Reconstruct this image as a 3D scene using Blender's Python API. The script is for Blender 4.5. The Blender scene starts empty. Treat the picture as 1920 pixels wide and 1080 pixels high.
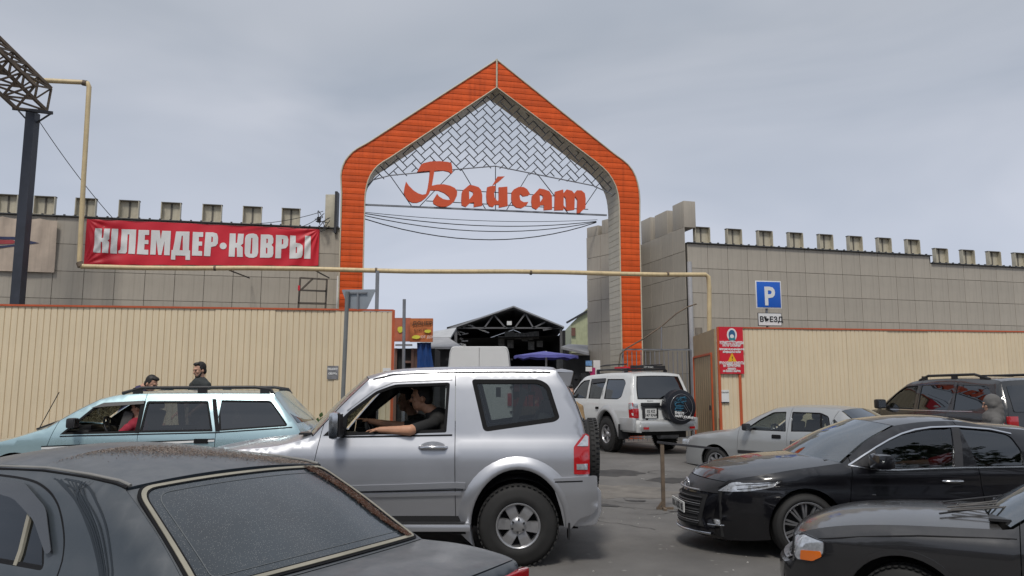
import bpy, bmesh, math, random
import numpy as np
from mathutils import Vector, Matrix, geometry
random.seed(7)
R = math.radians
scene = bpy.context.scene
col = scene.collection

# ------------------------------------------------------------------ camera
EYE = 1.72; PITCH = R(7.39); FPX = 1450.0
cd = bpy.data.cameras.new('camera'); cam = bpy.data.objects.new('camera', cd); col.objects.link(cam)
cam.location = (0, 0, EYE); cam.rotation_euler = (R(90) + PITCH, 0, 0)
cd.sensor_width = 36; cd.lens = FPX / 1920 * 36; cd.clip_end = 3000; cd.clip_start = 0.05
scene.camera = cam
# ------------------------------------------------------------------ light
SUN_EL, SUN_AZ = 56, 192          # azimuth: where the sun stands, clockwise from +Y
sd = bpy.data.lights.new('sun', 'SUN'); sun = bpy.data.objects.new('sun', sd); col.objects.link(sun)
sd.energy = 1.5; sd.angle = R(12); sd.color = (1.0, 0.95, 0.88)
sdir = Vector((math.sin(R(SUN_AZ)) * math.cos(R(SUN_EL)), math.cos(R(SUN_AZ)) * math.cos(R(SUN_EL)), math.sin(R(SUN_EL))))
sun.rotation_euler = sdir.to_track_quat('Z', 'Y').to_euler(); sun.location = (0, -5, 30)
w = bpy.data.worlds.new('World'); scene.world = w; w.use_nodes = True
nt = w.node_tree; nt.nodes.clear(); N = nt.nodes.new; L = nt.links.new
sky = N('ShaderNodeTexSky'); sky.sky_type = 'NISHITA'; sky.sun_disc = False
sky.sun_elevation = R(SUN_EL); sky.sun_rotation = R(SUN_AZ)
b1 = N('ShaderNodeBackground'); b1.inputs[1].default_value = 0.06
L(sky.outputs[0], b1.inputs[0])
tc = N('ShaderNodeTexCoord'); mp = N('ShaderNodeMapping'); mp.inputs['Scale'].default_value = (1.0, 1.0, 3.2)
mp.inputs['Rotation'].default_value = (0.0, R(12), R(20))
L(tc.outputs['Generated'], mp.inputs[0])
n1 = N('ShaderNodeTexNoise'); n1.inputs['Scale'].default_value = 1.7; n1.inputs['Detail'].default_value = 4; n1.inputs['Roughness'].default_value = .5; n1.inputs['Distortion'].default_value = .5
L(mp.outputs[0], n1.inputs['Vector'])
cr = N('ShaderNodeValToRGB'); L(n1.outputs[0], cr.inputs[0])
cr.color_ramp.elements[0].position = .36; cr.color_ramp.elements[0].color = (.318, .352, .412, 1)
cr.color_ramp.elements[1].position = .64; cr.color_ramp.elements[1].color = (.430, .452, .505, 1)
# a layer of cloud thinning into blue towards the horizon
sx = N('ShaderNodeSeparateXYZ'); L(tc.outputs['Generated'], sx.inputs[0])
hr = N('ShaderNodeValToRGB'); L(sx.outputs[2], hr.inputs[0])
hr.color_ramp.elements[0].position = 0.0; hr.color_ramp.elements[0].color = (1.06, 1.09, 1.16, 1)
hr.color_ramp.elements[1].position = .42; hr.color_ramp.elements[1].color = (.93, .93, .92, 1)
e = hr.color_ramp.elements.new(.20); e.color = (1.02, 1.03, 1.06, 1)
e = hr.color_ramp.elements.new(1.0); e.color = (1.25, 1.22, 1.18, 1)
mx = N('ShaderNodeMix'); mx.data_type = 'RGBA'; mx.blend_type = 'MULTIPLY'; mx.inputs[0].default_value = 1
L(cr.outputs[0], mx.inputs[6]); L(hr.outputs[0], mx.inputs[7])
b2 = N('ShaderNodeBackground'); b2.inputs[1].default_value = 1.0; L(mx.outputs[2], b2.inputs[0])
ms = N('ShaderNodeMixShader'); ms.inputs[0].default_value = .93
L(b1.outputs[0], ms.inputs[1]); L(b2.outputs[0], ms.inputs[2])
wo = N('ShaderNodeOutputWorld'); L(ms.outputs[0], wo.inputs[0])
vs = scene.view_settings; vs.view_transform = 'Standard'; vs.look = 'None'; vs.exposure = 0.45; vs.gamma = 1; vs.use_curve_mapping = False
scene.cycles.max_bounces = 8; scene.cycles.transparent_max_bounces = 24
scene.cycles.sample_clamp_indirect = 6

# ------------------------------------------------------------------ helpers
_s, _c = math.sin(PITCH), math.cos(PITCH)
def ray(x, y):
    a = (x - 960) / FPX; b = (540 - y) / FPX
    return np.array([a, _c - b * _s, _s + b * _c])
def at(x, y, Y):                    # the point that pixel (x, y) of the photograph shows at depth Y
    d = ray(x, y); t = Y / d[1]; return np.array([d[0] * t, Y, EYE + d[2] * t])
def atz(x, y, z):
    d = ray(x, y); t = (z - EYE) / d[2]; return np.array([d[0] * t, d[1] * t, z])
def atplane(x, y, p, n):
    d = ray(x, y); o = np.array([0, 0, EYE]); t = np.dot(np.array(p) - o, n) / np.dot(d, n); return o + d * t
def sstep(a, b, x):
    t = min(1, max(0, (x - a) / (b - a))); return t * t * (3 - 2 * t)
def gz(x, y):                       # height of the ground, rising gently away from the camera
    l = .25 * sstep(8.6, 10.4, y); r = .20 * sstep(13, 16.4, y)
    k = sstep(-1.5, 2.0, x); return l * (1 - k) + r * k - .10 * sstep(7.4, 6.0, y)

def tag(o, label=None, cat=None, group=None, kind=None):
    if label: o['label'] = label
    if cat: o['category'] = cat
    if group: o['group'] = group
    if kind: o['kind'] = kind
    return o
def empty(name, loc=(0, 0, 0), rz=0, **k):
    o = bpy.data.objects.new(name, None); col.objects.link(o); o.location = tuple(loc); o.rotation_euler = (0, 0, rz)
    o.empty_display_size = .2
    return tag(o, **k)
def wm(o):                          # world matrix without a depsgraph update
    m = o.matrix_basis.copy() if False else Matrix.LocRotScale(o.location, o.rotation_euler, o.scale)
    return (wm(o.parent) @ m) if o.parent else m
def link(name, me, parent=None, loc=None, rot=None, world=True):
    """links a mesh built in world coordinates under parent (the parent's frame is taken out of it)"""
    o = bpy.data.objects.new(name, me); col.objects.link(o)
    if parent:
        o.parent = parent
        if world: me.transform(wm(parent).inverted())
    if loc is not None: o.location = tuple(loc)
    if rot is not None: o.rotation_euler = rot
    return o
def place(name, me, parent, loc, rot=(0, 0, 0), scale=(1, 1, 1)):   # shared mesh, local placing
    o = bpy.data.objects.new(name, me); col.objects.link(o); o.parent = parent
    o.location = tuple(loc); o.rotation_euler = rot; o.scale = scale; return o
def copy_tree(o, parent=None):
    c = o.copy(); col.objects.link(c); c.parent = parent
    for ch in o.children: copy_tree(ch, c)
    return c
CT = [[-.5, -.5, -.5], [.5, -.5, -.5], [.5, .5, -.5], [-.5, .5, -.5], [-.5, -.5, .5], [.5, -.5, .5], [.5, .5, .5], [-.5, .5, .5]]
CF = [(0, 3, 2, 1), (4, 5, 6, 7), (0, 1, 5, 4), (1, 2, 6, 5), (2, 3, 7, 6), (3, 0, 4, 7)]
class MB:
    def __init__(s): s.v = []; s.f = []; s.m = []; s.sm = []
    def add(s, v, f, mi=0, smooth=False):
        o = len(s.v); s.v += [tuple(map(float, p)) for p in v]
        for q in f: s.f.append(tuple(o + i for i in q)); s.m.append(mi); s.sm.append(smooth)
        return s
    def box(s, c, d, rz=0, mi=0, rot=None):
        m = Matrix.Rotation(rz, 3, 'Z') if rot is None else rot
        return s.add([Vector(c) + m @ Vector((p[0] * d[0], p[1] * d[1], p[2] * d[2])) for p in CT], CF, mi)
    def bar(s, p0, p1, w, h=None, mi=0):
        p0 = Vector(p0); p1 = Vector(p1); h = h or w; d = p1 - p0
        q = d.to_track_quat('Y', 'Z').to_matrix()
        return s.box((p0 + p1) / 2, (w, d.length, h), mi=mi, rot=q)
    def tube(s, pts, r, n=8, mi=0, cap=True, smooth=True):
        pts = [Vector(p) for p in pts]; rr = r if isinstance(r, (list, tuple)) else [r] * len(pts)
        v = []; f = []; K = len(pts); up = None
        for i, p in enumerate(pts):
            t = (pts[min(i + 1, K - 1)] - pts[max(i - 1, 0)]).normalized()
            if up is None:
                up = Vector((0, 0, 1)) if abs(t.z) < .9 else Vector((1, 0, 0))
            a = t.cross(up).normalized(); b = a.cross(t).normalized(); up = b
            for k in range(n):
                an = 2 * math.pi * k / n; v.append(p + (a * math.cos(an) + b * math.sin(an)) * rr[i])
        for i in range(K - 1):
            for k in range(n):
                k2 = (k + 1) % n; f.append((i * n + k, i * n + k2, (i + 1) * n + k2, (i + 1) * n + k))
        s.add(v, f, mi, smooth)
        if cap: s.add(v[:n], [tuple(range(n))[::-1]], mi); s.add(v[-n:], [tuple(range(n))], mi)
        return s
    def cyl(s, p0, p1, r, n=16, mi=0, r2=None): return s.tube([p0, p1], [r, r if r2 is None else r2], n, mi)
    def prism(s, poly, o, ux, uy, dep, mi=0, holes=(), mi_side=None):
        """2D polygon in the frame (o, ux, uy) pushed by the vector dep"""
        o = Vector(o); ux = Vector(ux); uy = Vector(uy); dep = Vector(dep)
        loops = [poly] + list(holes)
        fl = [Vector((p[0], p[1], 0)) for l in loops for p in l]
        tri = geometry.tessellate_polygon([[Vector((p[0], p[1], 0)) for p in l] for l in loops])
        w3 = [o + ux * p.x + uy * p.y for p in fl]
        nn = ux.cross(uy)
        def ori(t):
            a, b, c = (fl[i] for i in t); return t if (b - a).cross(c - a).z > 0 else t[::-1]
        tri = [tuple(ori(t)) for t in tri]
        front = nn.dot(dep) < 0
        s.add(w3, [t if front else t[::-1] for t in tri], mi)
        s.add([p + dep for p in w3], [t[::-1] if front else t for t in tri], mi)
        k = 0; ms_ = mi if mi_side is None else mi_side
        for l in loops:
            n = len(l)
            A = sum(l[i][0] * l[(i + 1) % n][1] - l[(i + 1) % n][0] * l[i][1] for i in range(n)) > 0
            if k > 0: A = not A
            for i in range(n):
                a, b = w3[k + i], w3[k + (i + 1) % n]
                q = [a, b, b + dep, a + dep]
                if A != (not front): q = q[::-1]
                if not front: q = q
                s.add(q, [(0, 1, 2, 3)] if A == front or True else [(3, 2, 1, 0)], ms_)
            k += n
        return s
    def mesh(s, name, mats):
        me = bpy.data.meshes.new(name); me.from_pydata(s.v, [], s.f)
        for m in (mats if isinstance(mats, (list, tuple)) else [mats]): me.materials.append(m)
        me.polygons.foreach_set('material_index', s.m); me.polygons.foreach_set('use_smooth', s.sm); me.update()
        return me
    def build(s, name, mats, parent=None, world=True, loc=None, bevel=0, **k):
        me = s.mesh(name, mats)
        if bevel:
            bm = bmesh.new(); bm.from_mesh(me); bmesh.ops.remove_doubles(bm, verts=bm.verts, dist=1e-5)
            bmesh.ops.bevel(bm, geom=[e for e in bm.edges if len(e.link_faces) == 2 and e.calc_face_angle(0) > .5], offset=bevel, segments=2, affect='EDGES', profile=.6)
            for f in bm.faces: f.smooth = True
            bm.to_mesh(me); bm.free()
            try: me.set_sharp_from_angle(angle=R(50))
            except Exception: pass
        return tag(link(name, me, parent, loc=loc, world=world), **k)

_M = {}
def mat(name, c, rough=.6, metal=0, var=.12, scale=3.0, bump=0, bscale=40, coat=0, spots=None, emit=0, streak=0, spec=.5, grain=0):
    """procedural material: base colour with broad mottling, optional streaks, grain, bump, specks"""
    if name in _M: return _M[name]
    m = bpy.data.materials.new(name); m.use_nodes = True; _M[name] = m
    t = m.node_tree; p = t.nodes['Principled BSDF']; N = t.nodes.new; L = t.links.new
    p.inputs['Roughness'].default_value = rough; p.inputs['Metallic'].default_value = metal
    p.inputs['Specular IOR Level'].default_value = spec
    if coat: p.inputs['Coat Weight'].default_value = coat; p.inputs['Coat Roughness'].default_value = .04
    tc = N('ShaderNodeTexCoord'); n = N('ShaderNodeTexNoise'); n.inputs['Scale'].default_value = scale; n.inputs['Detail'].default_value = 6
    n.inputs['Roughness'].default_value = .6
    L(tc.outputs['Object'], n.inputs['Vector'])
    r = N('ShaderNodeValToRGB'); L(n.outputs[0], r.inputs[0])
    r.color_ramp.elements[0].position = .3; r.color_ramp.elements[1].position = .7
    r.color_ramp.elements[0].color = (*[max(0, x * (1 - var)) for x in c], 1)
    r.color_ramp.elements[1].color = (*[min(1, x * (1 + var)) for x in c], 1)
    out = r.outputs[0]
    def mixin(fac, colr, amt, blend='MIX'):
        nonlocal out
        x = N('ShaderNodeMix'); x.data_type = 'RGBA'; x.blend_type = blend
        f = N('ShaderNodeMath'); f.operation = 'MULTIPLY'; f.inputs[1].default_value = amt; L(fac, f.inputs[0])
        L(f.outputs[0], x.inputs[0]); L(out, x.inputs[6]); x.inputs[7].default_value = (*colr, 1); out = x.outputs[2]
    if streak:
        mp = N('ShaderNodeMapping'); mp.inputs['Scale'].default_value = (9, 9, .5); L(tc.outputs['Object'], mp.inputs[0])
        s = N('ShaderNodeTexNoise'); s.inputs['Scale'].default_value = 1.4; s.inputs['Detail'].default_value = 5; L(mp.outputs[0], s.inputs['Vector'])
        q = N('ShaderNodeValToRGB'); q.color_ramp.elements[0].position = .5; q.color_ramp.elements[1].position = .78; L(s.outputs[0], q.inputs[0])
        mixin(q.outputs[0], [x * .45 for x in c], streak)
    if grain:
        g = N('ShaderNodeTexNoise'); g.inputs['Scale'].default_value = 160; g.inputs['Detail'].default_value = 2; L(tc.outputs['Object'], g.inputs['Vector'])
        q = N('ShaderNodeValToRGB'); q.color_ramp.elements[0].position = .42; q.color_ramp.elements[1].position = .62; L(g.outputs[0], q.inputs[0])
        mixin(q.outputs[0], [x * .5 for x in c], grain)
    if spots:       # (colour, scale, threshold, amount)
        vn = N('ShaderNodeTexVoronoi'); vn.inputs['Scale'].default_value = spots[1]; L(tc.outputs['Object'], vn.inputs['Vector'])
        q = N('ShaderNodeValToRGB'); q.color_ramp.elements[0].position = spots[2]; q.color_ramp.elements[0].color = (1, 1, 1, 1)
        q.color_ramp.elements[1].position = spots[2] + .06; q.color_ramp.elements[1].color = (0, 0, 0, 1); L(vn.outputs['Distance'], q.inputs[0])
        mixin(q.outputs[0], spots[0], spots[3])
    L(out, p.inputs['Base Color'])
    rr = N('ShaderNodeMapRange'); rr.inputs['To Min'].default_value = max(0.0, rough * .8); rr.inputs['To Max'].default_value = min(1, rough * 1.2)
    L(n.outputs[0], rr.inputs[0]); L(rr.outputs[0], p.inputs['Roughness'])
    if bump:
        bn = N('ShaderNodeTexNoise'); bn.inputs['Scale'].default_value = bscale; bn.inputs['Detail'].default_value = 4; L(tc.outputs['Object'], bn.inputs['Vector'])
        b = N('ShaderNodeBump'); b.inputs['Strength'].default_value = bump; b.inputs['Distance'].default_value = .01
        L(bn.outputs[0], b.inputs['Height']); L(b.outputs[0], p.inputs['Normal'])
    return m
def glass(name, tint=(.5, .55, .55), haze=0.0, rough=.02, refl=.07):
    if name in _M: return _M[name]
    m = bpy.data.materials.new(name); m.use_nodes = True; _M[name] = m
    t = m.node_tree; t.nodes.clear(); N = t.nodes.new; L = t.links.new
    tr = N('ShaderNodeBsdfTransparent'); tr.inputs[0].default_value = (*tint, 1)
    g = N('ShaderNodeBsdfGlossy'); g.inputs['Roughness'].default_value = rough; g.inputs['Color'].default_value = (.9, .95, 1, 1)
    fr = N('ShaderNodeLayerWeight'); fr.inputs[0].default_value = .5
    pw = N('ShaderNodeMath'); pw.operation = 'POWER'; pw.inputs[1].default_value = 4; L(fr.outputs['Facing'], pw.inputs[0])
    f2 = N('ShaderNodeMath'); f2.operation = 'MULTIPLY_ADD'; f2.inputs[1].default_value = .9; f2.inputs[2].default_value = refl; L(pw.outputs[0], f2.inputs[0])
    mx = N('ShaderNodeMixShader'); L(f2.outputs[0], mx.inputs[0]); L(tr.outputs[0], mx.inputs[1]); L(g.outputs[0], mx.inputs[2])
    o = N('ShaderNodeOutputMaterial'); last = mx.outputs[0]
    if haze:
        d = N('ShaderNodeBsdfDiffuse'); d.inputs[0].default_value = (.35, .33, .30, 1)
        tc = N('ShaderNodeTexCoord'); n = N('ShaderNodeTexNoise'); n.inputs['Scale'].default_value = 30; n.inputs['Detail'].default_value = 6; L(tc.outputs['Object'], n.inputs['Vector'])
        mr = N('ShaderNodeMapRange'); mr.inputs['From Min'].default_value = .35; mr.inputs['From Max'].default_value = .75; mr.inputs['To Max'].default_value = haze * 2; L(n.outputs[0], mr.inputs[0])
        m2 = N('ShaderNodeMixShader'); L(mr.outputs[0], m2.inputs[0]); L(last, m2.inputs[1]); L(d.outputs[0], m2.inputs[2]); last = m2.outputs[0]
    L(last, o.inputs[0]); return m

def text(name, body, size, m, parent, origin, ux, uy, thick=.004, xs=1.0, align='LEFT', offset=0.0, shear=0):
    """lettering as real mesh; origin, ux, uy give its plane"""
    cu = bpy.data.curves.new(name, 'FONT'); cu.body = body; cu.size = size; cu.align_x = align; cu.extrude = thick / 2
    cu.offset = offset; cu.resolution_u = 3; cu.shear = shear
    t = bpy.data.objects.new(name + '_t', cu); col.objects.link(t)
    dg = bpy.context.evaluated_depsgraph_get(); me = bpy.data.meshes.new_from_object(t.evaluated_get(dg))
    bpy.data.objects.remove(t); bpy.data.curves.remove(cu)
    ux = Vector(ux).normalized(); uy = Vector(uy).normalized(); uz = ux.cross(uy).normalized()
    M4 = Matrix(((ux.x * xs, uy.x, uz.x, origin[0]), (ux.y * xs, uy.y, uz.y, origin[1]), (ux.z * xs, uy.z, uz.z, origin[2]), (0, 0, 0, 1)))
    me.transform(M4); me.name = name; me.materials.clear(); me.materials.append(m)
    return link(name, me, parent)

def catmull(pts, n=12, closed=False):
    P = [np.array(p, float) for p in pts]; K = len(P); out = []
    rng = range(K) if closed else range(K - 1)
    for i in rng:
        if closed: p0, p1, p2, p3 = P[i - 1], P[i], P[(i + 1) % K], P[(i + 2) % K]
        else: p0, p1, p2, p3 = P[max(i - 1, 0)], P[i], P[i + 1], P[min(i + 2, K - 1)]
        for k in range(n):
            t = k / n
            out.append(.5 * ((2 * p1) + (-p0 + p2) * t + (2 * p0 - 5 * p1 + 4 * p2 - p3) * t * t + (-p0 + 3 * p1 - 3 * p2 + p3) * t ** 3))
    if not closed: out.append(P[-1])
    return out
def fillet(poly, rads, n=5):
    out = []; K = len(poly)
    for i in range(K):
        p = np.array(poly[i], float)[:2]; a = np.array(poly[i - 1], float)[:2]; b = np.array(poly[(i + 1) % K], float)[:2]
        r = rads[i] if isinstance(rads, (list, tuple)) else rads
        da = a - p; db = b - p; la = np.linalg.norm(da); lb = np.linalg.norm(db)
        r = min(r, la * .48, lb * .48)
        if r < 1e-4: out.append(tuple(p)); continue
        A = p + da / la * r; B = p + db / lb * r
        for k in range(n + 1):
            t = k / n; q = A * (1 - t) ** 2 + p * 2 * t * (1 - t) + B * t * t; out.append(tuple(q))
    return out
def inset(poly, d):
    """moves every vertex of a closed polygon inwards by d"""
    P = [np.array(p, float) for p in poly]; K = len(P)
    A = sum(P[i][0] * P[(i + 1) % K][1] - P[(i + 1) % K][0] * P[i][1] for i in range(K)); sg = 1 if A > 0 else -1
    out = []
    for i in range(K):
        a = P[i] - P[i - 1]; b = P[(i + 1) % K] - P[i]
        la = np.linalg.norm(a) or 1; lb = np.linalg.norm(b) or 1
        na = np.array([-a[1], a[0]]) / la; nb = np.array([-b[1], b[0]]) / lb
        m = na + nb; l = np.dot(m, m)
        m = na if l < .1 else m * 2 / l
        if np.linalg.norm(m) > 2: m = m / np.linalg.norm(m) * 2
        out.append(tuple(P[i] + m * d * sg))
    return out
def arc(cx, cy, r, a0, a1, n=14, ry=None):
    ry = ry or r
    return [(cx + r * math.cos(R(a0 + (a1 - a0) * k / n)), cy + ry * math.sin(R(a0 + (a1 - a0) * k / n))) for k in range(n + 1)]

def panel(name, loops, P, mats, parent, step=(.08, .08), thick=.02, sign=1, single=False):
    """a curved solid sheet: 2D loops (outer, holes) in parameter space, mapped by P(u, v) -> (n, 3), backed and rimmed"""
    pts = []; edges = []; rings = []
    for l in loops:         # boundary, cut to the step length
        q = []; K = len(l)
        for i in range(K):
            a, b = np.array(l[i][:2], float), np.array(l[(i + 1) % K][:2], float)
            n = max(1, int(math.ceil(max(abs(a[0] - b[0]) / step[0], abs(a[1] - b[1]) / step[1]))))
            for k in range(n):
                c = a + (b - a) * k / n
                if not q or np.abs(c - q[-1]).sum() > 2e-5: q.append(c)
        if np.abs(q[0] - q[-1]).sum() < 2e-5: q.pop()
        n0 = len(pts); pts += q; edges += [(n0 + i, n0 + (i + 1) % len(q)) for i in range(len(q))]; rings.append(np.array(q))
    def inside(Q):
        r = np.zeros(len(Q), bool)
        for g in rings:
            x, y = Q[:, 0], Q[:, 1]; c = np.zeros(len(Q), bool); j = len(g) - 1
            for i in range(len(g)):
                if g[i][1] != g[j][1]:
                    c ^= ((g[i][1] > y) != (g[j][1] > y)) & (x < (g[j][0] - g[i][0]) * (y - g[i][1]) / (g[j][1] - g[i][1]) + g[i][0])
                j = i
            r ^= c
        return r
    B = np.array(pts); lo = B.min(0); hi = B.max(0)
    gx = np.arange(lo[0] + step[0] * .5, hi[0], step[0]); gy = np.arange(lo[1] + step[1] * .5, hi[1], step[1])
    if len(gx) and len(gy):
        G = np.array([(x + (step[0] * .5 if k % 2 else 0), y) for k, y in enumerate(gy) for x in gx]); G = G[inside(G)]
        if len(G):
            dd = np.min(((G[:, None, :] - B[None, :, :]) / np.array(step)) ** 2 @ np.ones(2), axis=1); G = G[dd > .12]; pts += list(G)
    V2, _, F2, _, _, _ = geometry.delaunay_2d_cdt([Vector((float(p[0]), float(p[1]))) for p in pts], edges, [], 0, 1e-6)
    UV = np.array([[v.x, v.y] for v in V2]); tr = [list(f) for f in F2]
    cen = np.array([UV[f].mean(0) for f in tr]); keep = inside(cen); faces = []; cnt = {}
    for f, k in zip(tr, keep):
        if not k: continue
        a, b, c = UV[f[0]], UV[f[1]], UV[f[2]]; ar = (b[0] - a[0]) * (c[1] - a[1]) - (b[1] - a[1]) * (c[0] - a[0])
        if abs(ar) < 1e-9: continue
        if ar < 0: f = f[::-1]
        faces.append(f)
        for i in range(3): cnt[(f[i], f[(i + 1) % 3])] = 1
    bed = [e for e in cnt if (e[1], e[0]) not in cnt]
    e_ = 8e-3
    X = P(UV[:, 0], UV[:, 1])
    du = P(UV[:, 0] + e_, UV[:, 1]) - P(UV[:, 0] - e_, UV[:, 1]); dv = P(UV[:, 0], UV[:, 1] + e_) - P(UV[:, 0], UV[:, 1] - e_)
    Nn = np.cross(du, dv); Nn /= (np.linalg.norm(Nn, axis=1)[:, None] + 1e-12); Nn *= sign
    n = len(X); V = [X] if single else [X, X - Nn * thick]; F = []; NO = []; MI = []
    for f in faces:
        ff = f if sign > 0 else f[::-1]
        F.append(ff); NO += [Nn[i] for i in ff]; MI.append(0)
        if single: continue
        gg = [i + n for i in ff[::-1]]; F.append(gg); NO += [-Nn[i - n] for i in gg]; MI.append(1)
    for a, b in ([] if single else bed):
        d = X[b] - X[a]; nn = np.cross(d, Nn[a]); l = np.linalg.norm(nn)
        if l < 1e-9: continue
        nn = nn / l * sign
        q = [a, a + n, b + n, b] if sign > 0 else [b, b + n, a + n, a]
        F.append(q); NO += [nn] * 4; MI.append(0)
    me = bpy.data.meshes.new(name); me.from_pydata(np.concatenate(V).tolist(), [], F)
    mm = mats if isinstance(mats, (list, tuple)) else [mats, mats]
    for m in mm: me.materials.append(m)
    me.polygons.foreach_set('material_index', MI); me.polygons.foreach_set('use_smooth', [True] * len(F))
    me.validate() if False else None
    if len(me.loops) == len(NO): me.normals_split_custom_set([tuple(v) for v in NO])
    me.update()
    o = bpy.data.objects.new(name, me); col.objects.link(o); o.parent = parent
    return o
# ------------------------------------------------------------------ materials of the setting
def rnd(m, amt):
    """every object that shares the material gets its own slight brightness"""
    t = m.node_tree; p = t.nodes['Principled BSDF']; l = p.inputs['Base Color'].links[0]; src = l.from_socket
    oi = t.nodes.new('ShaderNodeObjectInfo'); mr = t.nodes.new('ShaderNodeMapRange'); mr.inputs['To Min'].default_value = 1 - amt; mr.inputs['To Max'].default_value = 1 + amt
    h = t.nodes.new('ShaderNodeHueSaturation'); t.links.new(oi.outputs['Random'], mr.inputs[0]); t.links.new(mr.outputs[0], h.inputs['Value'])
    t.links.new(src, h.inputs['Color']); t.links.new(h.outputs[0], p.inputs['Base Color']); return m
m_asph = mat('asphalt', (.150, .143, .134), .9, var=.30, scale=.9, bump=.5, bscale=140, grain=.35, spots=((.26, .25, .23), 3.1, .035, .8))
m_panel = rnd(mat('facade_panel', (.41, .370, .31), .55, var=.08, scale=.7, streak=.30, bump=.05, bscale=8), .035)
m_joint = mat('joint_dark', (.12, .11, .095), .8)
m_cap = mat('roof_flashing', (.05, .05, .05), .5, var=.2)
m_cream = mat('cream_paint', (.56, .50, .37), .5, var=.08, streak=.25)
m_mer = mat('merlon_sheet', (.50, .46, .36), .5, var=.15, scale=4, streak=.5)
m_fence = rnd(mat('fence_sheet', (.74, .615, .425), .5, var=.05, scale=1.2, streak=.22), .035)
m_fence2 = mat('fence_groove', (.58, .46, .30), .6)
m_orange = rnd(mat('orange_slat', (.68, .095, .014), .5, var=.14, scale=2.5, streak=.4, spec=.3), .09)
m_otrim = mat('orange_paint', (.50, .10, .035), .5, var=.15)
m_soff = rnd(mat('soffit_board', (.47, .43, .34), .55, var=.08, streak=.2), .05)
m_soffd = rnd(mat('soffit_tile', (.42, .39, .30), .55, var=.1), .06)
m_steel = mat('grey_steel', (.22, .23, .25), .5, metal=.3, var=.2)
m_iron = mat('dark_iron', (.045, .045, .05), .5, metal=.3, var=.3)
m_rust = mat('rusty_steel', (.14, .105, .075), .75, var=.45, scale=5)
m_pipe = mat('yellow_pipe', (.62, .49, .28), .45, var=.12, scale=3, streak=.4)
m_red = mat('banner_red', (.62, .014, .032), .5, var=.08, scale=1.5)
m_white = mat('white_print', (.74, .74, .73), .5, var=.05)
m_letter = mat('letter_red', (.66, .095, .030), .45, var=.06)
m_dark = mat('dark_void', (.015, .015, .016), .9)
m_black = mat('black_plastic', (.018, .018, .02), .45, var=.2)

KK = 1.2     # the walls and the arch stand this much farther back than first paced out
def KH(z): return EYE + (z - EYE) * KK
# ------------------------------------------------------------------ ground
def ground():
    xs = sorted(set(list(np.linspace(-14, 16, 61)) + [-400, -150, -60, -30, -20, 22, 32, 60, 150, 400]))
    ys = sorted(set(list(np.linspace(-4, 30, 69)) + [-400, -150, -60, -20, -10, 38, 50, 80, 150, 400]))
    v = [(x, y, gz(x, y)) for y in ys for x in xs]; K = len(xs)
    f = [(j * K + i, j * K + i + 1, (j + 1) * K + i + 1, (j + 1) * K + i) for j in range(len(ys) - 1) for i in range(K - 1)]
    MB().add(v, f, 0, True).build('ground', m_asph, kind='structure')
ground()
def patches():      # repair patches and oil stains, sheets a few mm above the asphalt
    def blob(cx, cy, rx, ry, dz, seed):
        random.seed(seed); n = 22
        pts = [(cx + rx * math.cos(2 * math.pi * k / n) * random.uniform(.7, 1.15), cy + ry * math.sin(2 * math.pi * k / n) * random.uniform(.7, 1.15)) for k in range(n)]
        v = [(cx, cy, gz(cx, cy) + dz)] + [(x, y, gz(x, y) + dz) for x, y in pts]
        return v, [(0, 1 + k, 1 + (k + 1) % n) for k in range(n)]
    mo = mat('oil_stain', (.045, .043, .04), .6, var=.4, scale=4); mq = mat('worn_asphalt', (.175, .16, .14), .95, var=.25, scale=3, bump=.4, grain=.3)
    for i, (cx, cy, rx, ry, m, dz) in enumerate([(2.0, 15.0, .5, .35, mo, .004), (2.9, 14.3, .45, .3, mo, .004), (1.6, 13.2, 1.2, .8, mq, .004), (2.6, 10.6, .14, .12, mo, .004), (1.35, 11.6, .25, .12, mo, .008), (1.9, 12.2, .16, .1, mo, .008), (2.3, 11.2, .09, .06, mo, .004)]):
        v, f = blob(cx, cy, rx, ry, dz, i); MB().add(v, f).build('asphalt_patch' if m is mq else 'oil_stain', m, kind='structure')
    g = MB(); random.seed(3)
    for i in range(45):
        x = random.uniform(.6, 3.2); y = random.uniform(7.5, 15); s = random.uniform(.004, .016)
        g.box((x, y, gz(x, y) + s * .3), (s, s * random.uniform(.6, 1.6), s * .6), rz=random.uniform(0, 3))
    g.build('litter', mat('litter_pale', (.42, .41, .38), .8, var=.4, scale=8), kind='stuff')
patches()
def cracks():
    random.seed(21); mc = mat('crack_dark', (.05, .047, .043), .95); b = MB()
    for i in range(16):
        x = random.uniform(.8, 3.4); y = random.uniform(6.8, 16); a = random.uniform(-.5, .5) + (math.pi if random.random() < .5 else 0); w_ = .006
        for k in range(random.randint(8, 22)):
            a += random.gauss(0, .45); l = random.uniform(.04, .10); x2 = x + l * math.cos(a); y2 = y + l * math.sin(a) * 1.2; nx, ny = -math.sin(a) * w_, math.cos(a) * w_
            b.add([(x - nx, y - ny, gz(x, y) + .005), (x2 - nx, y2 - ny, gz(x2, y2) + .005), (x2 + nx, y2 + ny, gz(x2, y2) + .005), (x + nx, y + ny, gz(x, y) + .005)], [(0, 1, 2, 3)]); x, y = x2, y2
    b.build('asphalt_crack', mc, kind='stuff')
cracks()

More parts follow.
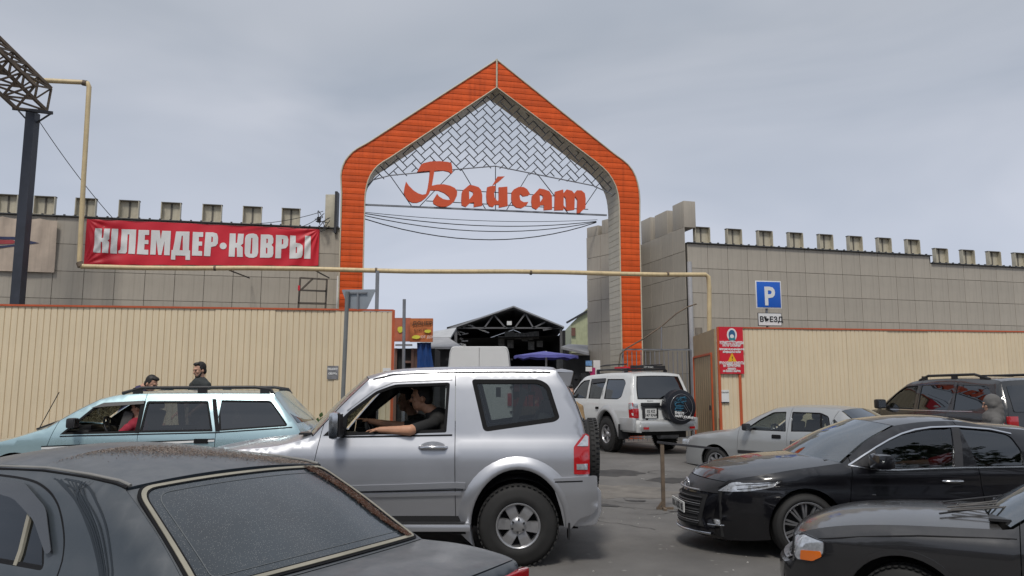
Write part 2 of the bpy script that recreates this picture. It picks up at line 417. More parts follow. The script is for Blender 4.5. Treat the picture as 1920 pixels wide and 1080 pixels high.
# ------------------------------------------------------------------ clad walls with merlons
def box_mesh(name, d, m, bev=.004):
    b = MB().box((0, 0, 0), d); me = b.mesh(name, m)
    if bev:
        bm = bmesh.new(); bm.from_mesh(me); bmesh.ops.bevel(bm, geom=bm.edges[:], offset=bev, segments=1, affect='EDGES'); bm.to_mesh(me); bm.free()
    return me
def merlon_mesh(w_, h, m=None):
    b = MB(); d = .16
    b.box((-w_ / 4, d / 2, h / 2), (w_ / 2 - .02, .02, h)); b.box((w_ / 4, d / 2, h / 2), (w_ / 2 - .02, .02, h))
    for s in (-1, 1): b.box((s * (w_ / 2 - .01), 0, h / 2), (.02, d, h))
    b.box((0, d / 2 - .012, h / 2), (.05, .02, h), mi=1)
    b.box((0, .03, h + .012), (w_ + .02, d * .8, .024), mi=1); b.box((0, -.02, .02), (w_ + .05, .2, .03))
    return b.mesh('merlon', [m_mer, m_joint])
def clad_wall(name, P0, P1, H, pw, ph, rows, mer, label, cat='wall', z0=1.2, thick=.5, step=None, mh=.46, mw=.45):
    P0 = Vector((*P0, 0)); P1 = Vector((*P1, 0)); d = (P1 - P0).normalized(); Ln = (P1 - P0).length
    nrm = Vector((d.y, -d.x, 0)); a = math.atan2(d.y, d.x)
    root = empty(name, P0, a, label=label, cat=cat)
    Hs = lambda s: H - (step[1] if step and s > step[0] else 0)
    b = MB(); segs = [(0, Ln)] if not step else [(0, step[0]), (step[0], Ln)]
    for s0, s1 in segs: b.box(((s0 + s1) / 2, thick / 2, Hs(s1) / 2), (s1 - s0, thick, Hs(s1)))
    b.build('wall_core', m_joint, root, world=False)
    c = MB()
    for s0, s1 in segs: c.box(((s0 + s1) / 2, thick / 2 - .02, Hs(s1) + .02), (s1 - s0 + .02, thick + .14, .03))
    k = 0.25
    while k < Ln: c.box((k, -.05, Hs(k) + .05), (.05, .05, .04)); k += .28
    c.build('roof_flashing', m_cap, root, world=False)
    cache = {}
    nc = int(Ln / pw) + 1
    for i in range(nc):
        s0 = i * pw; s1 = min(Ln, s0 + pw)
        if s1 - s0 < .06: continue
        top = Hs((s0 + s1) / 2); edges = [top] + [H - (ph * (r + 1)) for r in range(rows)]
        for r in range(rows):
            zt, zb = edges[r], edges[r + 1]
            if zt - zb < .05: continue
            key = (round(s1 - s0, 3), round(zt - zb, 3))
            if key not in cache: cache[key] = box_mesh('panel', (key[0] - .012, .02, key[1] - .012), m_panel)
            place('panel', cache[key], root, ((s0 + s1) / 2, -.01 - .002 * random.random(), (zt + zb) / 2), (random.uniform(-.002, .002), 0, random.uniform(-.003, .003)))
    mm = merlon_mesh(mw, mh)
    for px in mer:
        dd = ray(px, 420); # along-wall distance where the pixel's vertical plane meets the wall
        t = (P0.x * dd[1] - P0.y * dd[0]) / (d.y * dd[0] - d.x * dd[1])
        if -.3 < t < Ln + .5: place('merlon', mm, root, (t, .14, Hs(t) + .035))
    return root, d, nrm
m0 = (-16.0, 16.66)
lw, ld, ln_ = clad_wall('clad_wall', (-18.5 * KK, 16.09 * KK), (-4.27 * KK, 19.34 * KK), KH(5.73), .665 * KK, .645 * KK, 6, [-65, 7, 78, 156, 238, 317.5, 395.5, 471.5, 544.5],
    'low grey-panelled wall left of the orange arch, with a row of sheet-metal merlons on top', mw=.54, mh=.55)
rw, rd, rn = clad_wall('clad_wall', (4.66 * KK, 20.3 * KK), (20.5 * KK, 24.55 * KK), KH(5.55), .60 * KK, .66 * KK, 7, [1319, 1379, 1437, 1494, 1550.5, 1605.5, 1660, 1713.5, 1765, 1815, 1864, 1912, 1960],
    'grey-panelled wall right of the arch, behind the blue parking sign, stepped down once', step=(9.42, .26), mw=.54, mh=.54)
# tower wing between the arch and the right-hand wall, with solid panelled merlons
def tower():
    root = empty('gate_tower', (4.62 * KK, 20.3 * KK, 0), label='faceted grey-panelled tower right behind the orange arch, with tall solid merlons', cat='tower')
    faces = [((4.62 * KK, 20.3 * KK), (3.87 * KK, 22.9 * KK), KH(6.0)), ((3.0 * KK, 22.1 * KK), (2.27 * KK, 23.1 * KK), KH(6.25))]
    b = MB()
    pl = [(4.6, 20.4), (4.6, 27), (3.3, 27), (2.3, 23.15), (3.02, 22.15), (3.9, 22.95)]
    b.prism([(x * KK, y * KK) for x, y in pl], (0, 0, 0), (1, 0, 0), (0, 1, 0), (0, 0, KH(6.0) - .02)); b.build('tower_core', m_joint, root)
    for fi, (a, c, H) in enumerate(faces):
        A = Vector((*a, 0)); C_ = Vector((*c, 0)); d = (C_ - A).normalized(); Ln = (C_ - A).length
        n = Vector((-d.y, d.x, 0)); rot = math.atan2(d.y, d.x)
        if n.y > 0 and abs(n.y) > abs(n.x): n = -n
        if fi == 0: n = Vector((-abs(d.y), -abs(d.x), 0)) if True else n
        n = Vector((d.y, -d.x, 0)); n = n if n.dot(Vector((0, 0, 0)) - A) > 0 else -n
        nc = 4 if fi == 0 else 2; pw = Ln / nc; ph = .65 * KK
        for i in range(nc):
            zt = H
            while zt > .3:
                zb = max(.1, zt - ph); me = box_mesh('panel', (pw - .012, .02, zt - zb - .012), m_panel)
                o = link('panel', me, None); o.parent = root
                o.location = A + d * (pw * (i + .5)) + n * .012 + Vector((0, 0, (zt + zb) / 2)) - Vector(root.location); o.rotation_euler = (0, 0, rot); zt -= ph
        spans = [(.0, .75, .86), (1.15, 2.05, .80), (2.4, 3.15, .84)] if fi == 0 else [(.05, .65, .5), (.85, 1.45, .36)]
        for s0, s1, h in spans:
            q = MB(); c0 = A + d * ((s0 + s1) / 2) - n * .19 + Vector((0, 0, H + h / 2)); q.box(c0, (s1 - s0, .42, h), rz=rot)
            q.build('merlon', m_panel, root, bevel=.006)
tower()

# ------------------------------------------------------------------ the orange arch
AP0 = np.array([-4.11, 18.2]) * KK; AP1 = np.array([3.34, 19.9]) * KK; AD = (AP1 - AP0) / np.linalg.norm(AP1 - AP0); AW = float(np.linalg.norm(AP1 - AP0))
AN = np.array([AD[1], -AD[0]])            # towards the camera
def arch_px(x, y):
    q = atplane(x, y, [*AP0, 0], np.array([AN[0], AN[1], 0])); return (float(np.dot(q[:2] - AP0, AD)), float(q[2]))
def AWp(s, dn, z):                        # arch frame -> world; dn = metres towards the camera
    q = AP0 + AD * s + AN * dn; return (q[0], q[1], z)
Lout = [(639, 330), (640.5, 320), (643, 311), (647, 302), (653, 294), (661, 285.5), (670, 279), (690, 268), (930.5, 113)]
Lin = [(684, 375), (685, 362), (687, 350), (690, 339), (695, 328), (701, 319), (708, 311.5), (718, 304), (730, 297), (930.5, 165)]
Rout = [(1199, 375), (1198, 360), (1195, 344), (1191, 331), (1185, 319), (1177, 309), (1168, 301), (1150, 288), (931.5, 113)]
Rin = [(1161, 395), (1160, 378), (1158, 363), (1154, 349), (1148, 337), (1140, 325), (1130, 314.5), (1115, 302), (931.5, 165)]
LO = [(0.0, 0.0), (0.0, arch_px(*Lout[0])[1] - .5)] + [arch_px(*p) for p in Lout]; LI = [(arch_px(681, 570)[0], 0), (arch_px(682, 450)[0], arch_px(682, 450)[1])] + [arch_px(*p) for p in Lin]
RO = [(AW, 0.0), (AW, arch_px(1200, 430)[1])] + [arch_px(*p) for p in Rout]; RI = [(arch_px(1164, 570)[0], 0), (arch_px(1162, 470)[0], arch_px(1162, 470)[1])] + [arch_px(*p) for p in Rin]
APX = (LO[-1][0] + RO[-1][0]) / 2; ATOP = LO[-1][1]; AIN = LI[-1][1]
def interp(P, z):
    zs = [p[1] for p in P]; ss = [p[0] for p in P]; return float(np.interp(z, zs, ss))
def arch():
    root = empty('entrance_arch', (AWp(AW / 2, 0, 0)), math.atan2(AD[1], AD[0]), label='tall pointed entrance arch clad in bright orange horizontal slats', cat='arch')
    bh = .152 * KK; D = .80 * KK
    for side, (O, I) in enumerate(((LO, LI), (RO, RI))):
        z = .02
        while z < ATOP - .02:
            z1 = min(z + bh, ATOP); g = .007; zs = [z + g, (z + z1) / 2, z1 - .002]
            front = []
            for k, zz in enumerate(zs):
                so = interp(O, zz); si = interp(I, zz) if zz < AIN else APX
                if side == 0: so, si = min(so, APX - .005), min(si, APX - .02)
                else: so, si = max(so, APX + .005), max(si, APX + .02)
                dn = (.017, .020, .010)[k]
                front.append((so, si, zz, dn))
            if abs(front[0][0] - front[0][1]) < .02: break
            v = []; f = []
            for so, si, zz, dn in front: v += [AWp(so, dn, zz), AWp(si, dn, zz), AWp(so, -.02, zz), AWp(si, -.02, zz)]
            for k in range(2):
                a = k * 4; b = a + 4
                f += [(a, a + 1, b + 1, b), (a + 2, b + 2, b + 3, a + 3), (a, b, b + 2, a + 2), (a + 1, a + 3, b + 3, b + 1)]
            f += [(0, 2, 3, 1), (8, 9, 11, 10)]
            if side == 1: f = [q[::-1] for q in f]
            MB().add(v, f).build('slat', m_orange, root); z += bh
    # dark core behind the slats and the outer faces
    b = MB()
    for O, I in ((LO, LI), (RO, RI)):
        poly = O + [(APX, AIN)] + I[:-1][::-1]
        b.prism([(p[0] * .999 + APX * .001, p[1] - .03) for p in poly], AWp(0, -.022, 0), (AD[0], AD[1], 0), (0, 0, 1), tuple(np.array([-AN[0], -AN[1], 0]) * (D - .03)))
    b.build('arch_core', m_cream, root)
    c = MB()
    for P, r in ((LO, .022), (RO, .022), (LI, .02), (RI, .02)):
        c.tube([AWp(s, .03, z_) for s, z_ in P], r, 6)
    c.tube([AWp(APX, .045, AIN - .02), AWp(APX, .045, ATOP + .02)], .03, 6)
    c.build('edge_trim', m_cream, root)
    # reveal boards: level boards up the legs, tiles along the slopes
    for side, I in enumerate((LI, RI)):
        sg = 1 if side == 0 else -1
        pts = [np.array(p) for p in catmull(I[1:], 4)]
        pts = [np.array(I[0])] + pts
        seg = []; acc = 0; L_ = [0]
        for i in range(1, len(pts)): acc += np.linalg.norm(pts[i] - pts[i - 1]); L_.append(acc)
        P = lambda s: np.array([np.interp(s, L_, [p[0] for p in pts]), np.interp(s, L_, [p[1] for p in pts])])
        legL = L_[[i for i, p in enumerate(pts) if p[1] <= I[6][1] + .01][-1]]
        s = 0
        while s < acc - .05:
            leg = s < legL; ln = .182 if leg else .25; s1 = min(acc, s + ln)
            a = P(s + .006); c_ = P(s1 - .006); t = (c_ - a) / np.linalg.norm(c_ - a); nn = np.array([t[1], -t[0]]) * (1 if side == 0 else -1)
            cols = [(0, D)] if leg else ([(0, .32), (.33, .65), (.66, D)] if int(s / .25) % 2 else [(0, .16), (.17, .48), (.49, .80), (.81, D)])
            for d0, d1 in cols:
                v = []
                for q, off in ((a, 0), (c_, 0), (a, .02), (c_, .02)):
                    p = q + nn * off
                    v += [AWp(p[0], -d0 - .002, p[1]), AWp(p[0], -d1 + .004, p[1])]
                f = [(0, 1, 3, 2), (4, 6, 7, 5), (0, 2, 6, 4), (1, 5, 7, 3), (0, 4, 5, 1), (2, 3, 7, 6)]
                MB().add(v, f).build('reveal_board' if leg else 'soffit_tile', m_soff if leg else m_soffd, root)
            s = s1
    # herringbone screen of thin bars
    low = [arch_px(*p) for p in [(684, 375), (687, 352), (700, 335), (732, 326.5), (830, 317.5), (930, 309), (1000, 323), (1065, 336), (1115, 346), (1150, 362)]]
    inner = LI[2:] + RI[2:][::-1]
    poly = [(p[0], p[1]) for p in inner] + [p for p in low[::-1]]
    def inside(x, y):
        c = False; j = len(poly) - 1
        for i in range(len(poly)):
            if (poly[i][1] > y) != (poly[j][1] > y) and x < (poly[j][0] - poly[i][0]) * (y - poly[i][1]) / (poly[j][1] - poly[i][1]) + poly[i][0]: c = not c
            j = i
        return c
    u = .158 * KK; g = MB(); dn = -.14
    def bid(x, y):
        k = (x - y) % 4
        return {0: (x, y), 1: (x - 1, y), 3: (x, y, 1), 2: (x, y - 1, 1)}[k]
    W2 = lambda x, y: (APX + (x - y) * u * .7071, 4.5 + (x + y) * u * .7071)
    for x in range(-10, 60):
        for y in range(-10, 60):
            for e in (0, 1):
                if e == 0 and bid(x, y) != bid(x + 1, y): p, q = W2(x + 1, y), W2(x + 1, y + 1)
                elif e == 1 and bid(x, y) != bid(x, y + 1): p, q = W2(x, y + 1), W2(x + 1, y + 1)
                else: continue
                if p[0] < 0 or p[0] > AW or not (inside((p[0] + q[0]) / 2, (p[1] + q[1]) / 2)): continue
                g.bar(AWp(p[0], dn, p[1]), AWp(q[0], dn, q[1]), .026, .024)
    g.build('screen_bars', m_iron, root, kind='stuff')
    b = MB()
    b.tube([AWp(s, dn, z_) for s, z_ in low], .018, 6); b.build('screen_edge', m_steel, root)
    # the white side strip at the left foot
    q = MB(); q.bar(AWp(-.03, -.03, 0), AWp(-.03, -.03, 4.9), .05, .04); q.build('side_strip', m_white, root)
    return root
arch()

# ------------------------------------------------------------------ the sign: letters on a flat truss
def glyph(pts, ox, oy, sc): return [arch_px(ox + x / sc, oy + y / sc) for x, y in pts]
def name_sign():
    root = empty('name_sign', AWp(AW / 2, -.05, 5.6), label='cut-out red letters reading Байсат on a thin truss across the arch opening', cat='sign')
    A = lambda x, y, d=-.12: AWp(arch_px(x, y)[0], d, arch_px(x, y)[1])
    b = MB()
    b.bar(A(682, 382), A(1140, 402), .045, .05)
    b.build('bottom_rail', m_steel, root)
    b = MB()
    for p in [((732, 327), (772, 384)), ((787, 386), (854, 316)), ((867, 316), (912, 391)), ((930.5, 309), (930.5, 392)), ((994, 322), (951, 393)), ((1010, 325), (1067, 398)), ((1122, 350), (1088, 400)), ((849, 354), (1045, 366)), ((800, 375), (1105, 391))]:
        b.bar(A(*p[0]), A(*p[1]), .022, .022)
    b.build('truss_bar', m_iron, root)
    B1 = [(380, 285), (440, 175), (480, 140), (600, 112), (760, 105), (900, 118), (958, 135), (972, 200), (978, 300), (960, 315), (915, 282), (830, 262), (740, 262), (672, 268), (655, 380), (630, 520), (720, 500), (830, 495), (940, 520), (1020, 560), (1058, 620), (1052, 690), (1010, 780), (950, 835), (880, 872), (790, 875), (720, 860), (655, 820), (650, 765), (690, 700), (718, 655), (750, 700), (820, 745), (890, 760), (948, 758), (915, 700), (840, 640), (740, 600), (608, 595), (580, 660), (530, 720), (460, 775), (380, 805), (300, 805), (240, 775), (190, 720), (155, 640), (170, 540), (193, 450), (240, 520), (320, 600), (400, 650), (470, 672), (530, 660), (560, 560), (580, 430), (597, 268), (500, 272)]
    a1 = [(1135, 650), (1150, 600), (1200, 560), (1265, 505), (1340, 518), (1420, 545), (1460, 590), (1482, 680), (1480, 855), (1340, 880), (1340, 800), (1275, 810), (1205, 878), (1135, 850), (1128, 760)]
    a1h = [(1258, 598), (1325, 628), (1330, 665), (1262, 752)]
    i1 = [(1565, 545), (1620, 528), (1705, 520), (1705, 600), (1680, 640), (1690, 720), (1735, 780), (1762, 760), (1760, 545), (1800, 545), (1905, 535), (1910, 860), (1765, 890), (1765, 840), (1700, 840), (1660, 880), (1600, 865), (1560, 800), (1550, 680)]
    acc = [(1650, 520), (1740, 365), (1860, 362), (1760, 450), (1715, 480)]
    c1 = [(382, 480), (420, 430), (510, 383), (600, 388), (660, 425), (712, 510), (685, 538), (590, 555), (535, 505), (525, 560), (540, 625), (600, 660), (682, 655), (650, 715), (560, 768), (470, 755), (400, 700), (378, 600)]
    a2 = [(750, 545), (800, 500), (880, 412), (970, 428), (1060, 462), (1105, 540), (1110, 790), (965, 802), (965, 712), (905, 712), (830, 792), (755, 755), (740, 650)]
    a2h = [(885, 510), (945, 545), (950, 580), (895, 665)]
    m1 = [(1165, 470), (1310, 430), (1315, 500), (1375, 430), (1470, 455), (1510, 505), (1560, 445), (1640, 448), (1700, 500), (1715, 600), (1710, 770), (1600, 855), (1562, 855), (1570, 620), (1520, 550), (1515, 700), (1512, 795), (1385, 812), (1320, 750), (1315, 800), (1155, 805), (1160, 640)]
    m1h = [(1318, 545), (1360, 590), (1372, 770), (1318, 720)]
    ux = (AD[0], AD[1], 0)
    dep = tuple(np.array([-AN[0], -AN[1], 0]) * .09)
    for pl, holes, o in ((B1, [], 0), (a1, [a1h], 0), (i1, [], 0), (acc, [], 0), (c1, [], 1), (a2, [a2h], 1), (m1, [m1h], 1)):
        k = (740, 290, 9.0) if o == 0 else (920, 310, 9.6)
        q = MB(); q.prism(glyph(pl, *k), AWp(0, -.02, 0), ux, (0, 0, 1), dep, 0, [glyph(h, *k) for h in holes]); q.build('letter', m_letter, root)
name_sign()

# ------------------------------------------------------------------ banners on the left wall
def lw_px(x, y, off=.06):
    q = atplane(x, y, [-18.5 * KK, 16.09 * KK, 0], np.array([ld.y, -ld.x, 0])); return q + np.array([ln_.x, ln_.y, 0]) * off
def banner():
    ux = np.array([ld.x, ld.y, 0]); nn = np.array([ln_.x, ln_.y, 0])
    tl = lw_px(164, 416); br = lw_px(597, 497); W_ = np.dot(br - tl, ux); zt0 = KH(5.70); zb0 = lw_px(160, 497)[2]; zb1 = lw_px(596, 499)[2]
    root = empty('banner', tl, label='long red banner with white lettering about carpets stretched along the left wall', cat='banner')
    def fold(s, t):
        k = .012 * math.sin(s * 2.1 + t * 3) + .008 * math.sin(s * 7 - t * 5)
        for cs, ct, sg in ((0, 1, 1), (W_, 1, -1), (0, 0, 1)):
            dx = (s - cs) * sg; dz = (ct - t) * .95 if ct else t
            a = math.atan2(dz, max(dx, .001)); r = math.hypot(dx, dz)
            if r < 2.0: k += .022 * math.sin(a * 16) * max(0, 1 - r / 2.0) * min(1, r * 3)
        return k
    NX, NZ = 340, 56; v = []; f = []
    zb = lambda s: zb0 + (zb1 - zb0) * s / W_
    for j in range(NZ + 1):
        for i in range(NX + 1):
            s = W_ * i / NX; t = j / NZ; z = zb(s) + (zt0 - zb(s)) * t - .01 * math.sin(i * .16) * (j == 0)
            p = tl * [1, 1, 0] + ux * s + nn * fold(s, t); v.append((p[0], p[1], z))
    K = NX + 1
    f = [(j * K + i, j * K + i + 1, (j + 1) * K + i + 1, (j + 1) * K + i) for j in range(NZ) for i in range(NX)]
    MB().add(v, f, 0, True).build('cloth', m_red, root)
    # letters, drawn as outlines in photo crops (8x), then cut out of the same folded sheet, 4 mm in front
    def G(pts, o):
        ox, oy = ((150, 400), (370, 410))[o]; out = []
        for x, y in pts:
            q = lw_px(ox + x / 8, oy + y / 8, 0); s = float(np.dot(q - tl * [1, 1, 0], ux)); out.append((s, float(q[2])))
        return out
    gl = [
     ([(240, 230), (340, 235), (335, 375), (360, 375), (375, 235), (463, 235), (450, 395), (425, 410), (445, 440), (437, 605), (345, 600), (348, 440), (328, 440), (318, 598), (215, 592)], [], 0),
     ([(487, 237), (583, 240), (560, 608), (465, 606)], [], 0),
     ([(632, 243), (852, 250), (833, 617), (735, 612), (748, 320), (722, 320), (712, 580), (690, 608), (582, 602), (585, 565), (610, 555), (622, 500)], [], 0),
     ([(888, 255), (1048, 260), (1045, 332), (983, 330), (978, 405), (1035, 407), (1032, 468), (975, 465), (970, 550), (1032, 552), (1030, 625), (862, 618)], [], 0),
     ([(1080, 260), (1205, 263), (1218, 400), (1240, 268), (1372, 272), (1352, 635), (1268, 632), (1275, 420), (1228, 630), (1180, 628), (1152, 405), (1140, 625), (1058, 622)], [], 0),
     ([(1450, 280), (1652, 283), (1640, 562), (1660, 565), (1655, 705), (1588, 703), (1588, 640), (1437, 636), (1435, 700), (1370, 697), (1380, 558), (1400, 555), (1425, 440)], [[(1535, 345), (1552, 345), (1548, 560), (1500, 560), (1515, 470)]], 0),
     ([(1700, 286), (1855, 290), (1853, 362), (1790, 360), (1788, 430), (1840, 432), (1838, 495), (1785, 493), (1782, 572), (1840, 575), (1838, 645), (1685, 640)], [], 0),
     ([(130, 210), (240, 213), (300, 230), (318, 290), (312, 380), (280, 418), (212, 432), (200, 570), (105, 567)], [[(218, 275), (240, 285), (238, 355), (215, 362)]], 1),
     ([(392 + 52 * math.cos(a), 415 + 50 * math.sin(a)) for a in np.linspace(0, 6.2, 20)], [], 1),
     ([(490, 225), (580, 228), (578, 370), (600, 370), (615, 230), (702, 233), (690, 380), (655, 405), (685, 440), (685, 580), (600, 578), (597, 440), (572, 440), (565, 578), (475, 575)], [], 1),
     ([(720, 300), (735, 258), (775, 235), (840, 228), (895, 245), (918, 290), (915, 520), (895, 570), (850, 592), (780, 590), (730, 568), (712, 520)], [[(812, 295), (832, 295), (822, 530), (795, 530)]], 1),
     ([(955, 243), (1080, 245), (1130, 260), (1145, 310), (1140, 370), (1115, 400), (1142, 430), (1143, 530), (1125, 580), (1075, 592), (942, 590)], [[(1038, 305), (1062, 310), (1060, 365), (1038, 378)], [(1032, 440), (1055, 445), (1053, 525), (1030, 530)]], 1),
     ([(1183, 253), (1300, 257), (1352, 270), (1368, 320), (1362, 410), (1330, 450), (1262, 460), (1255, 598), (1170, 598)], [[(1272, 310), (1293, 315), (1290, 385), (1268, 395)]], 1),
     ([(1395, 258), (1478, 262), (1477, 370), (1540, 378), (1578, 405), (1585, 450), (1580, 550), (1560, 590), (1500, 605), (1382, 603)], [[(1478, 430), (1498, 432), (1496, 520), (1476, 525)]], 1),
     ([(1618, 265), (1703, 267), (1698, 608), (1602, 605)], [], 1)]
    def P(u, v_):
        out = np.zeros((len(u), 3))
        for i, (s, z) in enumerate(zip(u, v_)):
            b_ = zb(s); t = (z - b_) / (zt0 - b_); p = tl * [1, 1, 0] + ux * s + nn * (fold(s, min(1, max(0, t))) + .013)
            out[i] = (p[0] - tl[0], p[1] - tl[1], z - tl[2])
        return out
    for pts, holes, o in gl:
        panel('letter', [G(pts, o)] + [G(h, o) for h in holes], P, [m_white, m_white], root, step=(.045, .045), thick=.003, sign=1)
banner()
def beige_banner():
    ux = np.array([ld.x, ld.y, 0]); nn = np.array([ln_.x, ln_.y, 0]); tl = lw_px(-60, 400); br = lw_px(104, 512)
    W_ = float(np.dot(br - tl, ux)); z1 = KH(5.66); z0 = br[2]
    root = empty('banner', tl, label='faded beige cloth banner with a pointed blue and red emblem at the far left', cat='banner')
    m = mat('beige_cloth', (.50, .41, .33), .8, var=.14, scale=2.5, streak=.3)
    K = 61; J = 16; v = []
    fo = lambda s, t: .06 + .03 * math.sin(s * 5 + t * 2) * (.4 + t) + .02 * math.sin(s * 13 - t * 4) * t
    for j in range(J + 1):
        for i in range(K):
            s = W_ * i / (K - 1); t = j / J; sag = .06 * math.sin(math.pi * ((s * 1.1) % 1)) if j == J else 0
            p = tl * [1, 1, 0] + ux * s + nn * fo(s, t); v.append((p[0], p[1], z0 + (z1 - z0) * t - sag))
    MB().add(v, [(j * K + i, j * K + i + 1, (j + 1) * K + i + 1, (j + 1) * K + i) for j in range(J) for i in range(K - 1)], 0, True).build('cloth', m, root)
    def P(u, v_):
        out = []
        for s, z in zip(u, v_):
            t = (z - z0) / (z1 - z0); p = tl * [1, 1, 0] + ux * s + nn * (fo(s, t) + .012); out.append((p[0] - tl[0], p[1] - tl[1], z - tl[2]))
        return np.array(out)
    def g(pts): return [(float(np.dot(lw_px(x, y, 0) - tl * [1, 1, 0], ux)), float(lw_px(x, y, 0)[2])) for x, y in pts]
    mb = mat('print_blue', (.03, .04, .10), .6); mr = mat('print_red', (.35, .05, .06), .6)
    panel('emblem_edge', [g([(-20, 444), (30, 446), (76, 457), (30, 464), (-20, 468)]), g([(-18, 449), (28, 451), (62, 457), (28, 460.5), (-18, 463)])], P, [mb, mb], root, step=(.1, .1), thick=.003)
    panel('emblem', [g([(-18, 450), (28, 452), (36, 456), (28, 459), (-18, 459)])], P, [mr, mr], root, step=(.1, .1), thick=.003)
beige_banner()

# ------------------------------------------------------------------ metal sheet fences
def sheet_mesh(w_, h, pitch=.115):
    n = int(round(w_ / pitch)); prof = []
    for i in range(n):
        x = i * pitch; prof += [(x + .010, 0), (x + pitch - .010, 0), (x + pitch - .005, .012), (x + pitch + .001, .012)]
    prof = [(0, .012)] + prof
    b = MB(); v = []; f = []; K = len(prof)
    for z in (0, h): v += [(x, y, z) for x, y in prof]
    mi = []
    for i in range(K - 1):
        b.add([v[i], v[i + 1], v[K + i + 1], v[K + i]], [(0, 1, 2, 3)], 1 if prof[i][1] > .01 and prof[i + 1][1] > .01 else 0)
    b.box((w_ / 2, .02, h / 2), (w_, .006, h))
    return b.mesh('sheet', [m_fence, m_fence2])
def fence(P0, P1, H, label, zb=0, w_=1.15, ends=(True, True), posts=()):
    P0 = Vector((*P0, 0)); P1 = Vector((*P1, 0)); d = (P1 - P0).normalized(); Ln = (P1 - P0).length
    root = empty('sheet_fence', P0 + Vector((0, 0, zb)), math.atan2(d.y, d.x), label=label, cat='fence')
    n = int(math.ceil(Ln / w_)); me = sheet_mesh(Ln / n, H - zb - .02, Ln / n / round(Ln / n / .115))
    for i in range(n): place('sheet', me, root, (i * Ln / n, -.004 * (i % 2) - random.uniform(0, .003), random.uniform(-.006, .004)), (random.uniform(-.002, .002), random.uniform(-.0015, .0015), random.uniform(-.003, .003)))
    c = MB(); c.box((Ln / 2, 0, H - zb), (Ln, .05, .035)); c.build('top_rail', m_otrim, root, world=False)
    for s in [0] * ends[0] + [Ln] * ends[1] + list(posts):
        q = MB(); q.box((s, -.012, (H - zb) / 2), (.055, .05, H - zb + .01)); q.build('post', m_otrim, root, world=False)
    return root
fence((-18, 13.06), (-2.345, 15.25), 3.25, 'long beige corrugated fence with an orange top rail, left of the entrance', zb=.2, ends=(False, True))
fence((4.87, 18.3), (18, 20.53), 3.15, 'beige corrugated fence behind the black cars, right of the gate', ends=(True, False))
m_wick = mat('wicket_sheet', (.36, .29, .17), .5, var=.1, streak=.3)
def wicket():
    root = empty('wicket_panel', (4.85, 18.4, 0), label='plain beige side panel with an orange framed wicket door beside the red notice', cat='gate')
    a = Vector((4.82, 18.36, 0)); c = Vector((4.98, 21.2, 0)); d = (c - a)
    b = MB(); m_ = (a + c) / 2; b.box((m_.x, m_.y, 1.65), (d.length, .04, 2.95), rz=math.atan2(d.y, d.x)); b.build('side_sheet', m_wick, root)
    n = Vector((-1, .05, 0)) * .03
    f = MB(); z1 = 2.55
    pts = [a + d * .12, a + d * .97]
    for p in pts: f.bar(p + n + Vector((0, 0, .15)), p + n + Vector((0, 0, z1)), .05, .04)
    f.bar(pts[0] + n + Vector((0, 0, z1)), pts[1] + n + Vector((0, 0, z1)), .04, .05)
    f.build('door_frame', m_otrim, root)
    g = MB(); k = 0
    for i in range(9):
        p = a + d * (.15 + .78 * i / 8) + n * .6; g.bar(p + Vector((0, 0, .2)), p + Vector((0, 0, z1 - .05)), .012, .02)
    g.build('door_rib', m_fence2, root)
    h = MB(); q = a + d * .2 + n * 2; h.box((q.x, q.y, 1.25), (.03, .05, .12)); h.build('handle', m_iron, root)
wicket()
def picket_gate():
    A = Vector((3.17, 22.2, .2)); B = Vector((5.15, 22.3, .2)); d = (B - A).normalized(); Ln = (B - A).length
    root = empty('picket_gate', A, label='grey iron picket gate leaf standing between the arch foot and the wicket', cat='gate')
    H = 2.62; f = MB()
    for z in (.15, 1.1, H): f.bar(A + Vector((0, 0, z)), B + Vector((0, 0, z)), .03, .04)
    for p in (A, B): f.bar(p, p + Vector((0, 0, H)), .05, .05)
    f.build('gate_frame', m_steel, root)
    me = MB().box((0, 0, H / 2), (.022, .022, H - .1)).mesh('picket', m_steel)
    n = 15
    for i in range(1, n): place('picket', me, root, d * (Ln * i / n))
    r = MB(); Z = lambda x, y: Vector(at(x, y, 22.1))
    r.tube([tuple(Z(*p)) for p in [(1160, 690), (1163, 664), (1175, 653), (1205, 636), (1240, 612), (1268, 588), (1290, 575), (1306, 570)]], .022, 6); r.build('brace_rod', m_rust, root)
    r = MB(); r.bar(Z(1240, 655), Z(1240, 612), .03); r.build('upright', m_steel, root)
picket_gate()
gp = MB().cyl((5.26, 21.6, 0), (5.22, 21.6, 3.4), .10, 14).build('gate_post', mat('post_brown', (.22, .19, .15), .6, var=.2, streak=.5)); tag(gp, 'round brown gate post rising beside the wicket panel', 'post')
gp = MB().cyl((5.48, 23.6, 3.05), (5.48, 23.6, 5.6), .07, 10).cyl((5.48, 23.6, 0), (5.48, 23.6, 3.05), .07, 10).build('drain_pipe', mat('drain_grey', (.42, .42, .43), .5)); tag(gp, 'pale grey downpipe on the wall corner beside the yellow pipe drop', 'pipe')

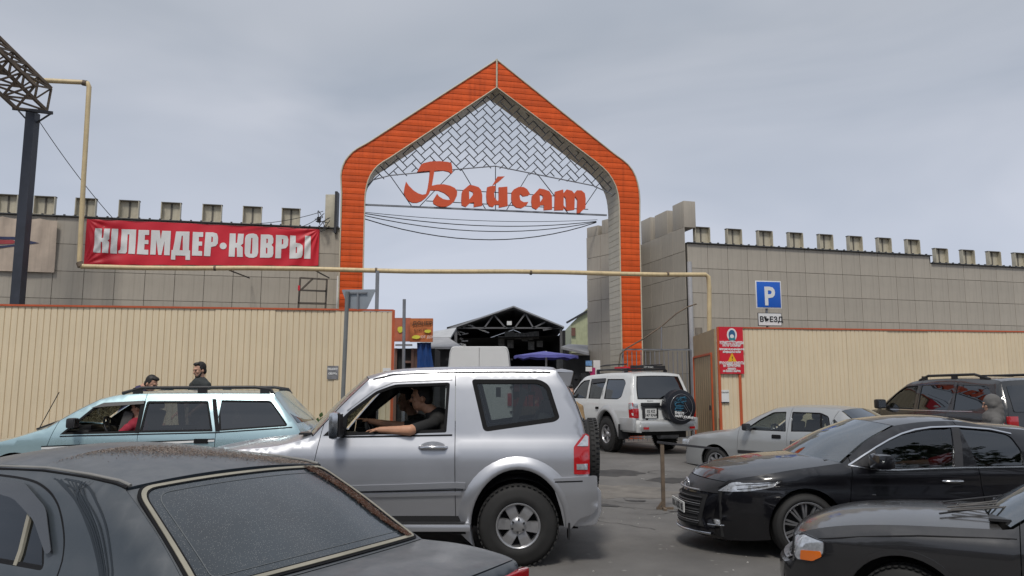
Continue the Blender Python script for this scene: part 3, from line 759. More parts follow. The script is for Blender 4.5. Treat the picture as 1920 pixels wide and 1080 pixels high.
# ------------------------------------------------------------------ lamp post with lattice boom, gas pipe, wires
def boom():
    Y = 16.3 * KK
    root = empty('pipe_bridge_post', at(50, 400, Y) * [1, 1, 0], label='dark steel post at far left carrying the end of a rusty lattice boom', cat='post')
    t = at(62, 212, Y); b = at(22, 640, Y)
    q = MB(); q.bar((t[0], Y, 0.2), t, .24, .24); q.build('pole', mat('pole_blue', (.035, .04, .055), .5, var=.2), root)
    def p(x, y, dY): return at(x, y, Y + dY)
    c = MB(); c.bar(p(23, 203, -.5), p(99, 212, .1), .09, .07); c.bar(p(35, 208, 0), p(55, 230, 0), .035); c.bar(p(97, 212, 0), p(69, 230, 0), .035); c.build('head_plate', m_iron, root)
    # four chords running towards the upper left, nearer to the camera
    far = {'a': p(96, 166, .2), 'b': p(88, 208, .2), 'c': p(66, 160, -.6), 'd': p(30, 203, -.6)}
    v = np.array(p(-10, 62, -1.2)) - np.array(far['a']); v = v * 3.2
    near = {k: np.array(q_) + v for k, q_ in far.items()}
    ch = MB()
    for k in far: ch.bar(far[k], near[k], .075, .075)
    ch.build('chord', m_rust, root)
    w_ = MB(); n = 14
    for s, e in (('a', 'b'), ('c', 'd'), ('a', 'c'), ('b', 'd')):
        for i in range(n + 1):
            P = np.array(far[s]) + v * i / n; Q = np.array(far[e]) + v * i / n; w_.bar(P, Q, .045, .045)
            if i < n:
                Q2 = np.array(far[e]) + v * (i + 1) / n
                w_.bar(P, Q2, .05, .04)
    w_.build('lattice_web', m_rust, root)
boom()
def gaspipe():
    root = empty('gas_pipe', at(148, 500, 17.1 * KK) * [1, 1, 0], label='yellow gas pipe looping up at left, then crossing in front of the arch', cat='pipe')
    z = KH(4.46); A = at(150, 497, 17.1 * KK); B = at(1328, 515, 18.6 * KK); T1 = at(166, 160, 17.0 * KK); T0 = at(62, 150, 16.6 * KK)
    b = MB(); b.tube([T0, at(158, 154.5, 17.0 * KK), at(164, 156, 17.0 * KK), at(167, 163, 17.0 * KK), at(157, 330, 17.05 * KK), at(149, 488, 17.1 * KK), at(150, 497, 17.1 * KK), at(158, 499.5, 17.1 * KK)], .065, 10)
    C_ = np.array(B); A2 = np.array(at(152, 499.5, 17.1 * KK)); pts = [A2 + (C_ - A2) * k / 12 for k in range(13)]
    for k, q in enumerate(pts): q[2] -= .02 * math.sin(k * 1.3)
    b.tube(pts[:-1] + [C_ - np.array([.08, .01, -.0]), C_ + np.array([0, 0, -.06]), at(1330, 540, 18.6 * KK), at(1330, 625, 18.6 * KK)], .065, 10); b.build('pipe_run', m_pipe, root)
    MB().cyl(at(155, 155, 17 * KK), at(163, 156.5, 17 * KK), .08, 10).build('pipe_joint', m_rust, root)
    for t in (.2, .45, .7, .93): P = A2 + (C_ - A2) * t; MB().cyl(P - [.03, 0, 0], P + [.03, .007, 0], .075, 10).build('pipe_joint', m_rust, root)
    MB().cyl(at(149, 492, 17.1 * KK), at(152, 500, 17.1 * KK), .088, 10).build('pipe_joint', m_rust, root)
    d = MB(); s = at(708, 505, 17.72 * KK); d.bar((s[0], s[1], .2), (s[0], s[1], z - .05), .09, .09); d.build('prop', m_steel, root)
    # brackets that hold it off the wall
    for px in (430, 590):
        s = at(px, 502, (17.1 + 1.5 * (px - 148) / 1182) * KK); e = MB(); e.bar((s[0], s[1], s[2] - .07), (s[0] + .05, s[1] + 1.5, s[2] - .07), .03); e.build('bracket', m_iron, root)
gaspipe()
def sag(a, b, s, n=14):
    a = np.array(a); b = np.array(b); return [a + (b - a) * k / n - np.array([0, 0, s * 4 * (k / n) * (1 - k / n)]) for k in range(n + 1)]
for i, (p, q, s, r) in enumerate([((682, 400, 19.0 * KK), (1118, 415, 22.6 * KK), .28, .015), ((682, 404, 19.0 * KK), (1118, 416, 22.6 * KK), .42, .015), ((682, 410, 19.0 * KK), (1118, 417, 22.6 * KK), .64, .017), ((684, 398, 19.0 * KK), (1120, 412, 22.6 * KK), .16, .010)]):
    o = MB().tube(sag(at(*p), at(*q), s), r, 5).build('cable', m_black)
    tag(o, ['second lowest of the black cables sagging across the arch opening', 'second highest of the black cables sagging across the arch opening', 'lowest and thickest black cable sagging across the arch opening', 'topmost and thinnest black cable just under the sign rail'][i], 'cable', 'cables strung through the arch')
for p, q, s, lab in [((72, 225, 16.3 * KK), (214, 412, 17.9 * KK), .1, 'thin wire slanting from the lattice post down to the left wall'), ((440, 420, 18.6 * KK), (606, 396, 19.2 * KK), .12, 'thin wire running over the end of the red banner'), ((520, 427, 18.7 * KK), (608, 400, 19.2 * KK), .2, 'slack wire loop at the right end of the left wall')]:
    tag(MB().tube(sag(at(*p), at(*q), s), .010, 5).build('cable', m_black), lab, 'cable')
def junction():
    root = empty('roof_cabinet', at(620, 430, 19.3 * KK), label='tall cream sheet-metal cabinet with tangled wires beside the left foot of the arch', cat='cabinet')
    a = at(610, 364, 19.25 * KK); b = at(630, 430, 19.25 * KK)
    q = MB(); q.box(((a[0] + b[0]) / 2, 19.4 * KK, (a[2] + b[2]) / 2 - .05), (b[0] - a[0], .3, a[2] - b[2] + .1)); q.build('cabinet_body', m_mer, root, bevel=.01)
    q = MB(); a = at(628.5, 362, 19.2 * KK); b = at(631, 428, 19.2 * KK); q.box(((a[0] + b[0]) / 2, 19.3 * KK, (a[2] + b[2]) / 2 - .05), (b[0] - a[0], .3, a[2] - b[2] + .2)); q.build('cabinet_side', m_iron, root)
    w_ = MB(); random.seed(5)
    for i in range(9):
        x = random.uniform(596, 612); y = random.uniform(398, 425)
        w_.tube(catmull([at(x, y, 19.1 * KK), at(x + random.uniform(-8, 8), y + random.uniform(-8, 12), 19.0 * KK), at(random.uniform(590, 622), random.uniform(405, 432), 19.1 * KK)], 5), .012, 5)
    w_.box(at(598, 412, 19.15 * KK), (.1, .1, .16)); w_.build('wire_tangle', m_black, root, kind='stuff')
junction()
def rack():
    root = empty('metal_frame', at(585, 572, 17.9 * KK), label='small brown metal frame like a ladder propped against the left wall above the fence', cat='frame')
    f = MB(); Y = 18.0 * KK; P = lambda x, y: at(x, y, Y)
    for a, b in (((563, 520), (558, 600)), ((613, 524), (609, 600)), ((563, 521), (613, 524)), ((561, 544), (612, 546)), ((559, 568), (611, 569)), ((563, 545), (587, 522))): f.bar(P(*a), P(*b), .045, .045)
    f.build('bars', mat('frame_brown', (.10, .085, .07), .7, var=.3), root)
    g = MB(); g.box(P(561, 540), (.06, .06, .14)); g.build('red_clamp', m_red, root)
rack()

# ------------------------------------------------------------------ signs on and by the fences
def fr_px(x, y, off=.03):       # point on the right-hand fence
    n = np.array([.167, -.986, 0]); return atplane(x, y, [4.87, 18.3, 0], n) + n * off
FX = np.array([.986, .167, 0]); FN = np.array([.167, -.986, 0])
def quad(mb, a, b, th=.02, mi=0):   # board between two corners on the right-hand fence plane
    a = np.array(a); b = np.array(b); w_ = np.dot(b - a, FX); c = (a + b) / 2
    mb.box(c, (w_, th, abs(b[2] - a[2])), rz=math.atan2(FX[1], FX[0]), mi=mi)
def parking_sign():
    root = empty('parking_sign', fr_px(1446, 612, -.14), label='blue square parking sign with a white P and a small plate below it', cat='sign')
    p = MB(); q = fr_px(1446, 640, -.16); p.cyl((q[0], q[1], .5), (q[0], q[1], fr_px(1446, 530, -.16)[2]), .03, 10); p.build('post', m_steel, root)
    a, b = fr_px(1419.5, 525, -.10), fr_px(1470, 578, -.10); m = MB(); quad(m, a, b, .012); m.build('rim', m_white, root, bevel=.004)
    mb_ = mat('sign_blue', (.012, .115, .55), .35, var=.04); a2, b2 = fr_px(1421.5, 527, -.092), fr_px(1468, 576, -.092); m = MB(); quad(m, a2, b2, .012); m.build('face', mb_, root, bevel=.003)
    text('letter', 'P', .62, m_white, root, fr_px(1436, 570.5, -.082), FX, (0, 0, 1), .004, xs=.9, offset=.018)
    a, b = fr_px(1424, 585.5, -.10), fr_px(1470, 611, -.10); m = MB(); quad(m, a, b, .012); m.build('lower_rim', m_black, root, bevel=.004)
    a, b = fr_px(1425.2, 586.7, -.092), fr_px(1468.8, 609.8, -.092); m = MB(); quad(m, a, b, .012); m.build('lower_plate', m_white, root)
    text('lettering', 'ВЪЕЗД', .175, m_black, root, fr_px(1427.5, 602.5, -.082), FX, (0, 0, 1), .004, xs=1.0, offset=.005)
parking_sign()
def notice():
    root = empty('notice_board', fr_px(1370, 700, .05), label='tall red notice board with a round emblem, warning triangle and white text on the fence', cat='sign')
    m = MB(); quad(m, fr_px(1346, 613, .05), fr_px(1393.5, 701, .05)); m.build('board', m_red, root)
    T = lambda x, y: fr_px(x, y, .064)
    def disc(x, y, r, ry, mm, off, nm):
        c = fr_px(x, y, off); MB().prism([(r * math.cos(t), ry * math.sin(t)) for t in np.linspace(0, 2 * math.pi, 25)[:-1]], c, tuple(FX), (0, 0, 1), tuple(-FN * .003)).build(nm, mm, root)
    disc(1370, 628, .125, .155, m_white, .066, 'emblem')
    disc(1370, 628, .085, .115, mat('emblem_blue', (.03, .12, .25), .5), .070, 'emblem_core')
    disc(1370, 631, .05, .045, m_white, .073, 'emblem_mark')
    c = fr_px(1370, 636, .074); MB().box(c, (.16, .002, .05), rz=math.atan2(FX[1], FX[0])).build('emblem_band', mat('teal', (.02, .22, .26), .5), root)
    my = mat('warning_yellow', (.80, .42, .02), .5); c = fr_px(1370.5, 671, .066)
    MB().prism([(-.11, -.09), (.11, -.09), (0, .12)], c, tuple(FX), (0, 0, 1), tuple(-FN * .003)).build('warning_triangle', my, root)
    text('lettering', '!', .15, m_black, root, fr_px(1369.3, 676.5, .072), FX, (0, 0, 1), .002)
    for s, y, sz in (('ҚҰРМЕТТІ ТҰТЫНУШЫ', 645, .085), ('НАЗАР САЛЫҢЫЗ', 650, .085), ('Автотұрақтың аумағында көлік', 656.5, .062), ('жылдамдығы 5 км/сағ', 661.5, .062), ('УВАЖАЕМЫЕ КЛИЕНТЫ', 683, .085), ('НА ТЕРРИТОРИИ', 688, .075), ('скорость', 693, .07), ('не более 5 км/час', 697.5, .075)):
        text('lettering', s, sz, m_white, root, T(1370, y), FX, (0, 0, 1), .003, xs=.62 if sz > .08 else .68, align='CENTER', offset=.004)
notice()
def flyer(a, b, label, body, m):
    root = empty('paper_notice', fr_px(*a), label=label, cat='notice'); q = MB(); quad(q, fr_px(*a, .03), fr_px(*b, .03), .006); q.build('sheet', m_white, root)
    k = MB(); quad(k, fr_px(a[0] + 1, b[1] - 1.5, .036), fr_px(b[0] - .5, b[1] + .5, .036), .006); k.build('bottom_strip', m_iron, root)
    text('lettering', body, .05, m_black, root, fr_px((a[0] + b[0]) / 2, a[1] + 6, .038), FX, (0, 0, 1), .002, align='CENTER')
flyer((1350, 731), (1366.5, 755), 'small white paper notice below the red notice board', 'Каспий', m_white)
fp = MB(); q = fr_px(1386, 700, .03); q2 = fr_px(1389, 802, .03); fp.bar(q, (q[0], q[1], .1), .06, .03); tag(fp.build('stake', m_otrim), 'narrow orange upright below the red notice board', 'post')
# triangular sign seen from behind, on a pole before the left fence
def tri_sign():
    Y = 13.9; root = empty('road_sign', at(650, 740, Y) * [1, 1, 0], label='triangular road sign seen from its grey back on a pole before the left fence', cat='sign')
    x = at(648, 560, Y); MB().cyl((x[0] - .02, Y, .2), (x[0] + .03, Y, at(650, 547, Y)[2]), .038, 12).build('pole', mat('pole_grey', (.17, .18, .18), .55, var=.2), root)
    A, B, C_ = at(640.5, 543, Y + .06), at(705, 542.5, Y + .06), at(686, 579.5, Y + .06); C2 = at(653, 578.5, Y + .06)
    pl = [(A[0], A[2]), (B[0], B[2]), (C_[0] + .02, C_[2]), (C2[0], C2[2])]
    MB().prism(fillet(pl, .03, 4), (0, Y + .06, 0), (1, 0, 0), (0, 0, 1), (0, .012, 0)).build('plate', mat('galvanised', (.30, .33, .36), .45, metal=.4, var=.1), root)
    b = MB(); b.bar(at(655, 549, Y + .04), at(688, 549, Y + .04), .03, .03); b.bar(at(671, 549, Y + .03), at(671, 580, Y + .03), .035, .03); b.build('bracket', m_steel, root)
tri_sign()
def fl_px(x, y, off=.03):
    n = np.array([.1385, -.990, 0]); return atplane(x, y, [-2.345, 15.25, 0], n) + n * off
LX = np.array([.990, .1385, 0])
def poster(a, b, off, label, m, lines, frame=True):
    root = empty('poster', fl_px(*a), label=label, cat='poster'); A = fl_px(*a, off); B = fl_px(*b, off); w_ = abs(np.dot(B - A, LX)); h = abs(B[2] - A[2])
    MB().box((A + B) / 2, (w_, .006, h), rz=math.atan2(LX[1], LX[0])).build('sheet', m, root)
    for t, s, fy in lines: text('lettering', t, s, m_white if m is not m_white else m_black, root, fl_px((a[0] + b[0]) / 2, a[1] + (b[1] - a[1]) * fy, off + .006), LX, (0, 0, 1), .002, align='CENTER', offset=.003)
poster((614, 686), (634, 711), .02, 'small grey torn poster on the left fence beside the sign pole', mat('poster_grey', (.20, .20, .21), .7, var=.5, scale=9), [('РЕМОНТ', .045, .3), ('ОБУВЬ', .05, .65)])
poster((718, 690), (737, 712), .02, 'white paper pasted at the right end of the left fence', m_white, [('АРЕНДА', .04, .4)])

# ------------------------------------------------------------------ kiosk behind the left fence end
def kiosk():
    Y = 17.0; root = empty('kiosk', at(775, 690, Y) * [1, 1, 0], label='orange signed snack kiosk with a blue tarp at the end of the left fence', cat='kiosk')
    P = lambda x, y, d=0: at(x, y, Y + d)
    m_o = mat('kiosk_orange', (.50, .15, .045), .5, var=.35, scale=6); m_o2 = mat('kiosk_orange_side', (.46, .13, .07), .5, var=.2, scale=5)
    A, B = P(738, 596), P(769, 640); MB().box(((A[0] + B[0]) / 2, Y + .05, (A[2] + B[2]) / 2), (B[0] - A[0], .1, A[2] - B[2])).build('sign_panel', m_o2, root)
    A, B = P(769, 597), P(811, 641); MB().box(((A[0] + B[0]) / 2, Y + .03, (A[2] + B[2]) / 2), (B[0] - A[0], .1, A[2] - B[2])).build('sign_panel', m_o, root)
    mg = mat('print_yellow', (.65, .60, .06), .6); mdk = mat('print_brown', (.12, .05, .02), .6)
    text('lettering', 'ДОНЕР', .105, mdk, root, P(773, 609, -.05), (1, 0, 0), (0, 0, 1), .003, xs=1.2, offset=.004)
    text('lettering', 'БУРГЕР', .08, mdk, root, P(776, 621, -.05), (1, 0, 0), (0, 0, 1), .003)
    text('lettering', 'ХОТ ДОГ', .075, m_white, root, P(785, 634, -.05), (1, 0, 0), (0, 0, 1), .003)
    for x, y, rx, rz in ((780, 632, .1, .04), (802, 621, .075, .04)):
        MB().prism([(rx * math.cos(t) * random.uniform(.85, 1.1), rz * math.sin(t) * random.uniform(.8, 1.1)) for t in np.linspace(0, 6.28, 16)[:-1]], P(x, y, -.055), (1, 0, 0), (0, 0, 1), (0, .004, 0)).build('food_print', mg, root)
    MB().prism([(.07 * math.cos(t) * random.uniform(.8, 1.1), .07 * math.sin(t) * random.uniform(.8, 1.1)) for t in np.linspace(0, 6.28, 16)[:-1]], P(751, 618, -.02), (1, 0, 0), (0, 0, 1), (0, .004, 0)).build('food_print', mg, root)
    A, B = P(738, 641), P(812, 760); MB().box(((A[0] + B[0]) / 2, Y + .9, 1.3), (B[0] - A[0], 1.3, 2.6)).build('kiosk_body', m_dark, root)
    for x in (740, 772): a = P(x, 642); MB().box((a[0], Y + .2, 1.3), (.06, .06, 2.6)).build('kiosk_post', mat('kiosk_brown', (.16, .09, .07), .7), root)
    a = P(776, 642); MB().box((a[0] + .03, Y + .22, 1.3), (.12, .04, 2.6)).build('door_jamb', _M['kiosk_brown'], root)
    for z in (2.3, 1.75, 1.45): a = P(763, 640); MB().box((a[0], Y + .22, z), (.16, .06, .05)).build('shelf', _M['kiosk_brown'], root)
    A, B = P(740, 645), P(772, 648); MB().box(((A[0] + B[0]) / 2, Y + .1, (A[2] + B[2]) / 2), (B[0] - A[0], .05, .04)).build('awning_rail', m_white, root)
    v = []; K = 9; mbl = mat('tarp_blue', (.008, .05, .20), .5, var=.2, scale=4)
    for j in range(10):
        for i in range(K):
            t = i / (K - 1); x = 781 + t * (27 + max(0, j - 2) * 1.1); q = P(x, 642 + j * 8, 0); v.append((q[0], Y + .08 + .05 * math.sin(i * 2.1 + j * .5), q[2]))
    MB().add(v, [(j * K + i, (j + 1) * K + i, (j + 1) * K + i + 1, j * K + i + 1) for j in range(9) for i in range(K - 1)], 0, True).build('tarp', mbl, root)
kiosk()
tag(MB().cyl(at(758, 690, 16.6) * [1, 1, 0] + [0, 0, .2], at(758, 561, 16.6), .035, 8).build('thin_pole', m_steel), 'slim grey pole standing in front of the orange kiosk', 'pole')

# ------------------------------------------------------------------ market hall seen through the arch
def hall():
    Y = 36; root = empty('market_hall', (0, Y, 0), label='dark open-fronted market hall with a gabled steel truss roof seen through the arch', cat='hall')
    P = lambda x, y, d=0: np.array(at(x, y, Y + d))
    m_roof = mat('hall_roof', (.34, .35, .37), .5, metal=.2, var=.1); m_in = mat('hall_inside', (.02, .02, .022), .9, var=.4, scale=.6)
    rg = P(963, 573); el = P(800, 630); er = P(1058, 612)
    th = .07; Dp = 14
    for a, b in ((el, rg), (rg, er)):
        v = [a, b, b + [0, Dp, 0], a + [0, Dp, 0]]; v = [tuple(p) for p in v] + [tuple(p + np.array([0, 0, -th])) for p in v]
        MB().add(v, [(0, 1, 2, 3), (7, 6, 5, 4), (0, 4, 5, 1), (1, 5, 6, 2), (2, 6, 7, 3), (3, 7, 4, 0)]).build('roof_sheet', m_roof, root)
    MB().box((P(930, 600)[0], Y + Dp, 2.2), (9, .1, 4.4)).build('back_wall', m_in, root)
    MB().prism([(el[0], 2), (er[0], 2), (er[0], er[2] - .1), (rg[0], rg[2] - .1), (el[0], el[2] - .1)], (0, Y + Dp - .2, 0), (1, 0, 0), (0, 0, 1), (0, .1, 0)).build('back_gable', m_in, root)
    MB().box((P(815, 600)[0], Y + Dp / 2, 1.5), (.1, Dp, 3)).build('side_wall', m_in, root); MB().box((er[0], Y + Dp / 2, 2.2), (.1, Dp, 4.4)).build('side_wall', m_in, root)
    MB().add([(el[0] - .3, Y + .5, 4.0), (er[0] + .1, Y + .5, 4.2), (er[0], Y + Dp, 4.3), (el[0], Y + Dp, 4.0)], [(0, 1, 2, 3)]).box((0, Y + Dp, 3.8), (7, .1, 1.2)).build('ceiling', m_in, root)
    ms_ = mat('truss_grey', (.13, .13, .135), .5); t = MB()
    lo = 615
    L_ = [((838, lo), (1050, lo)), ((838, lo), (963, 578)), ((963, 578), (1056, 613)), ((908, lo), (926, 590)), ((926, 590), (948, lo)), ((965, lo), (985, 588)), ((985, 588), (1000, lo)), ((1000, lo), (1022, 604)), ((865, lo), (880, 605)), ((1018, 619), (1048, 613))]
    for a, b in L_: t.bar(P(*a, .2), P(*b, .2), .07, .07)
    for x in (855, 1052): a = P(x, lo, .2); t.bar((a[0], a[1], 0), a, .12, .12)
    t.build('truss', ms_, root)
    MB().box(P(955, 606, .0), (.22, .15, .18)).build('lamp', m_white, root)
    mf = mat('frame_goods', (.22, .22, .21), .7, var=.5, scale=8); random.seed(2)
    for x, y, w_, h in ((955, 628, .45, .35), (972, 630, .4, .32), (984, 632, .3, .4), (957, 645, .3, .4), (995, 630, .25, .4), (1005, 628, .28, .35), (996, 648, .3, .4), (1012, 645, .3, .3), (830, 663, .5, .4), (940, 640, .3, .5)):
        q = P(x, y, 1.5); MB().box(q, (w_, .04, h)).build('hanging_goods', mf, root)
    # strings of lights and clutter under the roof
    b = MB()
    for i in range(14):
        q = P(876 + i * 3, 608 + i * 1.2 + random.uniform(-.7, .7), .4); b.box(q, (.09, .03, .05))
    for i in range(16): q = P(random.uniform(850, 875), random.uniform(618, 648), .6); b.box(q, (random.uniform(.05, .3), .03, .04), rot=Matrix.Rotation(random.uniform(-.5, .5), 3, 'Y'))
    b.build('light_string', m_white, root, kind='stuff')
hall()
def stalls():
    random.seed(31); cols = [(.35, .03, .03), (.04, .10, .30), (.45, .40, .30), (.10, .22, .08), (.5, .5, .5), (.45, .2, .04)]
    names = ['red', 'blue', 'cream', 'green', 'pale grey', 'orange']
    for i in range(6):
        Y = 27.5 + 1.1 * i; x = at(985 + 14 * i, 690, Y)[0]; g = .2; root = empty('market_stall', (x, Y, g), label='small market stall with %s goods, %s in the row behind the parasol' % (names[i], ['first', 'second', 'third', 'fourth', 'fifth', 'sixth'][i]), cat='stall', group='stalls behind the parasol')
        m = mat('goods_' + names[i].replace(' ', '_'), cols[i], .7, var=.5, scale=9)
        MB().box((x, Y, g + .45), (1.0, .7, .9)).build('table', m_rust, root)
        for k in range(5): MB().box((x - .4 + .2 * k, Y - .1, g + 1.0 + .1 * random.random()), (.16, .3, .22 + .3 * random.random()), rz=random.uniform(-.2, .2)).build('goods', m, root)
        for sx in (-.48, .48): MB().bar((x + sx, Y + .3, g), (x + sx, Y + .3, g + 2.1), .04).build('stall_post', m_steel, root)
        MB().box((x, Y, g + 2.12), (1.15, 1.0, .04), rot=Matrix.Rotation(R(8), 3, 'X')).build('awning', mat('awning_pale', (.5, .5, .48), .7) if i % 2 else m, root)
        for k in range(3): MB().box((x - .3 + .3 * k, Y + .28, g + 1.65), (.2, .03, .5)).build('hanging_goods', m, root)
stalls()
m_shed = mat('shed_roof', (.33, .33, .34), .6, var=.15, streak=.4)
def shed(pts, Y, label, m, wall=None):
    P = [np.array(at(x, y, Y + d)) for x, y, d in pts]; root = empty('shed', P[0] * [1, 1, 0], label=label, cat='shed')
    n = len(P); v = [tuple(p) for p in P] + [tuple(p - [0, 0, .08]) for p in P]
    MB().add(v, [tuple(range(n)), tuple(range(n, 2 * n))[::-1]] + [(i, n + i, n + (i + 1) % n, (i + 1) % n) for i in range(n)]).build('roof', m, root)
    x0 = min(p[0] for p in P) + .1; x1 = max(p[0] for p in P) - .1; zt = min(p[2] for p in P) - .05
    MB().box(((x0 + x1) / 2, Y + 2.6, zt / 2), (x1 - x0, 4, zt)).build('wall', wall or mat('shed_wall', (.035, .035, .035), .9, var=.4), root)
    return root
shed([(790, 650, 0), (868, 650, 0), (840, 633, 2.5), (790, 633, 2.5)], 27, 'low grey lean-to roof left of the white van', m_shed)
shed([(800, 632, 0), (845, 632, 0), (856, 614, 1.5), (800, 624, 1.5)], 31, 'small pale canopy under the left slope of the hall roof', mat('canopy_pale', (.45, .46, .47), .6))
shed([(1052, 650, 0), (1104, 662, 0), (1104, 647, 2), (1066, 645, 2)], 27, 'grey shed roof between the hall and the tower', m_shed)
def far_house():
    root = empty('far_building', at(1090, 640, 48) * [1, 1, 0], label='pale two-tone building with a sloping roof behind the sheds on the right', cat='building')
    P = lambda x, y, d=0: np.array(at(x, y, 48 + d))
    a, b = P(1071, 606), P(1130, 606); m = MB(); ap = P(1071, 607); bp = P(1102, 577); cp = P(1180, 540)
    m.prism([(ap[0], 3.9), (bp[0] + 1.6, 3.9), (bp[0] + 1.6, cp[2]), (bp[0], bp[2]), (ap[0], ap[2])], (0, 48, 0), (1, 0, 0), (0, 0, 1), (0, 8, 0)); m.build('upper_wall', mat('green_sheet', (.40, .42, .26), .6, streak=.6), root)
    MB().box(((a[0] + b[0]) / 2 + .5, 52.2, 2), (b[0] - a[0] + 1, 8, 4.0)).build('lower_wall', mat('pale_wall', (.42, .38, .32), .7, var=.2), root)
    r = MB(); r.bar(ap + [-.3, -.1, .05], cp + [0, -.1, .05], .2, .12); r.build('roof_edge', m_iron, root)
    MB().box(P(1075, 622, -.1), (.25, .06, .5)).build('window', mat('brown_window', (.15, .07, .05), .5), root)
far_house()
def umbrella():
    Y = 24; root = empty('parasol', at(1025, 690, Y) * [1, 1, 0], label='purple market parasol with a scalloped edge behind the silver off-roader', cat='umbrella')
    c = at(1020, 658.5, Y); v = [tuple(c)]; n = 24; mp_ = mat('parasol_purple', (.12, .12, .40), .7, var=.1)
    hw = (1085 - 964) / 2 / FPX * Y; z = at(1024, 667, Y)[2]; cx = at(1024, 667, Y)[0]
    for k in range(n): t = 2 * math.pi * k / n; v.append((cx + hw * math.cos(t), Y + hw * math.sin(t), z - .02 * (k % 3 == 0)))
    f = [(0, 1 + k, 1 + (k + 1) % n) for k in range(n)]
    for k in range(n): a = v[1 + k]; v.append((a[0], a[1], a[2] - .07 - .03 * (k % 2)))
    f += [(1 + k, 1 + n + k, 1 + n + (k + 1) % n, 1 + (k + 1) % n) for k in range(n)]
    MB().add(v, f).build('canopy', mp_, root); MB().cyl((cx, Y, .2), (cx, Y, c[2]), .03, 8).build('pole', m_white, root)
umbrella()
tag(MB().box(at(1100, 687, 20.5), (.5, .4, 1.0)).build('machine_base', m_black), 'x', 'x') if False else None
def atm():
    Y = 25; root = empty('vending_machine', at(1105, 690, Y) * [1, 1, 0], label='pink and black self-service terminal with a lit advert at the foot of the tower', cat='terminal')
    a = at(1100, 700, Y); MB().box((a[0], Y, 1.1), (.35, .4, 2.2)).build('cabinet', m_black, root); a = at(1110, 690, Y)
    MB().box((a[0], Y - .05, 1.35), (.16, .36, 2.05)).build('side_panel', mat('magenta', (.42, .02, .12), .4), root)
    a = at(1104, 681, Y - .25); MB().box(a, (.2, .04, .16)).build('advert', mat('advert_blue', (.15, .30, .55), .4, var=.4, scale=12), root)
    a = at(1104, 692, Y - .25); MB().box(a, (.2, .04, .14)).build('price_card', m_white, root)
    a = at(1119, 690, Y + .3); MB().box(a, (.22, .04, .5)).build('white_board', m_white, root)
atm()
sk = MB()
for x in (1079, 1091): a = at(x, 700, 25.6); sk.box((a[0], 25.6, 1.1), (.14, .2, 2.1))
for z in (.6, 1.1, 1.6, 2.0): a = at(1085, 700, 25.6); sk.box((a[0], 25.6, z), (.3, .2, .04))
tag(sk.build('shelf_rack', m_black), 'black shelving rack beside the pink terminal', 'rack')
# the little barrier stand on the road
def stand():
    Y = 11.4; a = at(1243, 906, Y); g = gz(a[0], Y); root = empty('barrier_stand', (a[0], Y, g), label='rusty T-shaped barrier stand on the asphalt before the white off-roader', cat='barrier')
    zt = at(1243, 832, Y)[2]
    MB().bar((a[0], Y, g), (a[0], Y, zt), .05, .05).build('upright', m_rust, root)
    MB().bar((a[0] - .10, Y, g + .015), (a[0] + .14, Y, g + .015), .05, .03).bar((a[0] - .08, Y, g + .02), (a[0] + .01, Y, g + .14), .03).bar((a[0], Y - .15, g + .015), (a[0], Y + .15, g + .015), .04, .03).build('foot', m_rust, root)
    p0 = at(1232, 829, Y); p1 = at(1348, 842, Y - .1); MB().bar(p0, p1, .05, .03).build('cross_bar', m_iron, root)
stand()
def plant():
    root = empty('weed', at(601, 790, 14.6) * [1, 1, 0] + [0, 0, .25], label='small green weed at the foot of the left fence behind the silver bonnet', cat='plant')
    random.seed(9); b = MB(); q = at(601, 790, 14.6)
    for i in range(70):
        t = random.uniform(0, 6.28); r = random.uniform(0, .28); z = .25 + random.uniform(.1, .95); x = q[0] + r * math.cos(t); y = 14.55 + .3 * r * math.sin(t)
        b.add([(x, y, z), (x + .05, y + .01, z + .03), (x + .03, y, z + .09), (x - .02, y - .01, z + .05)], [(0, 1, 2, 3)])
    b.build('leaves', mat('weed_green', (.06, .11, .03), .7, var=.4), root, kind='stuff'); MB().tube([(q[0], 14.55, .22), (q[0] + .05, 14.55, 1.1)], .012, 5).build('stem', m_rust, root)
plant()
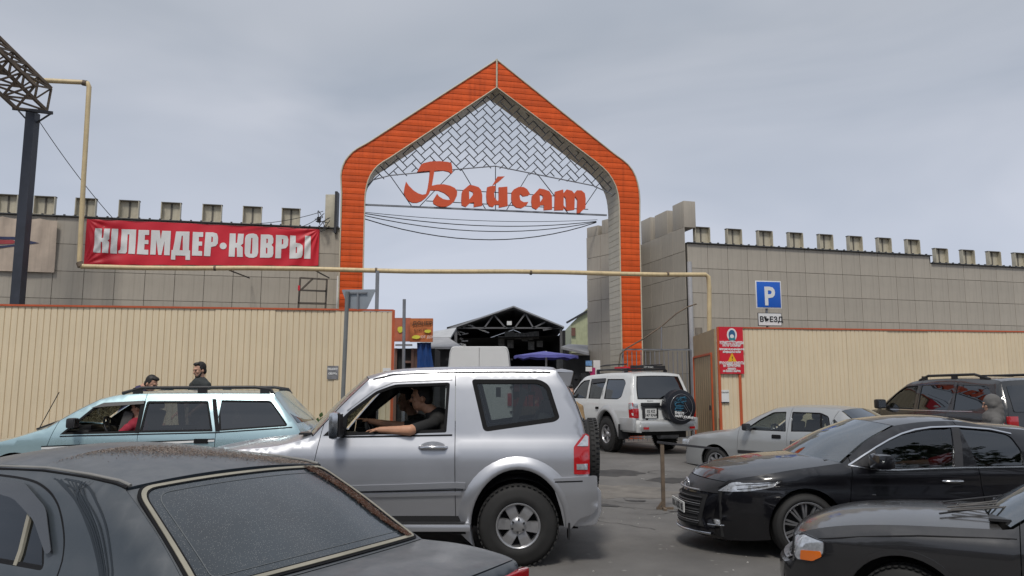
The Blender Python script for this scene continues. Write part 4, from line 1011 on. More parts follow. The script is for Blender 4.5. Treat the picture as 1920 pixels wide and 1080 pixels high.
# ================================================================== cars
def paint(name, c, metal=.0, rough=.35, coat=1.0, var=.03, dust=0, dcol=(.27, .255, .235), **k):
    m = mat(name, c, rough, metal, var=var, scale=1.5, coat=coat, **k)
    p = m.node_tree.nodes['Principled BSDF']
    if dust:        # fine dry dust and rain specks lying on upward faces
        t = m.node_tree; N_ = t.nodes.new; L_ = t.links.new; src = p.inputs['Base Color'].links[0].from_socket
        tc = N_('ShaderNodeTexCoord'); n = N_('ShaderNodeTexNoise'); n.inputs['Scale'].default_value = 7; n.inputs['Detail'].default_value = 10; n.inputs['Roughness'].default_value = .7; L_(tc.outputs['Object'], n.inputs['Vector'])
        g = N_('ShaderNodeNewGeometry'); s = N_('ShaderNodeSeparateXYZ'); L_(g.outputs['Normal'], s.inputs[0])
        mr = N_('ShaderNodeMapRange'); mr.inputs['From Min'].default_value = .15; mr.inputs['From Max'].default_value = .97; mr.inputs['To Min'].default_value = .0; L_(s.outputs[2], mr.inputs[0])
        mu = N_('ShaderNodeMath'); mu.operation = 'MULTIPLY'; L_(mr.outputs[0], mu.inputs[0]); L_(n.outputs[0], mu.inputs[1])
        m2 = N_('ShaderNodeMath'); m2.operation = 'MULTIPLY'; m2.inputs[1].default_value = dust * 1.6; L_(mu.outputs[0], m2.inputs[0])
        x = N_('ShaderNodeMix'); x.data_type = 'RGBA'; L_(m2.outputs[0], x.inputs[0]); L_(src, x.inputs[6]); x.inputs[7].default_value = (*dcol, 1); L_(x.outputs[2], p.inputs['Base Color'])
        i1 = N_('ShaderNodeMath'); i1.operation = 'SUBTRACT'; i1.inputs[0].default_value = 1; L_(m2.outputs[0], i1.inputs[1]); i2 = N_('ShaderNodeMath'); i2.operation = 'MULTIPLY'; i2.inputs[1].default_value = coat; L_(i1.outputs[0], i2.inputs[0]); L_(i2.outputs[0], p.inputs['Coat Weight'])
        r2 = N_('ShaderNodeMath'); r2.operation = 'MULTIPLY_ADD'; r2.inputs[1].default_value = .22; r2.inputs[2].default_value = .05; L_(m2.outputs[0], r2.inputs[0]); L_(r2.outputs[0], p.inputs['Coat Roughness'])
    return m
m_line = mat('car_lining', (.03, .03, .032), .8)
m_rub = mat('black_rubber', (.008, .008, .009), .7, var=.15, spec=.2)
m_tyre = mat('tyre_rubber', (.019, .0185, .018), .75, var=.25, scale=9)
m_trim = mat('dark_trim', (.028, .028, .03), .4)
m_chrome = mat('chrome', (.66, .67, .69), .2, metal=1, var=.03)
m_alloy = mat('alloy', (.46, .46, .47), .32, metal=.8, var=.12, scale=12)
m_seat = mat('seat_cloth', (.075, .073, .07), .9, var=.2)
m_lamp_r = mat('lamp_red', (.42, .008, .012), .12, coat=1, var=.1, scale=20)
m_lamp_c = mat('lamp_clear', (.55, .57, .60), .1, metal=.5, coat=1, var=.3, scale=25)
m_lamp_o = mat('lamp_amber', (.70, .16, .02), .15, coat=1, var=.1)
m_plate = mat('number_plate', (.62, .62, .60), .5)
m_print = mat('plate_print', (.03, .03, .035), .6)
g_clear = glass('glass_clear', (.80, .86, .84)); g_tint = glass('glass_tint', (.22, .23, .24), refl=.09); g_dark = glass('glass_dark', (.035, .035, .04), refl=.12); g_side = glass('glass_side', (.05, .055, .06), refl=.05); g_mid = glass('glass_mid', (.42, .46, .45))
g_dusty = glass('glass_dusty', (.5, .52, .48), haze=.35, refl=.2)
g_sky = glass('glass_screen', (.34, .38, .38), haze=.04, refl=.20)

def clip(poly, n, c):        # keep n.p >= c
    out = []; K = len(poly)
    for i in range(K):
        a, b = poly[i], poly[(i + 1) % K]; da = n[0] * a[0] + n[1] * a[1] - c; db = n[0] * b[0] + n[1] * b[1] - c
        if da >= 0: out.append(tuple(a))
        if (da > 0 and db < 0) or (da < 0 and db > 0): t = da / (da - db); out.append((a[0] + (b[0] - a[0]) * t, a[1] + (b[1] - a[1]) * t))
    return out
def dedupe(poly, e=1e-4):
    out = []
    for p in poly:
        if not out or abs(p[0] - out[-1][0]) + abs(p[1] - out[-1][1]) > e: out.append(tuple(p))
    if abs(out[0][0] - out[-1][0]) + abs(out[0][1] - out[-1][1]) < e: out.pop()
    return out
class Car:
    """local frame: +x to the tail, -y the driver's side, z up from the road"""
    def __init__(s, name, label, loc, rz, W, pnt, front, rear, cat='car', shoulder=(.10, .045), scale=1.0, group=None):
        s.root = empty(name, loc, R(rz), label=label, cat=cat, group=group); s.root.scale = (scale,) * 3
        zz = np.linspace(W[0][0] - .1, W[-1][0] + .1, 300); wv = np.interp(zz, [a for a, b in W], [b for a, b in W]); kk = max(3, int(.05 / (zz[1] - zz[0])) | 1); wv = np.convolve(np.convolve(np.pad(wv, kk, mode='edge'), np.ones(kk) / kk, 'same'), np.ones(kk) / kk, 'same')[kk:-kk]
        s.zs = zz; s.ws = wv; s.Wm = max(s.ws); s.fr = front; s.rr = rear; s.sh = shoulder
        s.P = pnt; s.topx = np.array([-50, 50.]); s.topz = np.array([9, 9.]); s.sc = scale; s.segs = []
        s.M = np.array(wm(s.root)); s.Mi = np.linalg.inv(s.M)
    def W(s, x, z):
        x = np.asarray(x, float); z = np.asarray(z, float); w_ = np.interp(z, s.zs, s.ws)
        xf, Lf, df, pf = s.fr; xr, Lr, dr, pr = s.rr
        w_ = w_ - df * np.clip((xf + Lf - x) / Lf, 0, 1.3) ** pf - dr * np.clip((x - xr + Lr) / Lr, 0, 1.3) ** pr
        d = np.clip(np.interp(x, s.topx, s.topz) - z, 0, 9); rs, cs = s.sh
        return w_ - cs * np.clip(1 - d / rs, 0, 1) ** 2
    def L(s, *px):          # pixels of the photograph -> (x, z) on the near side surface
        out = []
        for x, y in px:
            o = s.Mi @ np.array([0, 0, EYE, 1]); d = s.Mi[:3, :3] @ ray(x, y); yy = -s.Wm
            for _ in range(8):
                t = (yy - o[1]) / d[1]; p = o[:3] + d * t; yy = -float(s.W(p[0], p[2]))
            out.append((float(p[0]), float(p[2])))
        return out
    def profile(s, *segs):  # (name, [(x, z, bow_x, bow_z)...], material) from the front bumper over the roof to the tail
        X = []; Z = []
        s.segs = []
        for name, pts, m, opt in segs:
            D = np.array(catmull(pts, 10)); s.segs.append((name, D, m, opt))
        allp = np.concatenate([D[:, :2] for _, D, _, o in s.segs])
        xs = np.linspace(allp[:, 0].min(), allp[:, 0].max(), 160); top = []
        for x in xs:
            best = -9
            for i in range(len(allp) - 1):
                a, b = allp[i], allp[i + 1]
                if min(a[0], b[0]) - 1e-6 <= x <= max(a[0], b[0]) + 1e-6:
                    t = 0 if abs(b[0] - a[0]) < 1e-9 else (x - a[0]) / (b[0] - a[0]); best = max(best, a[1] + (b[1] - a[1]) * t, )
            top.append(best)
        s.topx = xs; s.topz = np.array(top)
        for name, D, m, opt in s.segs: s.strip(name, D, m, **opt)
    def strip(s, name, D, m, u0=.997, p=2.2, thick=.02, gap=.004, off=0, raw=False, hide=False, cut=None, rad=0):
        if hide: return
        if not isinstance(D, np.ndarray): D = np.array(catmull(D, 10))
        seg = np.linalg.norm(np.diff(D[:, :2], axis=0), axis=1); A = np.concatenate([[0], np.cumsum(seg)])
        def P(a, u):
            a = np.asarray(a, float); u = np.asarray(u, float)
            x = np.interp(a, A, D[:, 0]); z = np.interp(a, A, D[:, 1]); bx = np.interp(a, A, D[:, 2]); bz = np.interp(a, A, D[:, 3])
            k = 1 - np.abs(u) ** p; out = np.stack([x + bx * k, u * s.W(x, z), z + bz * k], 1)
            if off:
                tx = np.interp(a + .01, A, D[:, 0]) - np.interp(a - .01, A, D[:, 0]); tz = np.interp(a + .01, A, D[:, 1]) - np.interp(a - .01, A, D[:, 1]); l = np.sqrt(tx * tx + tz * tz) + 1e-9
                out[:, 0] += -tz / l * off; out[:, 2] += tx / l * off
            return out
        u1, u2 = cut or (-u0, u0)
        poly = [(gap, u1), (A[-1] - gap, u1), (A[-1] - gap, u2), (gap, u2)]
        if rad: poly = fillet([(q[0], q[1]) for q in poly], rad)
        mm = [m, m_line] if m is s.P else [m, m]
        s.P_ = P
        return panel(name, [poly], P, mm, s.root, step=(.07, .09), thick=thick, sign=1)
    def side(s, name, loops, m=None, off=0.0, thick=.022, both=True, near=True, back=None, step=(.09, .07), parent=None):
        m = m or s.P; mm = [m, back or (m_line if m is s.P else m)]; out = []
        for sg in ((-1, 1) if (both and near) else ((-1,) if near else (1,))):
            def P(x, z, sg=sg):
                w_ = s.W(x, z) + off; return np.stack([np.asarray(x, float), sg * w_, np.asarray(z, float)], 1)
            out.append(panel(name, loops, P, mm, parent or s.root, step=step, thick=thick, sign=1 if sg < 0 else -1))
        return out
    def body_sides(s, sill, arches, seams, windows, names, rear_x=None, hole_pad=0.0):
        """windows: (name, polygon, glass material or None, frame width)"""
        pts = []
        for name, D, m, o in s.segs: pts += [(float(a), float(b)) for a, b in D[::2, :2]] + [(float(D[-1][0]), float(D[-1][1]))]
        pts = dedupe(pts); x0 = pts[0][0]; x1 = pts[-1][0]
        low = [(x1, sill)] if pts[-1][1] > sill + .01 else []
        for cx, cz, rx, rz_ in sorted(arches, reverse=True):
            a0 = math.degrees(math.asin(max(-1, min(1, (sill - cz) / rz_)))); low += arc(cx, cz, rx, a0, 180 - a0, 20, rz_)
        if pts[0][1] > sill + .01: low += [(x0, sill)]
        poly = dedupe(pts + low)
        cuts = [None] + seams + [None]
        for i in range(len(cuts) - 1):
            q = poly
            for k, c in ((0, cuts[i]), (1, cuts[i + 1])):
                if c is None: continue
                (ax, az), (bx, bz) = c; nx, nz = (bz - az), -(bx - ax); l = math.hypot(nx, nz); nx /= l; nz /= l
                if nx < 0: nx, nz = -nx, -nz
                if k == 0: q = clip(q, (nx, nz), nx * ax + nz * az + .0035)
                else: q = clip(q, (-nx, -nz), -(nx * ax + nz * az) + .0035)
            q = dedupe(q); xs_ = [p[0] for p in q]
            hs = [w_[1] for w_ in windows if self_in(q, w_[1])]
            s.side(names[i], [q] + [dedupe(h) for h in hs])
        for name, pl, g, fw in windows:
            if fw:
                s.ring('window_frame', pl, fw, m_rub)
            if g: s.side(name, [inset(pl, max(0, fw - .004))], g, off=-.012, thick=.0, back=g) if False else s.pane(name, pl, g)
    def ring(s, name, pl, fw, m, off=-.001):
        pl = dedupe(pl); q = inset(pl, fw); cx = sum(p[0] for p in pl) / len(pl); cz = sum(p[1] for p in pl) / len(pl); n = len(pl)
        for sg in (-1, 1):
            v = []
            for (ax, az), (bx, bz) in zip(pl, q):
                for x, z, o in ((ax, az, off), (bx, bz, off - .003), (bx, bz, off - .035)): v.append((x, sg * (float(s.W(x, z)) + o), z))
            f = [(i * 3 + j, i * 3 + j + 1, ((i + 1) % n) * 3 + j + 1, ((i + 1) % n) * 3 + j) for i in range(n) for j in (0, 1)]
            MB().add(v, f).build(name, m, s.root, world=False)
    def pane(s, name, pl, g, off=-.014, near=True, far=True):
        for sg in ([-1] if near else []) + ([1] if far else []):
            def P(x, z, sg=sg): return np.stack([np.asarray(x, float), sg * (s.W(x, z) + off), np.asarray(z, float)], 1)
            sheet(name, [dedupe(pl)], P, g, s.root, sign=1 if sg < 0 else -1)
    def chassis(s, x0, x1, axles, z0=.22, z1=.62, wr=.34, w_in=.62):
        b = MB(); xs = [x0]
        for a in axles: xs += [a - wr - .08, a + wr + .08]
        xs.append(x1)
        for i in range(0, len(xs), 2): b.box(((xs[i] + xs[i + 1]) / 2, 0, (z0 + z1) / 2), (xs[i + 1] - xs[i] - (.3 if i in (0, len(xs) - 2) else 0), (s.Wm - (.05 if 0 < i < len(xs) - 2 else .36)) * 2, z1 - z0))
        b.box(((x0 + x1) / 2, 0, (z0 + z1) / 2 + .04), (x1 - x0, w_in * 2, z1 - z0 + .02))
        for a in axles:     # wheel wells
            for sg in (-1, 1):
                pts = arc(a, .36, wr + .09, 0, 180, 14)
                v = [(p[0], sg * w_in, p[1]) for p in pts] + [(p[0], sg * (s.Wm - .035), p[1]) for p in pts]; n = len(pts)
                b.add(v, [(k, k + 1, n + k + 1, n + k) for k in range(n - 1)], 0)
            b.cyl((a, -w_in, wr - .02), (a, w_in, wr - .02), .06, 8)
        b.build('underbody', m_dark, s.root, world=False)
    def cabin(s, dash_x, belt, fs, rs=None, roof=1.4, wheel_y=-.36, floor=.45, seatz=None):
        z = seatz or belt - .42; m = MB()
        me = MB().box((dash_x, 0, belt - .13), (.32, s.Wm * 1.66, .24)).mesh('d', m_trim)
        MB().box((dash_x, 0, belt - .14), (.34, s.Wm * 1.62, .22)).box((dash_x + .05, wheel_y, belt - .02), (.16, .36, .10)).build('dashboard', m_trim, s.root, world=False, bevel=.03)
        rows = [(fs, (wheel_y, -wheel_y), .48)] + ([(rs, (0,), 1.15)] if rs else [])
        for x, ys, wd in rows:
            for y in ys:
                b = MB(); b.box((x - .22, y, z), (.5, wd, .16)); b.box((x + .10, y, z + .32), (.14, wd, .62), rot=Matrix.Rotation(R(14), 3, 'Y'))
                if wd < .6: b.box((x + .20, y, z + .72), (.10, .26, .17))
                else:
                    for yy in (-.36, .36): b.box((x + .20, yy, z + .68), (.09, .24, .14))
                b.build('seat', m_seat, s.root, world=False, bevel=.035)
        c = Vector((dash_x + .33, wheel_y, belt - .04)); ax = Vector((math.cos(R(28)), 0, math.sin(R(28)))); ux = Vector((0, 1, 0)); uy = ax.cross(ux)
        t = MB(); t.tube([c + (ux * math.cos(a) + uy * math.sin(a)) * .185 for a in np.linspace(0, 2 * math.pi, 25)], .016, 8)
        for a in (90, 210, 330): t.bar(c - ax * .02, c + (ux * math.cos(R(a)) + uy * math.sin(R(a))) * .18, .03, .02)
        t.cyl(c - ax * .04, c + ax * .0, .06, 12); t.build('steering_wheel', m_trim, s.root, world=False)
    def wheels(s, pos, Rt, Rr, wd, style, m_rim=None, yoff=.03, turn=0):
        t_me, r_me = wheel_mesh(Rt, Rr, wd, style, m_rim or m_alloy)
        for x in pos:
            for sg in (-1, 1):
                o = place('wheel', t_me, s.root, (x, sg * (s.Wm - wd / 2 - yoff), Rt - .006), (0, 0, (0 if sg < 0 else math.pi) + (R(turn) if x == pos[0] else 0)))
                place('rim', r_me, o, (0, 0, 0), (0, R(random.uniform(0, 60)), 0))
    def mirror(s, x, z, m=None, size=(.12, .20, .16), y=None, both=True):
        for sg in ((-1, 1) if both else (-1,)):
            w_ = float(s.W(x, z)); b = MB(); cy = sg * (w_ + .05 + size[1] / 2)
            b.box((x, cy, z + .04), size); o = b.build('mirror', m or s.P, s.root, world=False, bevel=min(size) * .3)
            MB().box((x + size[0] / 2 + .001, cy, z + .04), (.004, size[1] * .8, size[2] * .75)).build('mirror_glass', m_chrome, o, world=False)
            MB().box((x, sg * (w_ + .02), z), (.07, .12, .04)).build('mirror_foot', m_trim, s.root, world=False, bevel=.01)
    def handle(s, x, z, m, both=True, l=.16, h=.026):
        for sg in ((-1, 1) if both else (-1,)):
            w_ = float(s.W(x, z)); b = MB()
            b.tube([(x - l / 2, sg * (w_ - .005), z), (x - l / 2 + .02, sg * (w_ + .028), z), (x, sg * (w_ + .034), z), (x + l / 2 - .02, sg * (w_ + .028), z), (x + l / 2, sg * (w_ - .005), z)], h / 2, 8)
            b.build('door_handle', m, s.root, world=False)
            MB().box((x, sg * (w_ - .002), z - .005), (l * .8, .012, h * 2.1)).build('handle_cup', m_trim, s.root, world=False, bevel=.004)
    def stripe(s, name, pts, wd, m, off=.004, both=True, thick=.006):
        """narrow strip lying along the side surface"""
        up = [(p[0], p[1] + wd / 2) for p in pts]; dn = [(p[0], p[1] - wd / 2) for p in pts]
        return s.side(name, [dn + up[::-1]], m, off=off, thick=thick, both=both, back=m, step=(.12, 1))
def self_in(poly, w_):
    cx = sum(p[0] for p in w_) / len(w_); cz = sum(p[1] for p in w_) / len(w_); c = False; j = len(poly) - 1
    for i in range(len(poly)):
        if (poly[i][1] > cz) != (poly[j][1] > cz) and cx < (poly[j][0] - poly[i][0]) * (cz - poly[i][1]) / (poly[j][1] - poly[i][1]) + poly[i][0]: c = not c
        j = i
    return c
def sheet(name, loops, P, m, parent, sign=1, step=(.12, .12)):
    """a single curved surface, for glass"""
    return panel(name, loops, P, [m, m], parent, step=step, sign=sign, single=True)
_wc = {}
def lathe(b, prof, n=40, mi=0, y0=0):      # profile (r, y) round the y axis; outer face at -y
    v = []; K = len(prof)
    for k in range(n):
        a = 2 * math.pi * k / n
        for r, y in prof: v.append((r * math.cos(a), y + y0, r * math.sin(a)))
    f = [(k * K + i, k * K + i + 1, ((k + 1) % n) * K + i + 1, ((k + 1) % n) * K + i) for k in range(n) for i in range(K - 1)]
    b.add(v, [q[::-1] for q in f], mi, True)
def wheel_mesh(Rt, Rr, wd, style, m_rim):
    key = (Rt, Rr, wd, style, m_rim.name)
    if key in _wc: return _wc[key]
    h = wd / 2; b = MB(); sw = Rt - Rr
    lathe(b, [(Rr - .005, -h + .02), (Rr + .01, -h + .004), (Rr + sw * .35, -h - .004), (Rr + sw * .40, -h - .001), (Rr + sw * .7, -h + .004), (Rt - .02, -h + .022), (Rt - .004, -h + .045), (Rt, -h + .07), (Rt, -.02), (Rt - .012, -.015), (Rt - .012, .015), (Rt, .02), (Rt, h - .06), (Rt - .02, h - .015), (Rr, h - .005), (Rr - .02, h - .02)], 56)
    if style in ('off', 'off5', 'star'):
        for k in range(44):
            a = 2 * math.pi * k / 44
            for y in (-h + .035, -.05, .05, h - .035):
                aa = a + (.07 if abs(y) < .06 else 0); c = Vector((math.cos(aa) * (Rt + .001), y, math.sin(aa) * (Rt + .001)))
                b.box(c, (.014, .05, .028), rot=Matrix.Rotation(-aa, 3, 'Y'))
    tyre = b.mesh('wheel', m_tyre); tyre.transform(Matrix.Identity(4))
    r = MB()
    lathe(r, [(Rr + .004, -h + .002), (Rr - .004, -h + .0), (Rr - .015, -h + .012), (Rr - .022, -h + .05), (Rr - .03, 0), (Rr - .03, h - .03)], 48)
    lathe(r, [(Rr - .025, -.01), (.10, -.012), (0, -.012)], 32, 1)   # brake disc shadow
    face = -h + .02
    def spoke(a, w0, w1, r0, r1, y0, y1, th=.03, taper=1):
        c, s_ = math.cos(a), math.sin(a); rad = Vector((c, 0, s_)); tg = Vector((-s_, 0, c)); v = []
        for rr, ww, yy in ((r0, w0, y0), ((r0 + r1) / 2, (w0 + w1) / 2 * taper, (y0 + y1) / 2 - .006), (r1, w1, y1)):
            for sd, dy in ((-1, 0), (1, 0), (1.15, th), (-1.15, th)):
                p = rad * rr + tg * (ww / 2 * sd); v.append((p.x, yy + dy, p.z))
        f = []
        for i in (0, 4):
            for j in range(4): f.append((i + j, i + 4 + j, i + 4 + (j + 1) % 4, i + (j + 1) % 4))
        f += [(0, 1, 2, 3), (8, 11, 10, 9)]; r.add(v, f)
    if style == 'off':       # six broad spokes
        for k in range(6): spoke(2 * math.pi * (k + .5) / 6, .085, .105, .055, Rr - .015, face + .012, face + .004, .03)
        lathe(r, [(.085, face + .03), (.078, face - .0), (.045, face - .012), (0, face - .012)], 24)
        for k in range(6):
            a = 2 * math.pi * k / 6; p = (math.cos(a) * .062, face - .004, math.sin(a) * .062); r.cyl(p, (p[0], face - .022, p[2]), .011, 8, 2)
    elif style == 'off5':
        for k in range(5): spoke(2 * math.pi * k / 5 + .3, .07, .06, .04, Rr - .015, face + .02, face + .01, .03)
        lathe(r, [(.07, face + .04), (.06, face), (0, face - .01)], 20)
    elif style == 'multi':   # thin paired spokes
        for k in range(10):
            a = 2 * math.pi * k / 10
            for dlt in (-.085, .085): spoke(a + dlt * 1.0, .016, .020, .05, Rr - .012, face + .022, face + .004, .025)
        lathe(r, [(.065, face + .04), (.058, face + .012), (.03, face + .002), (0, face + .002)], 24)
    else:
        for k in range(7): spoke(2 * math.pi * k / 7, .045, .05, .04, Rr - .012, face + .02, face + .006, .025)
        lathe(r, [(.06, face + .04), (.05, face + .008), (0, face + .002)], 24)
    rim = r.mesh('rim', [m_rim, m_dark, m_trim]); _wc[key] = (tyre, rim); return _wc[key]
def local_text(car, name, body, size, m, o, ux, uy, thick=.003, xs=1, align='CENTER', offset=.0):
    M3 = wm(car.root); o = M3 @ Vector(o); r3 = M3.to_3x3(); return text(name, body, size * car.sc, m, car.root, o, r3 @ Vector(ux), r3 @ Vector(uy), thick, xs, align, offset)

# ------------------------------------------------------------------ silver off-roader (centre)
def suv():
    p = paint('silver_paint', (.50, .51, .54), metal=.72, rough=.34, coat=.4, dust=.08)
    c = Car('off_road_car', 'silver three-door off-road car with its window down and a spare wheel on the tail', (.06, 7.8 + .93, 0), 0,
            [(0, .80), (.3, .84), (.5, .895), (.68, .935), (.80, .938), (.98, .932), (1.07, .925), (1.16, .898), (1.24, .868), (1.5, .81), (1.75, .75), (1.9, .70)], p,
            (-3.32, .5, .16, 2.2), (.88, .35, .07, 2), cat='car', shoulder=(.07, .03))
    L = c.L
    (x1, z1), (x2, z2) = L((590, 817), (692, 711))
    rf = L((738, 698), (853, 693.5), (960, 693), (1035, 694)); rr = L((1046, 699), (1069, 738), (1092, 797), (1100, 845), (1104, 895)); bx = rr[-1][0]
    c.profile(('front_bumper', [(-3.30, .38, -.10, 0), (-3.36, .55, -.12, 0), (-3.34, .78, -.12, 0)], p, {}),
              ('grille', [(-3.34, .78, -.12, 0), (-3.28, .98, -.12, 0)], m_trim, {}),
              ('bonnet', [(-3.28, .98, -.12, .0), (-3.18, 1.05, -.10, .035), (-2.8, 1.11, -.05, .06), (-2.4, 1.15, -.04, .065), (x1 - .02, z1 - .01, -.16, .06)], p, {}),
              ('windscreen', [(x1 - .02, z1 - .005, -.17, .055), ((x1 + x2) / 2 - .01, (z1 + z2) / 2 + .012, -.15, .05), (x2, z2, -.12, .045)], g_dusty, dict(thick=.004, u0=.955)),
              ('roof', [(x2, z2, -.12, .045)] + [(a, b, 0, .05) for a, b in rf] + [(rr[0][0], rr[0][1], .03, .04)], p, {}),
              ('tailgate', [(rr[0][0], rr[0][1], .03, .04)] + [(a, b, .06, .0) for a, b in rr[1:]], p, {}),
              ('rear_bumper', [(bx, rr[-1][1], .06, 0), (bx + .03, .60, .08, 0), (bx + .0, .40, .08, 0)], p, {}))
    wr = dict(cx=0.0, cz=.385)
    win1 = fillet(L((607, 816), (656, 770), (706, 733), (741, 720.5), (844, 717), (837, 811), (646, 817)), [.0, .02, .04, .05, .03, .02, .01])
    win2 = fillet(L((884, 711), (1012, 711), (1030, 722), (1050, 784), (1040, 791), (907, 810)), [.04, .07, .05, .05, .04, .05])
    sA = L((604, 800), (590, 880)); sB = L((854, 700), (853, 895)); 
    c.body_sides(.42, [(0.0, .385, .475, .56), (-2.545, .385, .475, .56)], [tuple(L((606, 800), (589, 868))), tuple(L((854.5, 700), (853, 895)))],
                 [('door_window_pane', win1, None, .03), ('quarter_window', win2, g_mid, .045)], ['front_wing', 'door', 'quarter_panel'])
    c.pane('door_window_pane', win1, g_clear, near=False)
    # far and near door frame bright trim
    edge = L((651, 769), (702, 731), (738, 716), (848, 711.5), (849, 760), (848, 813)); c.stripe('window_trim', edge[:4], .010, m_alloy, off=.006)
    c.stripe('belt_seal', L((640, 819), (745, 817.5), (848, 815.5)), .014, m_rub, off=.006)
    for nm, a in (('roof_gutter', L((700, 711), (738, 702), (853, 697.5), (960, 697), (1032, 698))),): c.stripe(nm, a, .012, m_rub, off=.002)
    mir = L((604, 818), (640, 818), (650, 771)); c.side('mirror_panel', [L((606, 817), (648, 817), (652, 778))], m_rub, off=.003, thick=.02)
    # arch flares
    for cx in (0.0, -2.545):
        o_ = arc(cx, .43, .60, -4 if cx == 0 else -18, 180 + 10, 26, .63); i_ = arc(cx, .385, .462, -2 if cx == 0 else -25, 180 + 22, 26, .545)
        def fl(u, v, cx=cx): return None
        for sg in (-1, 1):
            K = len(o_); v = []; NX = 5
            for (ox, oz), (ix, iz) in zip(o_, i_):
                for j in range(NX):
                    t = j / (NX - 1); x = ox + (ix - ox) * t; z = oz + (iz - oz) * t; w_ = float(c.W(x, max(z, .35)))
                    v.append((x, sg * (w_ + .046 * math.sin(min(1, t * 1.25) * math.pi / 2) - .006), z))
                v.append((ix, sg * (float(c.W(ix, max(iz, .35))) - .05), iz))
            NX2 = NX + 1; f = [(i * NX2 + j, i * NX2 + j + 1, (i + 1) * NX2 + j + 1, (i + 1) * NX2 + j) for i in range(K - 1) for j in range(NX2 - 1)]
            if sg > 0: f = [q[::-1] for q in f]
            MB().add(v, f, 0, True).build('wheel_flare', p, c.root, world=False)
    # mouldings along the doors, side step, cladding line
    c.stripe('side_moulding', [(-1.98, .735), (-1.2, .755), (-.62, .775), (-.52, .77)], .055, p, off=.016, thick=.02)
    c.stripe('side_moulding', [(-1.98, .665), (-1.2, .68), (-.56, .695)], .032, p, off=.014, thick=.02)
    c.stripe('moulding_groove', [(-1.98, .698), (-1.2, .714), (-.54, .730)], .008, m_rub, off=.012, thick=.01)
    for sg in (-1, 1): MB().box((-1.27, sg * .93, .375), (1.62, .17, .07)).build('side_step', p, c.root, world=False, bevel=.025); MB().box((-1.27, sg * .93, .415), (1.5, .12, .012)).build('step_tread', m_trim, c.root, world=False)
    # rear corner bumper and lamps
    lam = fillet(L((1076, 889), (1075.5, 838), (1084, 826), (1097, 812), (1104.5, 816), (1105.5, 889)), .012, 3)
    c.side('tail_lamp', [lam], m_lamp_r, off=.012, thick=.03, back=m_lamp_r)
    c.side('reversing_lamp', [inset(L((1080, 869), (1080.5, 881), (1102, 881), (1102, 868)), .004)], m_lamp_c, off=.017, thick=.01)
    c.side('upper_lamp', [L((1082, 836), (1098, 815), (1103, 818), (1102.5, 836))], m_lamp_c, off=.017, thick=.01)
    bp = fillet(L((1034, 897), (1080, 894), (1119, 891), (1120, 950), (1110, 963), (1085, 972), (1070, 991), (1058, 988), (1051, 955), (1040, 920)), .02, 3)
    c.side('bumper_corner', [bp], p, off=.035, thick=.05)
    c.stripe('bumper_groove', L((1040, 903), (1075, 902), (1105, 900)), .012, m_rub, off=.038)
    b = MB()
    v = []; 
    prof = [(bx - .12, .60), (bx + .12, .62), (bx + .15, .72), (bx + .15, .50), (bx + .10, .36), (bx - .05, .34)]
    pts = fillet([(bx - .15, .74), (bx + .10, .745), (bx + .13, .70), (bx + .13, .50), (bx + .07, .38), (bx - .15, .36)], .03, 3)
    b.prism(pts, (0, -.86, 0), (1, 0, 0), (0, 0, 1), (0, 1.72, 0)); b.build('rear_bumper_bar', p, c.root, world=False, bevel=.02)
    # spoiler, roof ends
    s0 = rr[0]; v = []
    sp = [(s0[0] - .14, s0[1] + .01), (s0[0] + .04, s0[1] + .045), (s0[0] + .17, s0[1] + .02), (s0[0] + .13, s0[1] - .13), (s0[0] + .07, s0[1] - .16), (s0[0] + .02, s0[1] - .03)]
    MB().prism(fillet(sp, .02, 3), (0, -.66, 0), (1, 0, 0), (0, 0, 1), (0, 1.32, 0)).build('rear_spoiler', p, c.root, world=False, bevel=.01)
    # rear window glass and spare wheel
    D = [(rr[1][0] - .02, rr[1][1] + .07, .06, 0), (rr[2][0] - .015, rr[2][1] + .03, .06, 0)]
    c.strip('rear_window', [(rr[0][0] + .02, rr[0][1] - .06, .05, .02), rr[1] + (.06, 0), (rr[2][0], rr[2][1] + .02, .06, 0)], g_dark, cut=(-.78, .78), off=.006, thick=.002)
    t_me, r_me = wheel_mesh(.385, .23, .24, 'off', m_alloy)
    w_ = place('wheel', t_me, c.root, (bx + .065, .04, 1.0), (0, 0, R(90))); place('rim', r_me, w_, (0, 0, 0))
    MB().box((bx + .06, .04, 1.0), (.1, .3, .3)).build('spare_carrier', m_trim, c.root, world=False)
    MB().tube([(bx - .01, -.86, 1.14), (bx + .04, -.97, 1.12), (bx + .05, -.96, 1.02)], .035, 8).build('hinge_cover', p, c.root, world=False) if False else None
    # handle, mirror
    hx, hz = L((812, 839))[0]; w0 = float(c.W(hx, hz))
    for sg in (-1, 1):
        MB().prism([(hx + .13 * math.cos(t), hz - .0 + .062 * math.sin(t)) for t in np.linspace(0, 6.28, 20)[:-1]], (0, sg * w0 * 1.001, 0), (1, 0, 0), (0, 0, 1), (0, sg * .006, 0)).build('handle_cup', m_alloy, c.root, world=False, bevel=.002)
        MB().tube([(hx - .13, sg * (w0 + .0), hz), (hx - .11, sg * (w0 + .04), hz), (hx, sg * (w0 + .048), hz + .004), (hx + .11, sg * (w0 + .04), hz), (hx + .13, sg * w0, hz)], [.02, .017, .02, .017, .02], 10).build('door_handle', m_chrome, c.root, world=False)
    mx, mz = L((640, 800))[0]
